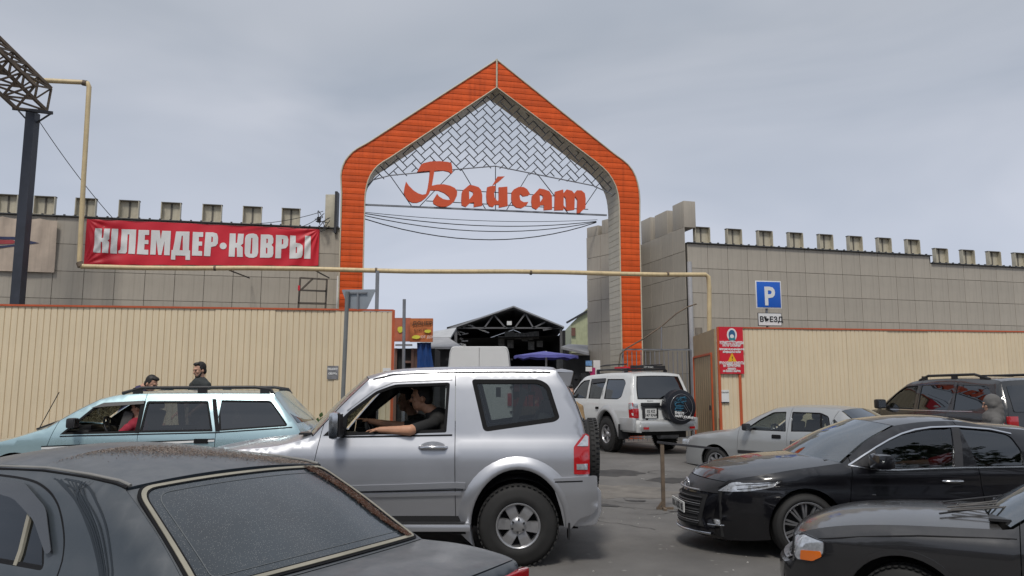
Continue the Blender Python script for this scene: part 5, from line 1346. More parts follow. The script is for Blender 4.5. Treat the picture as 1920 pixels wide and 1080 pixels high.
    for sg in (-1, 1):
        MB().box((mx - .02, sg * (.90 + .13), mz + .02), (.105, .20, .265)).build('mirror', m_chrome, c.root, world=False, bevel=.045)
        MB().box((mx + .0, sg * .90, mz - .05), (.08, .12, .06)).build('mirror_foot', m_trim, c.root, world=False, bevel=.01)
        MB().box((mx + .034, sg * 1.03, mz + .02), (.006, .16, .22)).build('mirror_glass', m_trim, c.root, world=False)
    for sg in (-1, 1):
        MB().box((-3.24, sg * .72, .9), (.12, .26, .18)).build('headlight', m_lamp_c, c.root, world=False, bevel=.03)
    MB().tube([(x1 - .20, -.25, z1 + .03), (x1 - .12, -.0, z1 + .075), (x1 - .02, .35, z1 + .14)], .011, 6).tube([(x1 - .22, .3, z1 + .03), (x1 - .13, .05, z1 + .07), (x1 - .02, -.3, z1 + .15)], .011, 6).build('wiper', m_black, c.root, world=False)
    MB().box((x1 - .13, 0, z1 + .012), (.12, 1.5, .02)).build('cowl', m_trim, c.root, world=False)
    c.chassis(-3.2, bx, [-2.545, 0], .30, .80, .385, .60)
    c.cabin(x1 + .18, z1 - .02, -.72, .12, seatz=.84)
    c.wheels([-2.545, 0.0], .392, .215, .26, 'off', yoff=-.01)
    # luggage and belt inside the rear
    MB().box((-.02, -.72, 1.42), (.06, .03, .62), rot=Matrix.Rotation(R(18), 3, 'Y')).build('seat_belt', m_trim, c.root, world=False)
    MB().box((-.2, -.70, 1.68), (.05, .05, .1)).build('grab_handle', m_trim, c.root, world=False)
    for sg in (-1, 1): MB().box((.5, sg * .82, .33), (.02, .2, .16)).build('mud_flap', m_black, c.root, world=False)
    return c
car_silver = suv()
# ------------------------------------------------------------------ the other cars
def plate(c, o, ux, uy, body, w_=.50, h=.11, kz=False):
    M3 = wm(c.root); r3 = M3.to_3x3().normalized(); ux3 = (r3 @ Vector(ux)).normalized(); uy3 = (r3 @ Vector(uy)).normalized(); n = ux3.cross(uy3)
    O = M3 @ Vector(o); b = MB(); q = [(-w_ / 2, -h / 2), (w_ / 2, -h / 2), (w_ / 2, h / 2), (-w_ / 2, h / 2)]
    b.prism(q, O, ux3, uy3, n * .012); b.build('number_plate', m_plate, c.root)
    text('plate_text', body, h * .9 if '\n' not in body else h * .42, m_print, c.root, O + n * .014 + uy3 * (-h * .32 if '\n' not in body else h * .08), ux3, uy3, .002, xs=.95, align='CENTER', offset=.002)

def wagon():
    p = paint('aqua_paint', (.40, .56, .60), metal=.5, rough=.28, dust=.10)
    c = Car('estate_car', 'pale aqua estate car with roof rails and open front window, by the left fence', (-7.29, 10.82, .24), 4,
            [(0, .78), (.35, .82), (.55, .845), (.75, .85), (.86, .84), (.93, .82), (1.2, .71), (1.42, .60), (1.5, .58)], p, (0, .6, .20, 2), (4.65, .5, .10, 2), shoulder=(.03, .010))
    L = c.L
    wb = L((91, 803))[0]; wt = L((186, 750))[0]; r1, r2 = L((241, 739.5), (512, 738.5)); t1, t2 = L((556, 798), (562, 830))
    hood = L((54, 812), (0, 824))
    c.profile(('front_bumper', [(.0, .25, -.06, 0), (-.02, .45, -.08, 0), (.02, .62, -.08, 0)], p, {}),
              ('bonnet', [(.02, .62, -.08, .02), (.12, .70, -.08, .04), (hood[1][0] if .2 < hood[1][0] < .9 else .5, .80, -.03, .06), (wb[0] - .02, wb[1], -.14, .05)], p, {}),
              ('windscreen', [(wb[0] - .02, wb[1], -.15, .05), ((wb[0] + wt[0]) / 2, (wb[1] + wt[1]) / 2 + .02, -.13, .05), (*wt, -.10, .04)], g_dusty, dict(thick=.004, u0=.95)),
              ('roof', [(*wt, -.10, .04), (*r1, 0, .04), ((r1[0] + r2[0]) / 2, r1[1] + .01, 0, .05), (*r2, .02, .04)], p, {}),
              ('tailgate', [(*r2, .02, .04), (t1[0], t1[1], .08, .0), (t2[0] + .04, t2[1], .08, 0), (t2[0] + .06, .6, .08, 0)], p, {}),
              ('rear_bumper', [(t2[0] + .06, .6, .08, 0), (t2[0] + .08, .45, .08, 0), (t2[0] + .04, .28, .06, 0)], p, {}))
    w1 = fillet(L((112, 815), (175, 764), (196, 757), (271, 752), (256, 812)), [.0, .03, .03, .03, .02])
    w2 = fillet(L((261, 811.5), (276, 752), (391, 751.5), (399, 809)), [.01, .03, .03, .02])
    w3 = fillet(L((411, 808), (409, 750), (509, 751), (541, 799)), [.01, .02, .05, .05])
    xa = L((100, 817))[0][0]; xb = L((258, 817))[0][0]; xc = L((404, 815))[0][0]
    c.body_sides(.22, [(.90, .30, .37, .37), (3.52, .30, .37, .37)], [((xa - .02, .9), (xa - .16, .4)), ((xb, .9), (xb - .0, .3)), ((xc, 1.4), (xc, .5))],
                 [('front_window', w1, None, .03), ('rear_window', w2, g_tint, .028), ('cargo_window', w3, g_dark, .02)], ['front_wing', 'door', 'door', 'quarter_panel'])
    c.pane('front_window', w1, g_clear, near=False)
    for a in (L((271, 752), (258, 812)), L((403, 748), (409, 809))): c.side('pillar_trim', [[(a[0][0] - .035, a[0][1]), (a[0][0] + .02, a[0][1]), (a[1][0] + .02, a[1][1]), (a[1][0] - .035, a[1][1])]], m_rub, off=.003)
    c.side('wind_deflector', [L((172, 765), (196, 755), (272, 751), (271, 757), (200, 762))], m_trim, off=.02, thick=.004)
    c.stripe('belt_seal', L((112, 818), (258, 814.5), (405, 811), (548, 801)), .014, m_rub, off=.004)
    c.stripe('side_moulding', L((78, 840.5), (257, 833), (402, 826)), .026, m_white, off=.010); c.stripe('moulding_edge', L((78, 837), (257, 829.5), (402, 823)), .012, m_rub, off=.012)
    for x, y in ((215, 834), (377, 827)): h = L((x, y))[0]; c.side('door_handle', [fillet([(h[0] - .09, h[1] - .03), (h[0] + .09, h[1] - .03), (h[0] + .09, h[1] + .03), (h[0] - .09, h[1] + .03)], .01)], m_rub, off=.012)
    # roof rails: bars standing on small feet
    z = r1[1] + .085
    for sg in (-1, 1):
        y = sg * .56; b = MB(); b.tube([(r1[0] - .10, y, z - .07), (r1[0] + .15, y, z - .0), (r2[0] - .25, y, z + .01), (r2[0] - .05, y, z - .02), (r2[0] + .0, y, z - .09)], .022, 8)
        for x in (r1[0] + .1, (r1[0] + r2[0]) / 2, r2[0] - .12): b.box((x, y, z - .04), (.12, .035, .08))
        b.build('roof_rail', m_black, c.root, world=False)
    c.mirror(wb[0] + .35, wb[1] + .03, m_trim, (.10, .17, .13)); c.chassis(.1, t2[0], [.90, 3.52], .2, .62, .31, .55)
    c.cabin(wb[0] + .28, wb[1], 2.0, 3.0); c.wheels([.90, 3.52], .305, .19, .19, 'star')
    MB().tube([(wb[0] - .25, -.6, wb[1] - .02), (wb[0] - .1, -.3, wb[1] + .08), (wb[0] + .05, .2, wb[1] + .13)], .012, 6).build('wiper', m_black, c.root, world=False)
    a = at(72, 806, 10.3); MB().tube([a, at(111, 735, 10.35)], .006, 5).build('aerial', m_black, c.root)
    [MB().box((t2[0] + .05, sg * .70, .80), (.08, .2, .22)).build('tail_lamp', m_lamp_r, c.root, world=False, bevel=.01) for sg in (-1, 1)]
    c.side('headlight', [[(.04, .60), (.10, .70), (.34, .74), (.30, .60)]], m_lamp_c, off=.004)
    gl = [(r2[0] + .03, r2[1] - .05, .03, .03), (t1[0] - .02, t1[1] + .03, .07, .0)]; c.strip('rear_screen', gl, g_dark, cut=(-.9, .9), off=.006, thick=.002)
    return c
car_wagon = wagon()

def camry():
    p = paint('black_paint', (.004, .004, .006), rough=.3, coat=1, spec=.3)
    c = Car('sedan', 'glossy black saloon with chrome window line and slatted grille, nose pointing left', (2.95, 8.93, .0), 2,
            [(0, .80), (.25, .86), (.45, .90), (.62, .905), (.74, .885), (.84, .90), (.93, .87), (1.1, .79), (1.3, .66), (1.42, .58)], p, (-.84, .62, .33, 2.3), (3.88, .6, .22, 2), shoulder=(.09, .06))
    L = c.L
    wb = (.43, .955); wt = L((1681, 799))[0]
    rfp = L((1735, 791.5), (1800, 790.5), (1866, 800.5), (1920, 816.5))
    c.profile(('front_lip', [(-.74, .16, -.24, 0), (-.83, .20, -.24, 0)], p, {}),
              ('front_bumper', [(-.83, .20, -.24, 0), (-.84, .34, -.23, 0), (-.82, .50, -.22, .0), (-.79, .62, -.20, .0)], p, {}),
              ('upper_grille', [(-.79, .62, -.20, 0), (-.75, .70, -.18, .0), (-.71, .745, -.17, .01)], m_trim, {}),
              ('bonnet', [(-.71, .745, -.17, .01), (-.60, .80, -.14, .05), (-.2, .875, -.06, .085), (.2, .925, -.08, .075), (*wb, -.20, .05)], p, {}),
              ('windscreen', [(*wb, -.22, .045), ((wb[0] + wt[0]) / 2 - .01, (wb[1] + wt[1]) / 2 + .03, -.18, .045), (*wt, -.12, .045)], g_sky, dict(thick=.004, u0=.96)),
              ('roof', [(*wt, -.12, .045)] + [(a, b, 0, .05) for a, b in rfp[:3]] + [(2.62, 1.27, .02, .05)], p, {}),
              ('rear_screen', [(2.62, 1.27, .02, .05), (3.3, 1.02, .12, .04)], g_dark, dict(thick=.004, u0=.96)),
              ('boot_lid', [(3.3, 1.02, .12, .04), (3.75, .98, .10, .03), (3.84, .94, .08, .02)], p, {}),
              ('tail_panel', [(3.84, .94, .08, .02), (3.87, .7, .10, 0), (3.88, .45, .10, 0), (3.80, .25, .08, 0)], p, {}))
    w1 = fillet(L((1602, 870), (1642, 840), (1690, 814), (1745, 802.5), (1783, 800.5), (1789, 876), (1683, 878.5), (1640, 874)), [.01, .02, .05, .04, .02, .02, .0, .02])
    w2 = fillet(L((1806, 875), (1797, 801.5), (1855, 806.5), (1893, 815), (1916, 846), (1919, 872)), [.01, .02, .04, .06, .03, .02])
    c.body_sides(.2, [(0, .33, .385, .385), (2.825, .33, .385, .385)], [((.50, .95), (.42, .4)), (tuple(L((1796, 800))[0]), (1.86, .3)), ((2.75, 1.1), (2.6, .75))],
                 [('front_window', w1, g_tint, .0), ('rear_window', w2, g_dark, .0)], ['front_wing', 'door', 'door', 'quarter_panel'])
    c.side('pillar_trim', [L((1783, 800), (1797, 801), (1806, 876), (1790, 877))], m_black, off=.003)
    c.stripe('chrome_line', L((1590, 872), (1614, 856), (1642, 838), (1666, 824), (1690, 812.5), (1715, 805), (1745, 800.5), (1792, 799), (1855, 804), (1895, 812.5)), .014, m_chrome, off=.008)
    c.stripe('chrome_line', L((1592, 872), (1640, 880), (1684, 881), (1740, 878.5), (1807, 876.5), (1919, 875)), .012, m_chrome, off=.006)
    c.side('quarter_trim', [L((1600, 872), (1640, 842), (1650, 877))], m_black, off=.002)
    hx, hz = L((1787, 902))[0]; c.handle(hx, hz, m_chrome, l=.21, h=.022); c.handle(hx + 1.0, hz + .02, m_chrome, l=.21, h=.022)
    mx, mz = L((1658, 866))[0]
    c.mirror(mx - .12, mz - .02, p, (.17, .24, .15))
    # headlights
    hl = [(-.80, .655), (-.55, .765), (-.20, .775), (-.30, .735), (-.56, .69)]
    hl = L((1346, 920), (1372, 903), (1464, 902.5), (1449, 913.5), (1403, 921))
    c.side('headlight', [hl], m_lamp_c, off=.006, thick=.02, step=(.05, .05), back=m_lamp_c)
    c.side('headlight_brow', [L((1345, 914), (1366, 900), (1466, 899), (1466, 903), (1372, 904))], m_black, off=.009, thick=.01)
    c.stripe('headlight_line', L((1362, 917), (1405, 916), (1440, 911)), .007, m_black, off=.009); c.stripe('headlight_line', L((1362, 909), (1400, 908.5), (1455, 905)), .006, m_black, off=.009)
    # grille bars and lower lip wrap the nose
    def bar_(z, u, r, m, nm, dx=0, n=18):
        b = MB(); pts = []
        for k in range(n + 1):
            uu = -u + 2 * u * k / n; xe = np.interp(z, [.2, .34, .5, .62, .70], [-.83, -.84, -.82, -.79, -.75]); bx_ = -.225
            pts.append((xe + bx_ * (1 - abs(uu) ** 2.2) - .012 + dx, uu * float(c.W(xe, z)), z))
        b.tube(pts, r, 6).build(nm, m, c.root, world=False)
    c.strip('lower_grille', [(-.835, .26, -.235, 0), (-.84, .36, -.23, 0), (-.82, .5, -.22, 0), (-.795, .60, -.20, 0)], m_dark, cut=(-.80, .80), off=.006, thick=.004)
    for z in (.29, .335, .38, .425, .47, .515, .56): bar_(z, .70 + (z - .3) * .1, .009, m_chrome if False else m_trim, 'grille_bar'); 
    for z in (.312, .402, .492): bar_(z, .72, .005, m_alloy, 'grille_line')
    bar_(.205, .97, .014, m_chrome, 'lip_trim', dx=-.02); bar_(.635, .62, .012, m_alloy, 'grille_brow')
    for sg in (-1, 1):
        MB().box((-.85, sg * .64, .35), (.05, .10, .05)).build('fog_lamp', m_lamp_c, c.root, world=False, bevel=.015)
        MB().tube([(-.93, sg * .58, .315), (-.87, sg * .66, .318), (-.80, sg * .73, .325)], .007, 6).build('fog_trim', m_chrome, c.root, world=False)
    MB().tube([(-.985, .10 * math.cos(t), .665 + .065 * math.sin(t)) for t in np.linspace(0, 6.283, 21)], .008, 6).tube([(-.99, .05 * math.cos(t), .665 + .062 * math.sin(t)) for t in np.linspace(0, 6.283, 17)], .006, 6).tube([(-.99, .075 * math.cos(t), .69 + .02 * math.sin(t)) for t in np.linspace(0, 6.283, 17)], .006, 6).build('badge', m_chrome, c.root, world=False)
    plate(c, (-1.085, 0, .44), (0, -1, 0), (0, 0, 1), '816 ASD 05', .52, .11)
    c.chassis(-.8, 3.7, [0, 2.825], .16, .60, .34, .60); c.cabin(.95, .93, 1.55, 2.5); c.wheels([0, 2.825], .335, .245, .22, 'multi', yoff=.015)
    MB().box((1.33, 0, 1.30), (.04, .24, .06)).build('rear_view_mirror', m_black, c.root, world=False, bevel=.01)
    MB().box((.36, 0, .965), (.10, 1.3, .02)).build('cowl', m_trim, c.root, world=False)
    return c
car_camry = camry()

def nexia():
    p = paint('pale_silver_paint', (.40, .41, .41), metal=.45, rough=.38, coat=.7, dust=.25)
    c = Car('sedan', 'pale grey older saloon parked askew between the white off-roader and the black saloon', (4.05, 16.55, .01), -50,
            [(0, .74), (.3, .80), (.55, .83), (.75, .83), (.86, .815), (.93, .79), (1.15, .69), (1.33, .57), (1.4, .55)], p, (0, .5, .16, 2), (4.45, .5, .12, 2), shoulder=(.06, .04))
    c.profile(('front_bumper', [(.0, .24, -.10, 0), (-.02, .40, -.10, 0), (.03, .56, -.10, 0)], p, {}),
              ('grille', [(.03, .56, -.10, 0), (.07, .68, -.10, .01)], m_trim, {}),
              ('bonnet', [(.07, .68, -.10, .01), (.25, .76, -.08, .05), (.8, .84, -.04, .06), (1.22, .90, -.12, .05)], p, {}),
              ('windscreen', [(1.22, .90, -.13, .05), (1.62, 1.14, -.12, .05), (2.0, 1.32, -.09, .04)], g_mid, dict(thick=.004, u0=.95)),
              ('roof', [(2.0, 1.32, -.09, .04), (2.35, 1.36, 0, .04), (2.9, 1.36, 0, .04), (3.3, 1.315, .02, .04)], p, {}),
              ('rear_screen', [(3.3, 1.315, .02, .04), (3.82, 1.0, .08, .03)], g_dark, dict(thick=.004, u0=.95)),
              ('boot_lid', [(3.82, 1.0, .08, .03), (4.3, .97, .08, .02), (4.4, .93, .06, .01)], p, {}),
              ('tail_panel', [(4.4, .93, .06, .01), (4.44, .65, .06, 0), (4.45, .45, .06, 0), (4.38, .26, .06, 0)], p, {}))
    w1 = fillet([(1.50, .93), (1.78, 1.13), (2.02, 1.27), (2.28, 1.285), (2.36, .93)], [.0, .03, .04, .02, .02])
    w2 = fillet([(2.46, .935), (2.40, 1.285), (2.95, 1.28), (3.12, 1.22), (3.22, .96)], [.01, .02, .04, .05, .02])
    w3 = fillet([(3.27, .97), (3.20, 1.20), (3.50, .98)], .01)
    c.body_sides(.2, [(.84, .29, .34, .34), (3.36, .29, .34, .34)], [((1.38, .9), (1.32, .3)), ((2.38, 1.3), (2.40, .3)), ((3.24, 1.25), (3.0, .5))],
                 [('front_window', w1, g_clear, .018), ('rear_window', w2, g_mid, .018), ('quarter_window', w3, g_tint, .01)], ['front_wing', 'door', 'door', 'quarter_panel'])
    c.stripe('window_bar', [(3.05, .95), (3.0, 1.26)], .01, m_rub) if False else None
    c.side('window_bar', [[(3.02, .95), (3.05, .95), (2.97, 1.26), (2.94, 1.26)]], m_rub, off=-.004)
    c.stripe('side_moulding', [(1.36, .52), (3.0, .52)], .06, m_trim, off=.006)
    for x in (2.18, 3.05): c.side('door_handle', [fillet([(x - .09, .80), (x + .09, .80), (x + .09, .87), (x - .09, .87)], .02)], m_rub, off=.012)
    c.mirror(1.62, .95, m_black, (.10, .17, .13)); c.side('headlight', [[(.02, .56), (.05, .68), (.20, .70), (.18, .58)]], m_lamp_c, off=.004)
    for sg in (-1, 1): MB().box((.02, sg * .55, .63), (.10, .34, .12)).build('headlight', m_lamp_c, c.root, world=False, bevel=.02); MB().box((4.43, sg * .56, .78), (.06, .36, .17)).build('tail_lamp', m_lamp_r, c.root, world=False, bevel=.01)
    c.chassis(.1, 4.3, [.84, 3.36], .18, .58, .29, .54); c.cabin(1.62, .91, 2.15, 3.05); c.wheels([.84, 3.36], .285, .18, .175, 'star')
    MB().box((2.05, 0, 1.24), (.03, .2, .06)).build('rear_view_mirror', m_black, c.root, world=False)
    return c
car_nexia = nexia()

def white_suv():
    p = paint('white_paint', (.66, .67, .66), rough=.35, coat=.8, dust=.15); p2 = paint('silver_cladding', (.50, .51, .51), metal=.4, rough=.4, coat=.5, dust=.2)
    c = Car('off_road_car', 'white lifted off-road car with a roof basket and a black printed spare wheel cover', (3.55, 18.15, .22), -68,
            [(0, .76), (.4, .80), (.62, .855), (.8, .865), (1.0, .865), (1.15, .85), (1.22, .83), (1.5, .77), (1.8, .68), (1.9, .65)], p, (-4.6, .5, .16, 2), (.0, .25, .06, 2), shoulder=(.07, .045))
    c.profile(('front_bumper', [(-4.55, .45, -.1, 0), (-4.62, .62, -.1, 0), (-4.6, .8, -.1, 0)], p2, {}),
              ('grille', [(-4.6, .8, -.1, 0), (-4.56, 1.0, -.1, 0)], m_trim, {}),
              ('bonnet', [(-4.56, 1.0, -.1, .02), (-4.3, 1.10, -.06, .05), (-3.7, 1.16, -.02, .06), (-3.45, 1.2, -.1, .05)], p, {}),
              ('windscreen', [(-3.45, 1.2, -.1, .05), (-2.9, 1.70, -.1, .04)], g_tint, dict(thick=.004, u0=.95)),
              ('roof', [(-2.9, 1.70, -.1, .04), (-2.6, 1.82, 0, .04), (-1.5, 1.87, 0, .04), (-.6, 1.86, 0, .04), (-.32, 1.83, .02, .03)], p, {}),
              ('tailgate', [(-.32, 1.83, .02, .03), (-.20, 1.5, .03, 0), (-.08, 1.18, .03, 0), (-.03, .95, .03, 0), (-.02, .78, .03, 0)], p, {}),
              ('rear_bumper', [(-.02, .78, .03, 0), (.10, .76, .06, 0), (.13, .66, .06, 0), (.10, .52, .06, 0)], p2, {}))
    w1 = fillet([(-3.25, 1.24), (-2.85, 1.62), (-2.68, 1.70), (-2.36, 1.72), (-2.34, 1.24)], [.0, .04, .04, .02, .02])
    w2 = fillet([(-2.24, 1.24), (-2.28, 1.72), (-1.52, 1.73), (-1.50, 1.24)], [.01, .02, .02, .02])
    w3 = fillet([(-1.42, 1.24), (-1.44, 1.73), (-.62, 1.72), (-.50, 1.62), (-.58, 1.30), (-.75, 1.24)], [.01, .02, .08, .05, .06, .05])
    c.body_sides(.50, [(-1.22, .42, .50, .56), (-3.90, .42, .50, .56)], [((-3.3, 1.2), (-3.30, .5)), ((-2.30, 1.8), (-2.28, .5)), ((-1.47, 1.8), (-1.75, .6))],
                 [('front_window', w1, g_tint, .02), ('rear_window', w2, g_tint, .02), ('cargo_window', w3, g_dark, .02)], ['front_wing', 'door', 'door', 'quarter_panel'])
    c.side('wind_deflector', [[(-2.24, 1.62), (-2.24, 1.74), (-1.5, 1.75), (-1.5, 1.66)]], m_trim, off=.02, thick=.004)
    for sg in (-1, 1):      # flares and lower cladding
        for cx in (-1.22, -3.90):
            o_ = arc(cx, .46, .62, -5, 185, 20, .64); i_ = arc(cx, .42, .49, -5, 185, 20, .55); v = []
            for (ox, oz), (ix, iz) in zip(o_, i_):
                for t in (0, .3, .7, 1): x = ox + (ix - ox) * t; z = oz + (iz - oz) * t; v.append((x, sg * (float(c.W(x, max(z, .4))) - .004 + .055 * math.sin(min(1, t * 1.3) * math.pi / 2)), z))
                v.append((ix, sg * (.80), iz))
            f = [(i * 5 + j, i * 5 + j + 1, i * 5 + j + 6, i * 5 + j + 5) for i in range(20) for j in range(4)]
            MB().add(v, f if sg < 0 else [q[::-1] for q in f], 0, True).build('wheel_flare', p2, c.root, world=False)
        c.side('cladding', [[(-3.36, .56), (-1.78, .56), (-1.80, .72), (-3.34, .72)]], p2, off=.012, near=sg < 0, both=False)
        MB().box((-.28, sg * .84, .68), (.62, .10, .30)).build('bumper_corner', p2, c.root, world=False, bevel=.03)
        c.side('tail_lamp', [fillet([(-.16, .82), (-.20, 1.16), (-.08, 1.17), (-.03, .95), (-.01, .82)], .015)], m_lamp_r, off=.008, near=sg < 0, both=False)
        c.side('lamp_top', [[(-.18, 1.02), (-.20, 1.15), (-.09, 1.16), (-.045, 1.02)]], m_lamp_c, off=.013, near=sg < 0, both=False)
        MB().box((-.01, sg * .77, .93), (.05, .12, .22)).build('tail_lamp', m_lamp_r, c.root, world=False, bevel=.01); MB().box((-.05, sg * .76, 1.09), (.05, .11, .13)).build('lamp_top', m_lamp_c, c.root, world=False, bevel=.01)
    c.strip('rear_screen', [(-.29, 1.76, .03, .02), (-.20, 1.5, .035, 0), (-.11, 1.27, .035, 0)], g_dark, cut=(-.86, .86), off=.007, thick=.002, rad=.04)
    c.strip('screen_surround', [(-.30, 1.78, .03, .02), (-.20, 1.5, .035, 0), (-.10, 1.25, .035, 0)], m_rub, cut=(-.89, .89), off=.003, thick=.002)
    MB().box((.00, -.40, .98), (.03, .42, .34)).build('plate_recess', m_trim, c.root, world=False, bevel=.01); MB().box((.012, -.40, 1.13), (.04, .50, .08)).build('plate_garnish', m_black, c.root, world=False, bevel=.01)
    plate(c, (.02, -.40, .93), (0, 1, 0), (0, 0, 1), '02 KZ\n147 RNA', .30, .21)
    # spare wheel in its printed cover
    cw = (.17, .27, 1.07); b = MB(); b.cyl((cw[0] - .15, cw[1], cw[2]), (cw[0] + .10, cw[1], cw[2]), .40, 40)
    o = b.build('spare_wheel_cover', mat('cover_black', (.010, .011, .016), .35, var=.2), c.root, world=False, bevel=.035)
    ring = MB(); ring.tube([(cw[0] + .105, cw[1] + .30 * math.cos(t), cw[2] + .30 * math.sin(t)) for t in np.linspace(0, 6.283, 41)], .004, 5); ring.build('printed_ring', m_alloy, o, world=False)
    mt = mat('print_teal', (.015, .09, .15), .5, var=.7, scale=14); k = MB(); X = cw[0] + .106
    for dy, dz, a, b_, r in ((-.06, .06, .12, .05, .016), (-.04, .0, .11, .04, .014), (-.08, -.05, .10, .035, .012), (.05, .17, .10, .05, .014)):
        k.tube([(X, cw[1] + dy + a * math.cos(t), cw[2] + dz + b_ * math.sin(t)) for t in np.linspace(.4, 5.6, 15)], r, 5)
    for dy, dz in ((-.16, .10), (-.10, .18), (-.02, .20), (.10, .21)): k.tube([(X, cw[1] + dy + .03 * math.cos(t), cw[2] + dz + .03 * math.sin(t)) for t in np.linspace(0, 6.283, 9)], .010, 5)
    k.build('printed_figure', mt, o, world=False)
    k = MB(); k.bar((X, cw[1] + .06, cw[2] + .14), (X, cw[1] + .24, cw[2] - .14), .008, .006); k.bar((X, cw[1] + .06, cw[2] + .04), (X, cw[1] + .16, cw[2] - .09), .006, .006); k.bar((X, cw[1] + .02, cw[2] - .18), (X, cw[1] + .16, cw[2] - .10), .006, .006); k.build('printed_line', m_alloy, o, world=False)
    local_text(c, 'lettering', 'ENJOY', .085, m_white, (X + .003, cw[1] - .19, cw[2] - .145), (0, 1, -.12), (0, 0, 1), align='LEFT', offset=.003)
    local_text(c, 'lettering', 'HAPPY JOURNEY', .072, m_white, (X + .003, cw[1] - .19, cw[2] - .215), (0, 1, -.12), (0, 0, 1), align='LEFT', offset=.003)
    MB().box((.0, .0, 1.08), (.05, .35, .05)).build('wheel_bracket', m_black, c.root, world=False)
    for sg in (-1, 1): MB().box((.17, sg * .62, .60), (.01, .14, .05)).build('reflector', m_lamp_r, c.root, world=False)
    # roof basket
    z = 1.96; b = MB()
    for sg in (-1, 1): b.tube([(-2.3, sg * .52, z), (-.75, sg * .52, z)], .022, 8); b.tube([(-2.2, sg * .48, z + .10), (-1.9, sg * .50, z + .12), (-.85, sg * .50, z + .12)], .016, 8)
    for i in range(9): x = -2.3 + 1.55 * i / 8; b.bar((x, -.52, z), (x, .52, z), .03, .02)
    for x in (-2.2, -.8): b.bar((x, -.55, z - .09), (x, .55, z - .09), .05, .03); b.box((x, -.55, z - .07), (.08, .06, .12)); b.box((x, .55, z - .07), (.08, .06, .12))
    b.build('roof_basket', m_black, c.root, world=False)
    q = MB(); q.box((-.70, 0, z + .05), (.05, .95, .07)); q.build('basket_panel', m_black, c.root, world=False); MB().box((-1.6, -.1, z + .05), (.5, .35, .05)).build('red_load', m_red, c.root, world=False, bevel=.01)
    local_text(c, 'lettering', 'OFF ROAD', .055, m_plate, (-.672, 0, z + .03), (0, 1, 0), (0, 0, 1))
    for x in (-1.7, -2.55): c.side('door_handle', [fillet([(x - .07, .99), (x + .07, .99), (x + .07, 1.05), (x - .07, 1.05)], .02)], m_rub, off=.02)
    c.mirror(-3.1, 1.28, p, (.12, .2, .18)); c.chassis(-4.5, .0, [-3.9, -1.22], .42, .80, .42, .52); c.cabin(-3.15, 1.22, -2.55, -1.6, seatz=.95)
    c.wheels([-3.9, -1.22], .415, .215, .27, 'off5', yoff=-.03)
    for sg in (-1, 1): MB().box((-.55, sg * .80, .50), (.02, .26, .34)).build('mud_flap', m_black, c.root, world=False)
    MB().cyl((-.3, 0, .42), (-.3, .5, .42), .10, 12).build('silencer', m_steel, c.root, world=False)
    local_text(c, 'lettering', 'PRADO', .05, m_trim, (.005, -.40, 1.19), (0, 1, 0), (0, 0, 1))
    return c
car_white = white_suv()

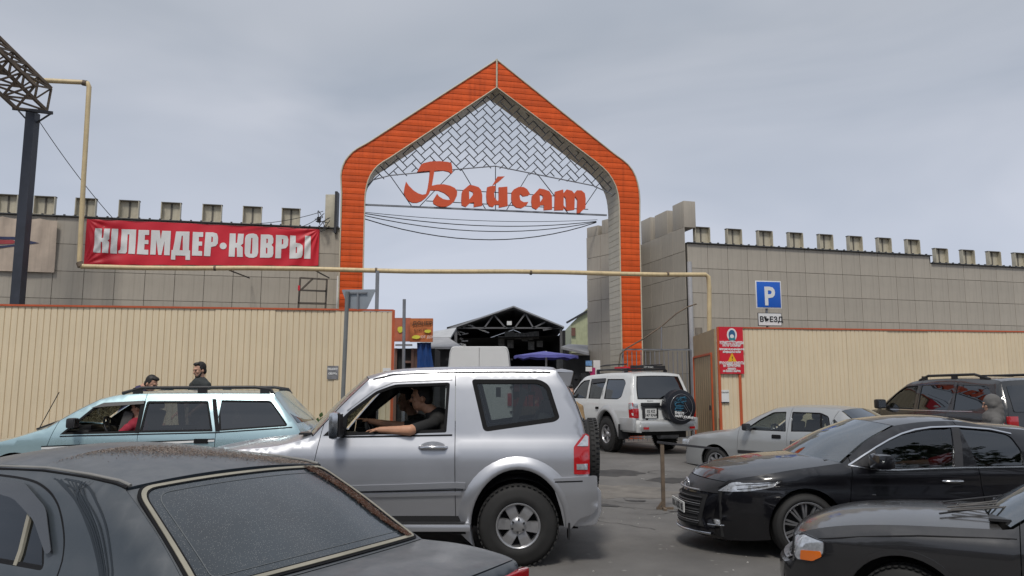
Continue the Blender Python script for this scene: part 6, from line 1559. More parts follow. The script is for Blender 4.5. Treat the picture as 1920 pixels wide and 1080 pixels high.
def dark_suv():
    p = paint('graphite_paint', (.012, .013, .014), rough=.25, coat=1, dust=.10)
    c = Car('off_road_car', 'dark graphite large off-road car with black roof rails at the right fence', (9.55, 13.95, .02), -78,
            [(0, .84), (.4, .90), (.7, .96), (1.0, .96), (1.2, .94), (1.3, .90), (1.6, .80), (1.85, .70), (1.95, .68)], p, (-4.8, .6, .2, 2), (.0, .3, .08, 2), shoulder=(.08, .05))
    c.profile(('front_bumper', [(-4.75, .4, -.1, 0), (-4.8, .7, -.1, 0), (-4.76, 1.0, -.1, 0)], p, {}),
              ('bonnet', [(-4.76, 1.0, -.1, .02), (-4.5, 1.12, -.06, .05), (-3.8, 1.20, -.02, .06), (-3.42, 1.25, -.1, .05)], p, {}),
              ('windscreen', [(-3.42, 1.25, -.1, .05), (-3.0, 1.56, -.1, .05), (-2.68, 1.78, -.1, .04)], g_tint, dict(thick=.004, u0=.95)),
              ('roof', [(-2.68, 1.78, -.1, .04), (-2.35, 1.86, 0, .04), (-1.4, 1.89, 0, .04), (-.5, 1.86, 0, .04), (-.28, 1.82, .02, .03)], p, {}),
              ('tailgate', [(-.28, 1.82, .02, .03), (-.12, 1.5, .04, 0), (-.03, 1.25, .04, 0), (.0, .9, .04, 0), (-.02, .65, .04, 0)], p, {}),
              ('rear_bumper', [(-.02, .65, .04, 0), (.03, .6, .06, 0), (-.05, .38, .06, 0)], p, {}))
    w1 = fillet([(-3.22, 1.28), (-2.80, 1.66), (-2.62, 1.74), (-2.28, 1.76), (-2.26, 1.28)], [.0, .05, .04, .02, .02])
    w2 = fillet([(-2.14, 1.28), (-2.18, 1.76), (-1.30, 1.77), (-1.26, 1.29)], [.01, .02, .02, .02])
    w3 = fillet([(-1.20, 1.29), (-1.24, 1.77), (-.48, 1.74), (-.38, 1.58), (-.52, 1.36), (-.70, 1.30)], [.01, .02, .08, .05, .06, .05])
    c.body_sides(.38, [(-.98, .38, .44, .46), (-3.83, .38, .44, .46)], [((-3.25, 1.25), (-3.3, .5)), ((-2.20, 1.8), (-2.18, .5)), ((-1.23, 1.8), (-1.5, .6))],
                 [('front_window', w1, g_mid, .02), ('rear_window', w2, g_dark, .0), ('cargo_window', w3, g_dark, .0)], ['front_wing', 'door', 'door', 'quarter_panel'])
    c.stripe('belt_trim', [(-3.2, 1.26), (-2.2, 1.262), (-1.25, 1.268), (-.72, 1.275)], .012, m_chrome, off=.008)
    for sg in (-1, 1):
        b = MB(); b.tube([(-2.35, sg * .64, 1.86), (-2.1, sg * .64, 1.95), (-.9, sg * .64, 1.96), (-.55, sg * .64, 1.87)], .026, 8)
        for x in (-2.2, -1.4, -.7): b.box((x, sg * .64, 1.90), (.13, .04, .09))
        b.build('roof_rail', m_black, c.root, world=False)
        c.side('tail_lamp', [fillet([(-.30, .98), (-.30, 1.22), (-.06, 1.24), (-.01, .98)], .02)], m_lamp_r, off=.008, near=sg < 0, both=False)
        MB().box((-.0, sg * .76, 1.1), (.06, .2, .22)).build('tail_lamp', m_lamp_r, c.root, world=False, bevel=.01)
    c.strip('rear_screen', [(-.24, 1.74, .03, .02), (-.12, 1.5, .045, 0), (-.03, 1.28, .045, 0)], g_dark, cut=(-.88, .88), off=.007, thick=.002, rad=.04)
    c.mirror(-3.08, 1.33, m_black, (.14, .22, .20)); c.chassis(-4.7, -.1, [-3.83, -.98], .35, .8, .4, .6); c.cabin(-3.1, 1.26, -2.4, -1.5, seatz=.95); c.wheels([-3.83, -.98], .39, .24, .25, 'star')
    for x in (-2.45, -1.5): c.handle(x, 1.12, p)
    MB().box((-2.5, 0, 1.70), (.03, .22, .07)).build('rear_view_mirror', m_black, c.root, world=False)
    return c
car_dark = dark_suv()

def saloon_front():
    p = paint('dusty_blue_grey_paint', (.034, .047, .060), metal=.1, rough=.5, coat=.3, dust=.55, dcol=(.205, .205, .205))
    pr = p
    c = Car('sedan', 'dust-covered dark grey saloon in the foreground, seen from behind over its roof and rear screen', (-.36, 3.81, -.14), -30,
            [(0, .80), (.3, .86), (.55, .90), (.72, .905), (.84, .895), (.95, .865), (1.02, .83), (1.2, .775), (1.36, .715), (1.45, .69)], p, (-5.0, .6, .16, 2), (.0, .55, .05, 2.4), shoulder=(.10, .045))
    L = c.L; gt = (-1.385, 1.37); gb = (-.69, .965)
    c.profile(('front_bumper', [(-4.95, .25, -.1, 0), (-5.0, .5, -.1, 0), (-4.96, .7, -.1, 0)], p, {}),
              ('bonnet', [(-4.96, .7, -.1, .02), (-4.6, .84, -.05, .05), (-3.75, .95, -.08, .05)], p, {}),
              ('windscreen', [(-3.75, .95, -.1, .05), (-3.05, 1.38, -.08, .07)], g_tint, dict(thick=.004, u0=.95)),
              ('roof', [(-3.05, 1.38, -.08, .07), (-2.6, 1.425, -.02, .085), (-2.15, 1.425, 0, .08), (-1.75, 1.405, .01, .065), (gt[0] - .02, gt[1], .035, .04)], p, {}),
              ('rear_deck', [(gt[0] - .02, gt[1] - .012, .035, .03), ((gt[0] + gb[0]) / 2 - .01, (gt[1] + gb[1]) / 2 + .01, .06, .035), (gb[0], gb[1] - .015, .10, .025)], p, {}),
              ('boot_lid', [(gb[0], gb[1] - .015, .10, .025), (-.40, .95, .09, .03), (-.12, .925, .08, .028), (-.03, .905, .06, .022)], p, {}),
              ('tail_panel', [(-.03, .905, .06, .022), (.0, .87, .06, 0), (.01, .7, .07, 0), (.03, .5, .08, 0), (.0, .28, .08, 0)], p, {}))
    # the rear screen: rounded glass in a broad pale gasket, built on the deck surface
    D = np.array(catmull([(gt[0] + .0, gt[1] - .00, .035, .03), ((gt[0] + gb[0]) / 2 - .01, (gt[1] + gb[1]) / 2 + .012, .06, .035), (gb[0] + .0, gb[1] - .012, .10, .025)], 10))
    seg = np.linalg.norm(np.diff(D[:, :2], axis=0), axis=1); A = np.concatenate([[0], np.cumsum(seg)])
    def PP(off):
        def P(a, y):
            a = np.asarray(a, float); x = np.interp(a, A, D[:, 0]); z = np.interp(a, A, D[:, 1]); bx = np.interp(a, A, D[:, 2]); bz = np.interp(a, A, D[:, 3])
            W0 = c.W(x, z) ; u = np.asarray(y, float); k = 1 - np.abs(u) ** 2.2
            return np.stack([x + bx * k + off * .5, u * W0, z + bz * k + off * .87], 1)
        return P
    T = A[-1]; o_ = fillet([(.008, -.995), (T - .015, -.985), (T - .015, .965), (.008, .97)], [.13, .05, .05, .08], 8)
    def ring(a, b_): 
        return [a, b_]
    def sh(k, ku): cx = T / 2; return [(cx + (a - cx) * (1 - 2 * k / T), u * (1 - ku)) for a, u in o_]
    m_gask = mat('gasket_beige', (.30, .28, .22), .5, var=.2)
    panel('rear_gasket', ring(sh(0, 0), sh(.016, .022)), PP(.006), [m_rub, m_rub], c.root, step=(.08, .1), thick=.015)
    panel('rear_trim', ring(sh(.014, .019), sh(.034, .047)), PP(.011), [m_gask, m_gask], c.root, step=(.08, .1), thick=.012)
    panel('rear_gasket', ring(sh(.032, .044), sh(.042, .06)), PP(.009), [m_rub, m_rub], c.root, step=(.08, .1), thick=.012)
    gm = mat('dusty_rear_glass', (.022, .031, .038), .16, var=.25, scale=2.5, coat=.7, spots=((.30, .30, .28), 120, .17, .6))
    panel('rear_screen', [sh(.038, .055)], PP(.004), [gm, m_line], c.root, step=(.07, .1), thick=.004)
    # pale drip line drawn inside the screen edge
    il = sh(.085, .13); i2 = sh(.088, .136); panel('screen_border', [il, i2], PP(.0062), [mat('screen_line', (.11, .12, .125), .5)] * 2, c.root, step=(.08, .1), thick=.001)
    # side windows, drip rail, deflector
    w1 = fillet([(-3.4, .95), (-3.05, 1.25), (-2.8, 1.33), (-2.62, 1.335), (-2.64, .96)], [.0, .04, .05, .02, .01]); w2 = fillet([(-2.56, .96), (-2.55, 1.335), (-2.2, 1.325), (-1.94, 1.22), (-1.75, .97)], [.01, .02, .06, .10, .04])
    c.body_sides(.22, [(-1.05, .31, .38, .37), (-4.05, .31, .38, .37)], [((-3.5, .95), (-3.55, .3)), ((-2.60, 1.4), (-2.60, .3))], [('front_window', w1, g_side, .02), ('rear_window', w2, g_side, .018)], ['front_wing', 'door', 'rear_side'])
    c.side('window_bar', [[(-2.02, .97), (-1.99, .97), (-2.07, 1.29), (-2.10, 1.29)]], m_gask, off=.001, thick=.02)
    c.side('wind_deflector', [fillet([(-2.58, 1.30), (-2.56, 1.362), (-2.2, 1.358), (-1.90, 1.25), (-1.72, 1.06), (-1.76, 1.045), (-1.97, 1.19), (-2.23, 1.275)], .05)], m_trim if False else mat('deflector_grey', (.035, .038, .042), .25, coat=.6), off=.022, thick=.004)
    c.stripe('door_seam', [(-1.16, .80), (-1.165, 1.02), (-1.30, 1.19), (-1.50, 1.315), (-1.78, 1.365), (-2.3, 1.375)], .010, m_rub, off=.0005) if False else None
    sm = [(-1.65, .55), (-1.62, .85), (-1.63, 1.00), (-1.70, 1.14), (-1.85, 1.27), (-2.05, 1.345), (-2.3, 1.372), (-2.8, 1.375)]
    sm = [tuple(q) for q in catmull(sm, 6)]; w_ = .005; up = inset(sm + [(-2.3, .5)], 0)
    q2 = []
    for i, (x, z) in enumerate(sm):
        a = np.array(sm[max(0, i - 1)]); b = np.array(sm[min(len(sm) - 1, i + 1)]); t = (b - a) / np.linalg.norm(b - a); q2.append((x - t[1] * w_, z + t[0] * w_, x + t[1] * w_, z - t[0] * w_))
    c.side('door_seam', [[(a, b) for a, b, _, _ in q2] + [(a, b) for _, _, a, b in q2][::-1]], m_rub, off=.001, thick=.004)
    # roof gutter with its pale strip
    gut = [(-2.9, 1.378), (-2.6, 1.405), (-2.15, 1.416), (-1.75, 1.402), (-1.5, 1.385), (-1.40, 1.368)]
    for sg in (-1, 1):
        b = MB(); pts = [(x, sg * (float(c.W(x, z)) + .002), z) for x, z in gut]; b.tube(pts, .007, 6); b.build('roof_gutter', m_rub, c.root, world=False)
        pts = [(x, sg * (float(c.W(x, z)) - .016), z + .012) for x, z in gut]; MB().tube(pts, .009, 6).build('gutter_trim', mat('gutter_grey', (.22, .215, .20), .4), c.root, world=False)
    # tail lamps, badge
    for sg in (-1, 1):
        c.side('tail_lamp', [fillet([(-.24, .72), (-.22, .86), (-.03, .87), (-.0, .72)], .015)], m_lamp_r, off=.006, near=sg < 0, both=False)
        MB().box((.015, sg * .70, .79), (.05, .30, .14)).build('tail_lamp', m_lamp_r, c.root, world=False, bevel=.012)
    local_text(c, 'badge', 'AMG', .06, m_chrome, (.078, .46, .82), (0, 1, 0), (0, 0, 1), thick=.008, xs=1.2, offset=.003, align='LEFT')
    MB().box((gb[0] + .04, .0, gb[1] + .012), (.02, .03, .012)).build('washer_jet', m_black, c.root, world=False)
    # wedge of brown seed litter gathered along the far edge of the screen and on the roof
    random.seed(11); ml = mat('seed_litter', (.14, .060, .035), .9, var=.6, scale=60); ml2 = mat('seed_litter_pale', (.30, .25, .21), .9, var=.5, scale=50); g = MB(); P = PP(.012)
    def bit(q, s_, mi):
        a = random.uniform(0, 6.28); ca, sa = math.cos(a) * s_, math.sin(a) * s_
        x, y, z = q; g.add([(x - ca, y - sa, z + .001), (x + sa * .5, y - ca * .5, z + .003), (x + ca, y + sa, z + .002), (x - sa * .5, y + ca * .5, z + .004)], [(0, 1, 2, 3)], mi)
    for i in range(6500):
        t = random.random() ** .8; a = .03 + t * (T - .07); ctr = .74 + .13 * t + .03 * math.sin(t * 6); wdt = .075 * (1 - .55 * t)
        u = ctr + random.uniform(-1, 1) * wdt * (1 if random.random() < .9 else 1.5); q = P(np.array([a]), np.array([u]))[0]; bit(q, random.uniform(.003, .0075), 0 if random.random() < .75 else 1)
    rD = np.array(catmull([(-3.05, 1.38, -.08, .07), (-2.6, 1.425, -.02, .085), (-2.15, 1.425, 0, .08), (-1.75, 1.405, .01, .065), (gt[0] - .02, gt[1], .035, .04)], 10)); rs = np.linalg.norm(np.diff(rD[:, :2], axis=0), axis=1); rA = np.concatenate([[0], np.cumsum(rs)])
    for i in range(9000):
        t = random.random(); a = rA[-1] * (.50 + .49 * t) ; lo = -.62 + 1.2 * t; ctr = lo + .10
        u = ctr + random.gauss(0, .17) + .10 * math.sin(t * 9); 
        if abs(u) > .96: continue
        x = np.interp(a, rA, rD[:, 0]); z = np.interp(a, rA, rD[:, 1]); bx = np.interp(a, rA, rD[:, 2]); bz = np.interp(a, rA, rD[:, 3]); k = 1 - abs(u) ** 2.2
        bit((x + bx * k, u * float(c.W(x, z)), z + bz * k + .002), random.uniform(.002, .006), 1 if random.random() < .85 else 0)
    g.build('seed_litter', [ml, ml2], c.root, world=False, kind='stuff')
    # scratch-like wiped marks running down the rear pillar
    mk = mat('wiped_mark', (.010, .016, .022), .45)
    for k in range(12):
        off_ = random.uniform(-.03, .03); pts = [(-2.0 + k * .03, 1.385 + off_ * .1), (-1.70 + off_, 1.33 + off_), (-1.47 + off_ * 1.5, 1.20 + off_), (-1.30 + off_, 1.04 + off_), (-1.14 + off_, .86), (-1.0 + k * .006, .70)]
        pts = [tuple(q) for q in catmull(pts, 6)]; ww = random.uniform(.0015, .004)
        poly = [(x + ww, z + ww) for x, z in pts] + [(x - ww, z - ww) for x, z in pts][::-1]
        c.side('wiped_mark', [poly], mk, off=.0012 + .0003 * k, thick=.0008, both=False, back=mk)
    c.chassis(-4.9, -.05, [-4.05, -1.05], .18, .62, .33, .58); c.cabin(-3.3, .95, -2.7, -1.9); c.wheels([-4.05, -1.05], .315, .20, .20, 'star')
    c.mirror(-3.2, .97, p)
    return c
car_front = saloon_front()

def crossover():
    p = paint('dark_olive_grey_paint', (.022, .022, .024), metal=.3, rough=.25, coat=1, dust=.22)
    c = Car('crossover_car', 'dark grey crossover at the lower right corner, only bonnet and amber-cornered headlight showing', (2.52, 6.85, -.175), -33,
            [(0, .76), (.3, .82), (.5, .86), (.7, .87), (.85, .86), (.95, .83), (1.05, .79), (1.66, .66), (1.81, .60)], p, (0.0, .42, .15, 2.2), (4.66, .5, .12, 2), shoulder=(.10, .06), scale=.95)
    c.profile(('front_bumper', [(.04, .28, -.12, 0), (-.05, .42, -.14, 0), (-.04, .56, -.14, 0)], p, {}),
              ('bumper_top', [(-.04, .56, -.14, .0), (.04, .60, -.13, .0), (.06, .66, -.12, 0)], p, {}),
              ('grille', [(.06, .66, -.12, 0), (.08, .78, -.12, .01)], m_trim, {}),
              ('bonnet', [(.08, .78, -.12, .01), (.18, .85, -.11, .03), (.45, .915, -.07, .06), (.85, .955, -.03, .07), (1.54, .985, -.10, .06)], p, {}),
              ('windscreen', [(1.6, .995, -.20, .06), (2.01, 1.28, -.16, .05), (2.31, 1.44, -.10, .05)], g_sky, dict(thick=.004, u0=.955)),
              ('roof', [(2.31, 1.44, -.10, .05), (2.76, 1.5, 0, .05), (3.66, 1.48, 0, .05), (4.16, 1.43, .02, .04)], p, {}),
              ('tailgate', [(4.16, 1.43, .02, .04), (4.56, 1.0, .06, 0), (4.66, .7, .06, 0), (4.64, .4, .06, 0)], p, {}))
    w1 = fillet([(1.82, 1.02), (2.14, 1.26), (2.36, 1.38), (2.71, 1.41), (2.74, 1.02)], [.0, .04, .04, .02, .02]); w2 = fillet([(2.82, 1.02), (2.79, 1.41), (3.51, 1.40), (3.66, 1.03)], [.01, .02, .04, .02])
    c.body_sides(.26, [(.88, .34, .41, .41), (3.66, .34, .41, .41)], [((1.64, .98), (1.62, .4)), ((2.76, 1.4), (2.76, .3)), ((3.68, 1.3), (3.36, .6))], [('front_window', w1, g_clear, .02), ('rear_window', w2, g_tint, .02)], ['front_wing', 'door', 'door', 'quarter_panel'])
    c.side('mirror_panel', [[(1.68, 1.01), (1.96, 1.02), (1.96, 1.15)]], m_black, off=.003)
    # bonnet cut line on the wing, wheel arch lip
    c.stripe('bonnet_seam', [(.22, .80), (.6, .86), (1.0, .905), (1.62, .94)], .007, m_rub, off=.0006)
    for cx in (.88, 3.66): c.side('arch_lip', [arc(cx, .34, .455, 5, 175, 18) + arc(cx, .34, .415, 5, 175, 18)[::-1]], p, off=.012, thick=.02)
    # headlight: clear lens wrapping the corner with an amber corner lamp
    hl = fillet([(.06, .66), (.075, .80), (.16, .835), (.34, .80), (.33, .70), (.24, .63), (.10, .615)], .02, 3)
    c.side('headlight', [hl], m_lamp_c, off=.006, thick=.03, step=(.04, .04), back=m_lamp_c)
    c.side('indicator_lamp', [fillet([(.13, .63), (.14, .705), (.30, .72), (.31, .68), (.235, .635)], .012, 3)], m_lamp_o, off=.012, thick=.02, step=(.04, .04), back=m_lamp_o)
    c.side('headlight_edge', [hl, inset(hl, .009)], m_black, off=.009, thick=.02, step=(.04, .04))
    c.strip('bumper_trim', [(.0, .585, -.14, 0), (.05, .612, -.13, 0)], m_chrome if False else m_alloy, cut=(-.97, .97), off=.016, thick=.01)
    b = MB(); b.box((1.52, 0, 1.035), (.14, 1.3, .02)); b.build('cowl', m_trim, c.root, world=False)
    MB().tube([(1.12, -.5, 1.03), (1.54, -.2, 1.09), (1.68, .2, 1.14)], .008, 6).tube([(1.10, .1, 1.045), (1.52, .35, 1.10), (1.7, .62, 1.12)], .008, 6).build('wiper', m_black, c.root, world=False)
    random.seed(4); q = MB()
    for i in range(5): q.tube(catmull([(1.15 + random.uniform(0, .1), -.45 + .1 * i, 1.05), (1.56, -.40 + .1 * i, 1.10 + random.uniform(0, .03)), (1.71, -.35 + .1 * i, 1.14)], 5), .007, 6)
    q.build('cloth_rag', mat('rag_grey', (.10, .095, .09), .9), c.root, world=False)
    MB().box((.55, .25, .985 + .06), (.03, .02, .01)).build('washer_jet', m_black, c.root, world=False)
    c.mirror(1.98, 1.03, p); c.chassis(.1, 4.55, [.88, 3.66], .22, .62, .34, .58); c.cabin(2.11, 1.0, 2.6, 3.45); c.wheels([.88, 3.66], .335, .21, .21, 'star')
    return c
car_cross = crossover()

def van():
    g = .25; root = empty('van', (-.95, 22.5, g), 0, label='white high-roofed van standing with closed rear doors under the arch', cat='van')
    mw = paint('van_white', (.68, .68, .67), rough=.45, coat=.3, dust=.2)
    Hh = 2.68; prof = fillet([(-.98, .35), (-.98, 1.4), (-.86, Hh - .16), (-.80, Hh), (.80, Hh), (.86, Hh - .16), (.98, 1.4), (.98, .35)], [.05, .3, .12, .12, .12, .12, .3, .05], 5)
    b = MB(); n = len(prof); X = []
    for y, k, dz in ((0, .975, -.03), (.04, 1, 0), (4.0, 1, 0), (4.5, .97, -.35), (5.0, .93, -1.2), (5.6, .85, -1.6)):
        X.append([(x * k, y, .35 + (z - .35) * (1 + dz / 2.4)) for x, z in prof])
    v = [p for r_ in X for p in r_]; f = [(i * n + j, i * n + (j + 1) % n, (i + 1) * n + (j + 1) % n, (i + 1) * n + j) for i in range(5) for j in range(n)]
    b.add(v, [q[::-1] for q in f], 0, True); b.add(X[-1], [tuple(range(n))], 0); b.build('body_shell', mw, root, world=False)
    for sg in (-1, 1):
        pl = [(x * .965, .35 + (z - .35) * .985) for x, z in prof if (x <= .0001) == (sg < 0)]
        pl = pl + [(.006 * sg, max(p[1] for p in pl)), (.006 * sg, min(p[1] for p in pl))] if sg < 0 else [(.006, min(p[1] for p in pl)), (.006, max(p[1] for p in pl))] + pl
        pl = sorted(set(pl), key=lambda p: math.atan2(p[1] - 1.5, p[0] - sg * .45)); MB().prism(pl, (0, -.035, 0), (1, 0, 0), (0, 0, 1), (0, .04, 0)).build('rear_door', mw, root, world=False)
        MB().box((sg * .88, -.05, 1.15), (.12, .05, .36)).build('tail_lamp', m_lamp_r, root, world=False, bevel=.01)
        for z in (.8, 1.5, 2.3): MB().box((sg * .93, -.05, z), (.08, .03, .05)).build('hinge', m_black, root, world=False)
        for y in (1.0, 4.4): place('wheel', wheel_mesh(.34, .2, .22, 'star', m_steel)[0], root, (sg * .85, y, .33), (0, 0, R(90) * sg))
    MB().box((0, -.08, .45), (1.9, .18, .2)).build('rear_bumper', m_black, root, world=False, bevel=.03); MB().box((.06, -.06, 1.2), (.05, .04, .2)).build('door_handle', m_black, root, world=False)
    pl_ = MB().box((-.35, -.045, 1.55), (.35, .01, .28)).build('red_sticker', mat('sticker_red', (.55, .08, .08), .5), root, world=False, bevel=.004)
    MB().box((0, 2.6, .35), (1.5, 5, .2)).build('underbody', m_dark, root, world=False)
van()
# ================================================================== people
m_skin = mat('skin', (.50, .28, .19), .55, var=.08, scale=8); m_skin2 = mat('skin_tan', (.50, .26, .16), .55, var=.1, scale=8)
m_hair = mat('hair_black', (.012, .010, .009), .6, var=.3, scale=40)
def cloth(n, c): return mat('cloth_' + n, c, .85, var=.12, scale=6, bump=.3, bscale=25)
def blob(name, parts, m, parent, vox=.011, smooth=2, world=True):
    bm = bmesh.new()
    def sph(c, r, rot=None, seg=12):
        big = max(r if not isinstance(r, (int, float)) else [r]) > .05
        M4 = Matrix.Translation(Vector(c)) @ (rot or Matrix()).to_4x4() @ Matrix.Diagonal((*([r] * 3 if isinstance(r, (int, float)) else r), 1))
        bmesh.ops.create_icosphere(bm, subdivisions=2 if big else 1, radius=1, matrix=M4)
    for q in parts:
        if q[0] == 'c':
            _, a, ra, b, rb = q; a = Vector(a); b = Vector(b); n = max(2, int((b - a).length / (min(ra, rb) * .55)))
            for i in range(n + 1): t = i / n; sph(a.lerp(b, t), ra + (rb - ra) * t)
        elif q[0] == 'e': sph(q[1], q[2], q[3] if len(q) > 3 else None)
    me = bpy.data.meshes.new(name + '_t'); bm.to_mesh(me); bm.free()
    o = bpy.data.objects.new(name + '_t', me); col.objects.link(o)
    r = o.modifiers.new('r', 'REMESH'); r.mode = 'VOXEL'; r.voxel_size = vox; r.use_smooth_shade = True
    s = o.modifiers.new('s', 'SMOOTH'); s.iterations = smooth; s.factor = .5
    dg = bpy.context.evaluated_depsgraph_get(); out = bpy.data.meshes.new_from_object(o.evaluated_get(dg)); out.name = name
    bpy.data.objects.remove(o); bpy.data.meshes.remove(me); out.materials.clear(); out.materials.append(m)
    return link(name, out, parent, world=world)
def frame(fwd, up=(0, 0, 1)):
    f = Vector(fwd).normalized(); s = f.cross(Vector(up)).normalized(); u = s.cross(f).normalized()
    return Matrix(((f.x, s.x, u.x), (f.y, s.y, u.y), (f.z, s.z, u.z)))   # columns: forward, right, up
def person(label, base, head, face, neck, sh, hips, arms, legs, shirt, trousers, hair='short', beard=False, skin=None, group=None, extra=None, sleeve=.55, k=1.0, arm=1.0):
    """all joints in world coordinates; arms: two of (shoulder, elbow, wrist, hand direction); legs: two of (hip, knee, ankle)"""
    skin = skin or m_skin; F = frame(face); H = Vector(head)
    lo = lambda x, y, z: H + F @ Vector((x, y, z)) * k
    P = []
    P += [('e', lo(-.01, 0, .03), (.098 * k, .076 * k, .108 * k), F), ('e', lo(.025, 0, -.045), (.068 * k, .058 * k, .075 * k), F), ('e', lo(.055, 0, -.085), (.032 * k, .034 * k, .026 * k), F)]
    P += [('c', lo(.088, 0, .022), .010, lo(.108, 0, -.018), .015), ('e', lo(.080, 0, .040), (.018, .052, .012), F), ('e', lo(.083, 0, -.052), (.014, .026, .011), F), ('e', lo(.060, .04, -.01), (.03, .022, .025), F), ('e', lo(.060, -.04, -.01), (.03, .022, .025), F)]
    for sg in (-1, 1): P.append(('e', lo(-.012, sg * .080, -.005), (.020 * k, .010 * k, .033 * k), F))
    P.append(('c', lo(-.02, 0, -.07), .056 * k, neck, .062 * k)); P.append(('c', neck, .06, sh, .085))
    hv = Vector(hips); sv = Vector(sh); side = (Vector(arms[1][0]) - Vector(arms[0][0])).normalized()
    P += [('c', sv, .10, sv.lerp(hv, .5), .11), ('c', sv.lerp(hv, .5), .11, hv, .12)]
    hands = []
    for a in arms:
        s_, e_, w_, hd = (Vector(q) for q in a); P += [('c', s_, .052 * arm, e_, .044 * arm), ('c', e_, .044 * arm, w_, .028 * arm)]
        d = hd.normalized(); sd = d.cross(Vector((0, 0, 1))).normalized() if abs(d.z) < .95 else Vector((0, 1, 0)); dn = d.cross(sd)
        pc = w_ + d * .05; P.append(('c', w_, .025, w_ + d * .035, .028)); P.append(('e', pc + d * .01, (.045, .040, .016), frame(d, dn if dn.length else (0, 0, 1)) if False else Matrix((d, sd, dn)).transposed()))
        for i, (o_, l) in enumerate(((-.030, .062), (-.010, .072), (.010, .068), (.030, .052))):
            b0 = pc + d * .04 + sd * o_; b1 = b0 + d * l * .5 + dn * .006; b2 = b1 + (d * .75 + dn * .65).normalized() * l * .5; P += [('c', b0, .0095, b1, .009), ('c', b1, .009, b2, .0075)]
        t0 = w_ + d * .03 - sd * .03; t1 = t0 + (d * .5 - sd * .7 + dn * .2).normalized() * .04; t2 = t1 + (d * .9 - sd * .1 + dn * .3).normalized() * .03; P += [('c', t0, .013, t1, .011), ('c', t1, .011, t2, .009)]
    for l in legs:
        h_, k_, a_ = (Vector(q) for q in l); P += [('c', h_, .085, k_, .055), ('c', k_, .055, a_, .038)]
    body = blob('person', P, skin, None, vox=.0085, smooth=1)
    tag(body, label, 'person', group)
    S = [('c', sv + side * -.09, .098, sv + side * .09, .098), ('c', sv, .135, sv.lerp(hv, .5), .142), ('c', sv.lerp(hv, .5) + side * -.06, .125, sv.lerp(hv, .5) + side * .06, .125), ('c', hv + side * -.07, .125, hv + side * .07, .125), ('c', sv.lerp(hv, .25) + side * -.08, .12, hv + side * -.06, .13), ('c', sv.lerp(hv, .25) + side * .08, .12, hv + side * .06, .13)]
    for a in arms:
        s_, e_, w_ = (Vector(q) for q in a[:3]); S.append(('c', s_, .068, s_.lerp(e_, min(1, sleeve * 1.4)), .060)); S.append(('c', sv.lerp(s_, .5), .085, s_, .070))
        if sleeve > .9: S.append(('c', e_, .055, e_.lerp(w_, .9), .040))
    S.append(('c', Vector(neck) - Vector((0, 0, .03)), .068, sv, .09))
    blob('shirt', S, shirt, body, vox=.013)
    if trousers:
        T = [('c', hv + side * -.08, .118, hv + side * .08, .118)]
        for l in legs: h_, k_, a_ = (Vector(q) for q in l); T += [('c', h_, .10, k_, .070), ('c', k_, .070, a_, .056)]
        blob('trousers', T, trousers, body, vox=.016)
        for l in legs:
            a_ = Vector(l[2]); f2 = Vector((face[0], face[1], 0)).normalized(); blob('shoe', [('c', a_ + Vector((0, 0, -.03)) - f2 * .03, .045, a_ + f2 * .15 + Vector((0, 0, -.045)), .036)], m_black, body, vox=.012)
    if hair == 'short':
        blob('hair', [('e', lo(-.028, 0, .052), (.095 * k, .083 * k, .100 * k), F), ('e', lo(-.055, 0, -.01), (.06 * k, .072 * k, .075 * k), F), ('e', lo(.03, 0, .115), (.06 * k, .062 * k, .032 * k), F), ('e', lo(-.01, .07, .03), (.035, .014, .04), F), ('e', lo(-.01, -.07, .03), (.035, .014, .04), F)], m_hair, body, vox=.008)
    elif hair == 'hood':
        hm = shirt; blob('hood', [('e', lo(-.03, 0, .03), (.125, .105, .135), F), ('c', lo(-.06, 0, -.05), .10, Vector(sh) + Vector((0, 0, .02)), .15), ('c', lo(-.02, .06, .0), .06, Vector(sh) + side * .10, .10), ('c', lo(-.02, -.06, .0), .06, Vector(sh) - side * .10, .10)], hm, body, vox=.012)
    if beard:
        blob('beard', [('e', lo(.052, 0, -.088), (.042, .046, .040), F), ('c', lo(.01, .060, -.03), .016, lo(.05, .035, -.085), .026), ('c', lo(.01, -.060, -.03), .016, lo(.05, -.035, -.085), .026), ('e', lo(.088, 0, -.036), (.013, .03, .009), F)], m_hair, body, vox=.007)
    for sg in (-1, 1):
        e_ = lo(.084, sg * .030, .015); MB().box(e_, (.016, .022, .010), rot=F).build('eye', m_black, body)
    return body
def stand(label, x, y, z, yaw, hgt, shirt, trousers, lean=(0, 0), **k):
    """an upright figure facing yaw; lean moves the head and the chest"""
    f = Vector((math.cos(yaw), math.sin(yaw), 0)); s = Vector((-f.y, f.x, 0)); q = hgt / 1.75; B = Vector((x, y, z)); l = f * lean[0] + s * lean[1]
    hp = B + Vector((0, 0, .93 * q)); sh = B + Vector((0, 0, (1.40 - .25 * abs(lean[0])) * q)) + l * .7; nk = sh + Vector((0, 0, .10)) + l * .15; hd = sh + Vector((0, 0, .215 - .2 * abs(lean[0]))) + l * .45 + f * .02
    face = (f + Vector((0, 0, k.pop('nod', -.15)))).normalized()
    arms = []; 
    for sg in (-1, 1):
        a = sh + s * sg * .185 * q - Vector((0, 0, .02)); e = a + Vector((0, 0, -.29)) + f * .06 + s * sg * .04; w_ = e + f * .18 + Vector((0, 0, -.14)) - s * sg * .05; arms.append((a, e, w_, f * .7 + Vector((0, 0, -.5))))
    legs = []
    for sg in (-1, 1): h_ = hp + s * sg * .09; legs.append((h_, h_ + Vector((0, 0, -.42 * q)) + f * .03, h_ + Vector((0, 0, -.85 * q)) + f * .0))
    return person(label, None, hd, face, nk, sh, hp, arms, legs, shirt, trousers, **k)
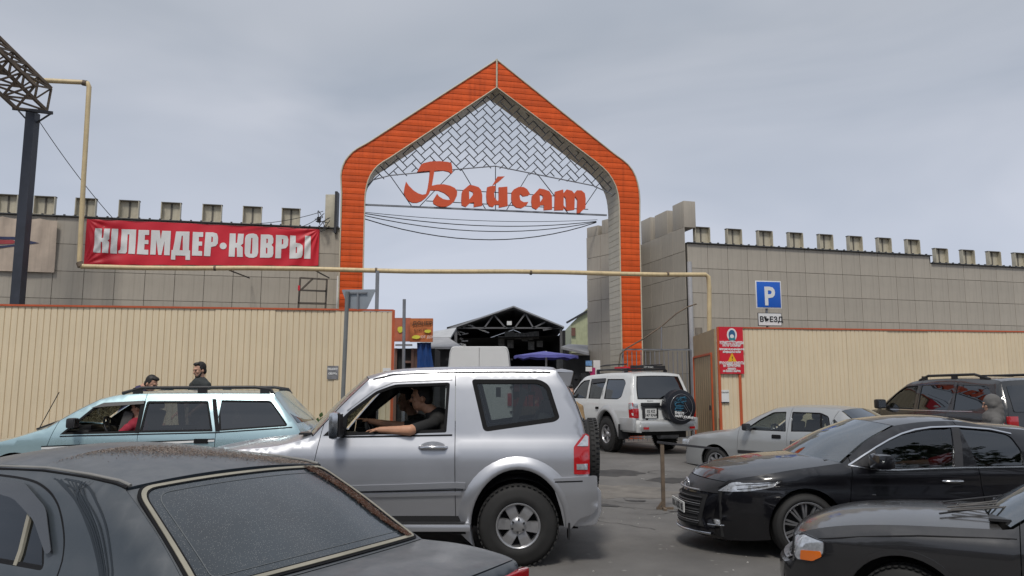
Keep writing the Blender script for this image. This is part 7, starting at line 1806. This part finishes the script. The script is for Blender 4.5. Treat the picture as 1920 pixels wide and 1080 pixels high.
c_char = cloth('charcoal', (.035, .04, .04)); c_navy = cloth('navy', (.035, .03, .09)); c_red = cloth('dark_red', (.30, .02, .04)); c_black = cloth('black', (.018, .018, .018)); c_jean = cloth('jeans', (.05, .07, .12)); c_grey = cloth('grey', (.12, .115, .11)); c_bred = cloth('bright_red', (.48, .02, .035)); c_pat = cloth('patterned', (.30, .20, .10))
pA = at(379, 692, 12.6)
mA = stand('bearded man in a dark grey shirt with a bag strap behind the aqua estate car', pA[0] - .02, 12.6, .25, R(232), 1.92, c_char, c_jean, beard=True, skin=m_skin, nod=-.2)
st = MB(); st.tube([(pA[0] + .10, 12.52, 1.74), (pA[0] + .03, 12.44, 1.60), (pA[0] - .12, 12.44, 1.30)], .016, 6).tube([(pA[0] + .10, 12.52, 1.74), (pA[0] + .16, 12.62, 1.60), (pA[0] + .18, 12.70, 1.3)], .016, 6); st.build('bag_strap', m_black, mA)
pB = at(281, 715, 12.3)
stand('dark-haired man in a navy shirt bending down behind the aqua estate car', pB[0] - .42, 12.45, .25, R(-14), 1.86, c_navy, c_jean, lean=(.36, 0), skin=m_skin, nod=-.55)
# driver of the silver off-roader: near arm lying on the window sill, far hand on the wheel
def seated(label, hp, sh, hd, face, arms, shirt, **k):
    hp = Vector(hp); kd = Vector((face[0], face[1], 0)).normalized(); s = Vector((-kd.y, kd.x, 0))
    legs = [(hp + s * sg * .1, hp + s * sg * .13 + kd * .42 + Vector((0, 0, .04)), hp + s * sg * .13 + kd * .62 + Vector((0, 0, -.30))) for sg in (-1, 1)]
    return person(label, None, hd, face, Vector(sh) + (Vector(hd) - Vector(sh)) * .42, sh, hp, arms, legs, shirt, c_jean, **k)
Yd = 8.30; hd = at(790, 747, Yd); sh = at(822, 787, Yd)
seated('driver in a black T-shirt, forearm on the open window of the silver off-roader', (sh[0] + .05, Yd, .92), (sh[0], Yd, sh[2] + .0), (hd[0], Yd, hd[2]), (-1, -.10, -.08),
       [((sh[0] - .03, Yd - .20, sh[2] - .03), tuple(at(768, 807, 7.84)), tuple(at(712, 806, 7.88)), (-1, .25, -.05)), ((sh[0] - .04, Yd + .21, sh[2] - .03), tuple(at(752, 800, 8.5)), tuple(at(694, 790, 8.42)), (-.8, -.2, .25))], c_black, skin=m_skin2, sleeve=.6, k=1.10, arm=1.25)
Yp = 9.1; hd = at(762, 752, Yp)
seated('passenger in dark clothes beside the driver of the silver off-roader', (hd[0] + .25, Yp, .92), (hd[0] + .14, Yp, hd[2] - .27), tuple(hd), (-.9, -.35, -.05),
       [((hd[0] + .1, Yp - .18, hd[2] - .3), (hd[0] + .05, Yp - .24, 1.12), (hd[0] - .2, Yp - .1, 1.05), (-1, 0, -.2)), ((hd[0] + .1, Yp + .18, hd[2] - .3), (hd[0] + .05, Yp + .24, 1.12), (hd[0] - .2, Yp + .1, 1.05), (-1, 0, -.2))], c_char, skin=m_skin)
Yw = 10.45; hd = at(262, 772, Yw); sh = at(262, 800, Yw)
seated('driver in a dark red shirt behind the wheel of the aqua estate car', (sh[0] + .03, Yw, .72), (sh[0] - .03, Yw, 1.22), (sh[0] - .02, Yw, 1.45), (-1, .1, -.05),
       [((sh[0] - .06, Yw - .19, 1.20), (sh[0] - .22, Yw - .24, 1.02), (sh[0] - .42, Yw - .12, 1.10), (-1, .1, .1)), ((sh[0] - .06, Yw + .19, 1.20), (sh[0] - .2, Yw + .22, 1.0), (sh[0] - .42, Yw + .1, 1.10), (-1, 0, .1))], c_red, sleeve=1.0)
Yc = 8.55; sh = at(1775, 850, Yc)
seated('driver in a red shirt inside the glossy black saloon', (sh[0] + .08, Yc, .58), (sh[0] + .02, Yc, 1.00), (sh[0] + .03, Yc, 1.25), (-1, .1, -.05),
       [((sh[0] - .02, Yc - .18, .99), tuple(at(1748, 868, 8.28)), tuple(at(1700, 868, 8.35)), (-1, .1, 0)), ((sh[0] - .02, Yc + .18, .99), (sh[0] - .2, Yc + .22, .86), (sh[0] - .42, Yc + .12, .95), (-1, 0, .1))], c_bred, sleeve=.7)
pH = at(1862, 775, 11.4)
stand('person in a grey hood standing between the dark off-roader and the black saloon', pH[0], 11.4, 0, R(160), 1.58, c_grey, c_bred, hair='hood', sleeve=1.0)
pR = at(1022, 690, 24); stand('person in a dark red top under the purple parasol', pR[0], 24.3, .25, R(250), 1.95, c_red, c_black, hair='hood', sleeve=1.0)
pT = at(1066, 720, 12.5); stand('person in brown clothes behind the tail of the silver off-roader', pT[0] + .0, 12.5, .1, R(280), 1.66, c_pat, c_black)

# ------------------------------------------------------------------ across the road, behind the viewer: added to show only in paint and glass
def street_tree(x, y, h, r, seed, label):
    random.seed(seed); root = empty('street_tree', (x, y, 0), label=label, cat='tree')
    t = MB(); t.tube([(x, y, -.1), (x + .1, y, h * .25), (x, y + .1, h * .5), (x + .15, y, h * .8)], [.22, .18, .13, .05], 10)
    for i in range(6): a = random.uniform(0, 6.28); t.tube([(x, y, h * (.35 + .06 * i)), (x + r * .4 * math.cos(a), y + r * .4 * math.sin(a), h * (.5 + .06 * i)), (x + r * .75 * math.cos(a), y + r * .75 * math.sin(a), h * (.62 + .06 * i))], [.08, .05, .02], 6)
    t.build('trunk', m_rust, root)
    b = MB(); cl = [(random.uniform(-.8, .8) * r, random.uniform(-.8, .8) * r, h * .68 + random.uniform(-.3, .3) * h * .8, random.uniform(.5, 1.0)) for _ in range(26)]
    for i in range(2600):
        cx, cy, cz, cr = random.choice(cl); p = Vector((x + cx, y + cy, max(h * .32, cz))) + Vector([max(-1.1, min(1.1, random.gauss(0, .5))) * cr for _ in range(3)]); s = random.uniform(.10, .22)
        u = Vector([random.gauss(0, 1) for _ in range(3)]).normalized() * s; v = u.cross(Vector([random.gauss(0, 1) for _ in range(3)])).normalized() * s * .6; b.add([p - u, p - v, p + u, p + v], [(0, 1, 2, 3)])
    b.build('crown', mat('street_leaf', (.045, .075, .022), .6, var=.4), root, kind='stuff')
for i, (x, y, h, r) in enumerate([(-17, -15, 9, 3.2), (26, -14, 8, 2.8), (14, -13.5, 9.5, 3.3), (33, -14, 8.5, 3.0), (20, -13, 9, 3.2), (-25, -15, 10, 3.5)]):
    street_tree(x, y, h, r, i, ['leafy street tree second from the left across the road', 'smaller leafy street tree at the far right end across the road', 'leafy street tree across the road, right of the viewer', 'rightmost leafy street tree across the road', 'leafy street tree across the road before the middle of the shop row', 'leftmost and tallest street tree across the road'][i])
street_tree(12.8, -1.2, 13.5, 3.6, 40, 'big overhanging street tree close by on the right, outside the view')
def opposite():  # unseen building, added so paint and glass mirror a darker band
    root = empty('reflection_building', (0, -24, 0), label='low plastered shop building added unseen across the road for the cars to reflect', cat='building')
    mw = mat('plaster_opposite', (.30, .27, .23), .8, var=.1); MB().box((0, -26, 2.6), (70, 8, 5.2)).build('wall', mw, root); MB().box((0, -26, 5.3), (71, 9, .25)).build('roof', m_iron, root)
    me = MB().box((0, 0, 0), (2.2, .1, 1.8)).mesh('window', mat('window_opposite', (.03, .035, .04), .15))
    for i in range(12): place('window', me, root, (-31 + i * 5.6, 2.03, 2.2))
opposite()
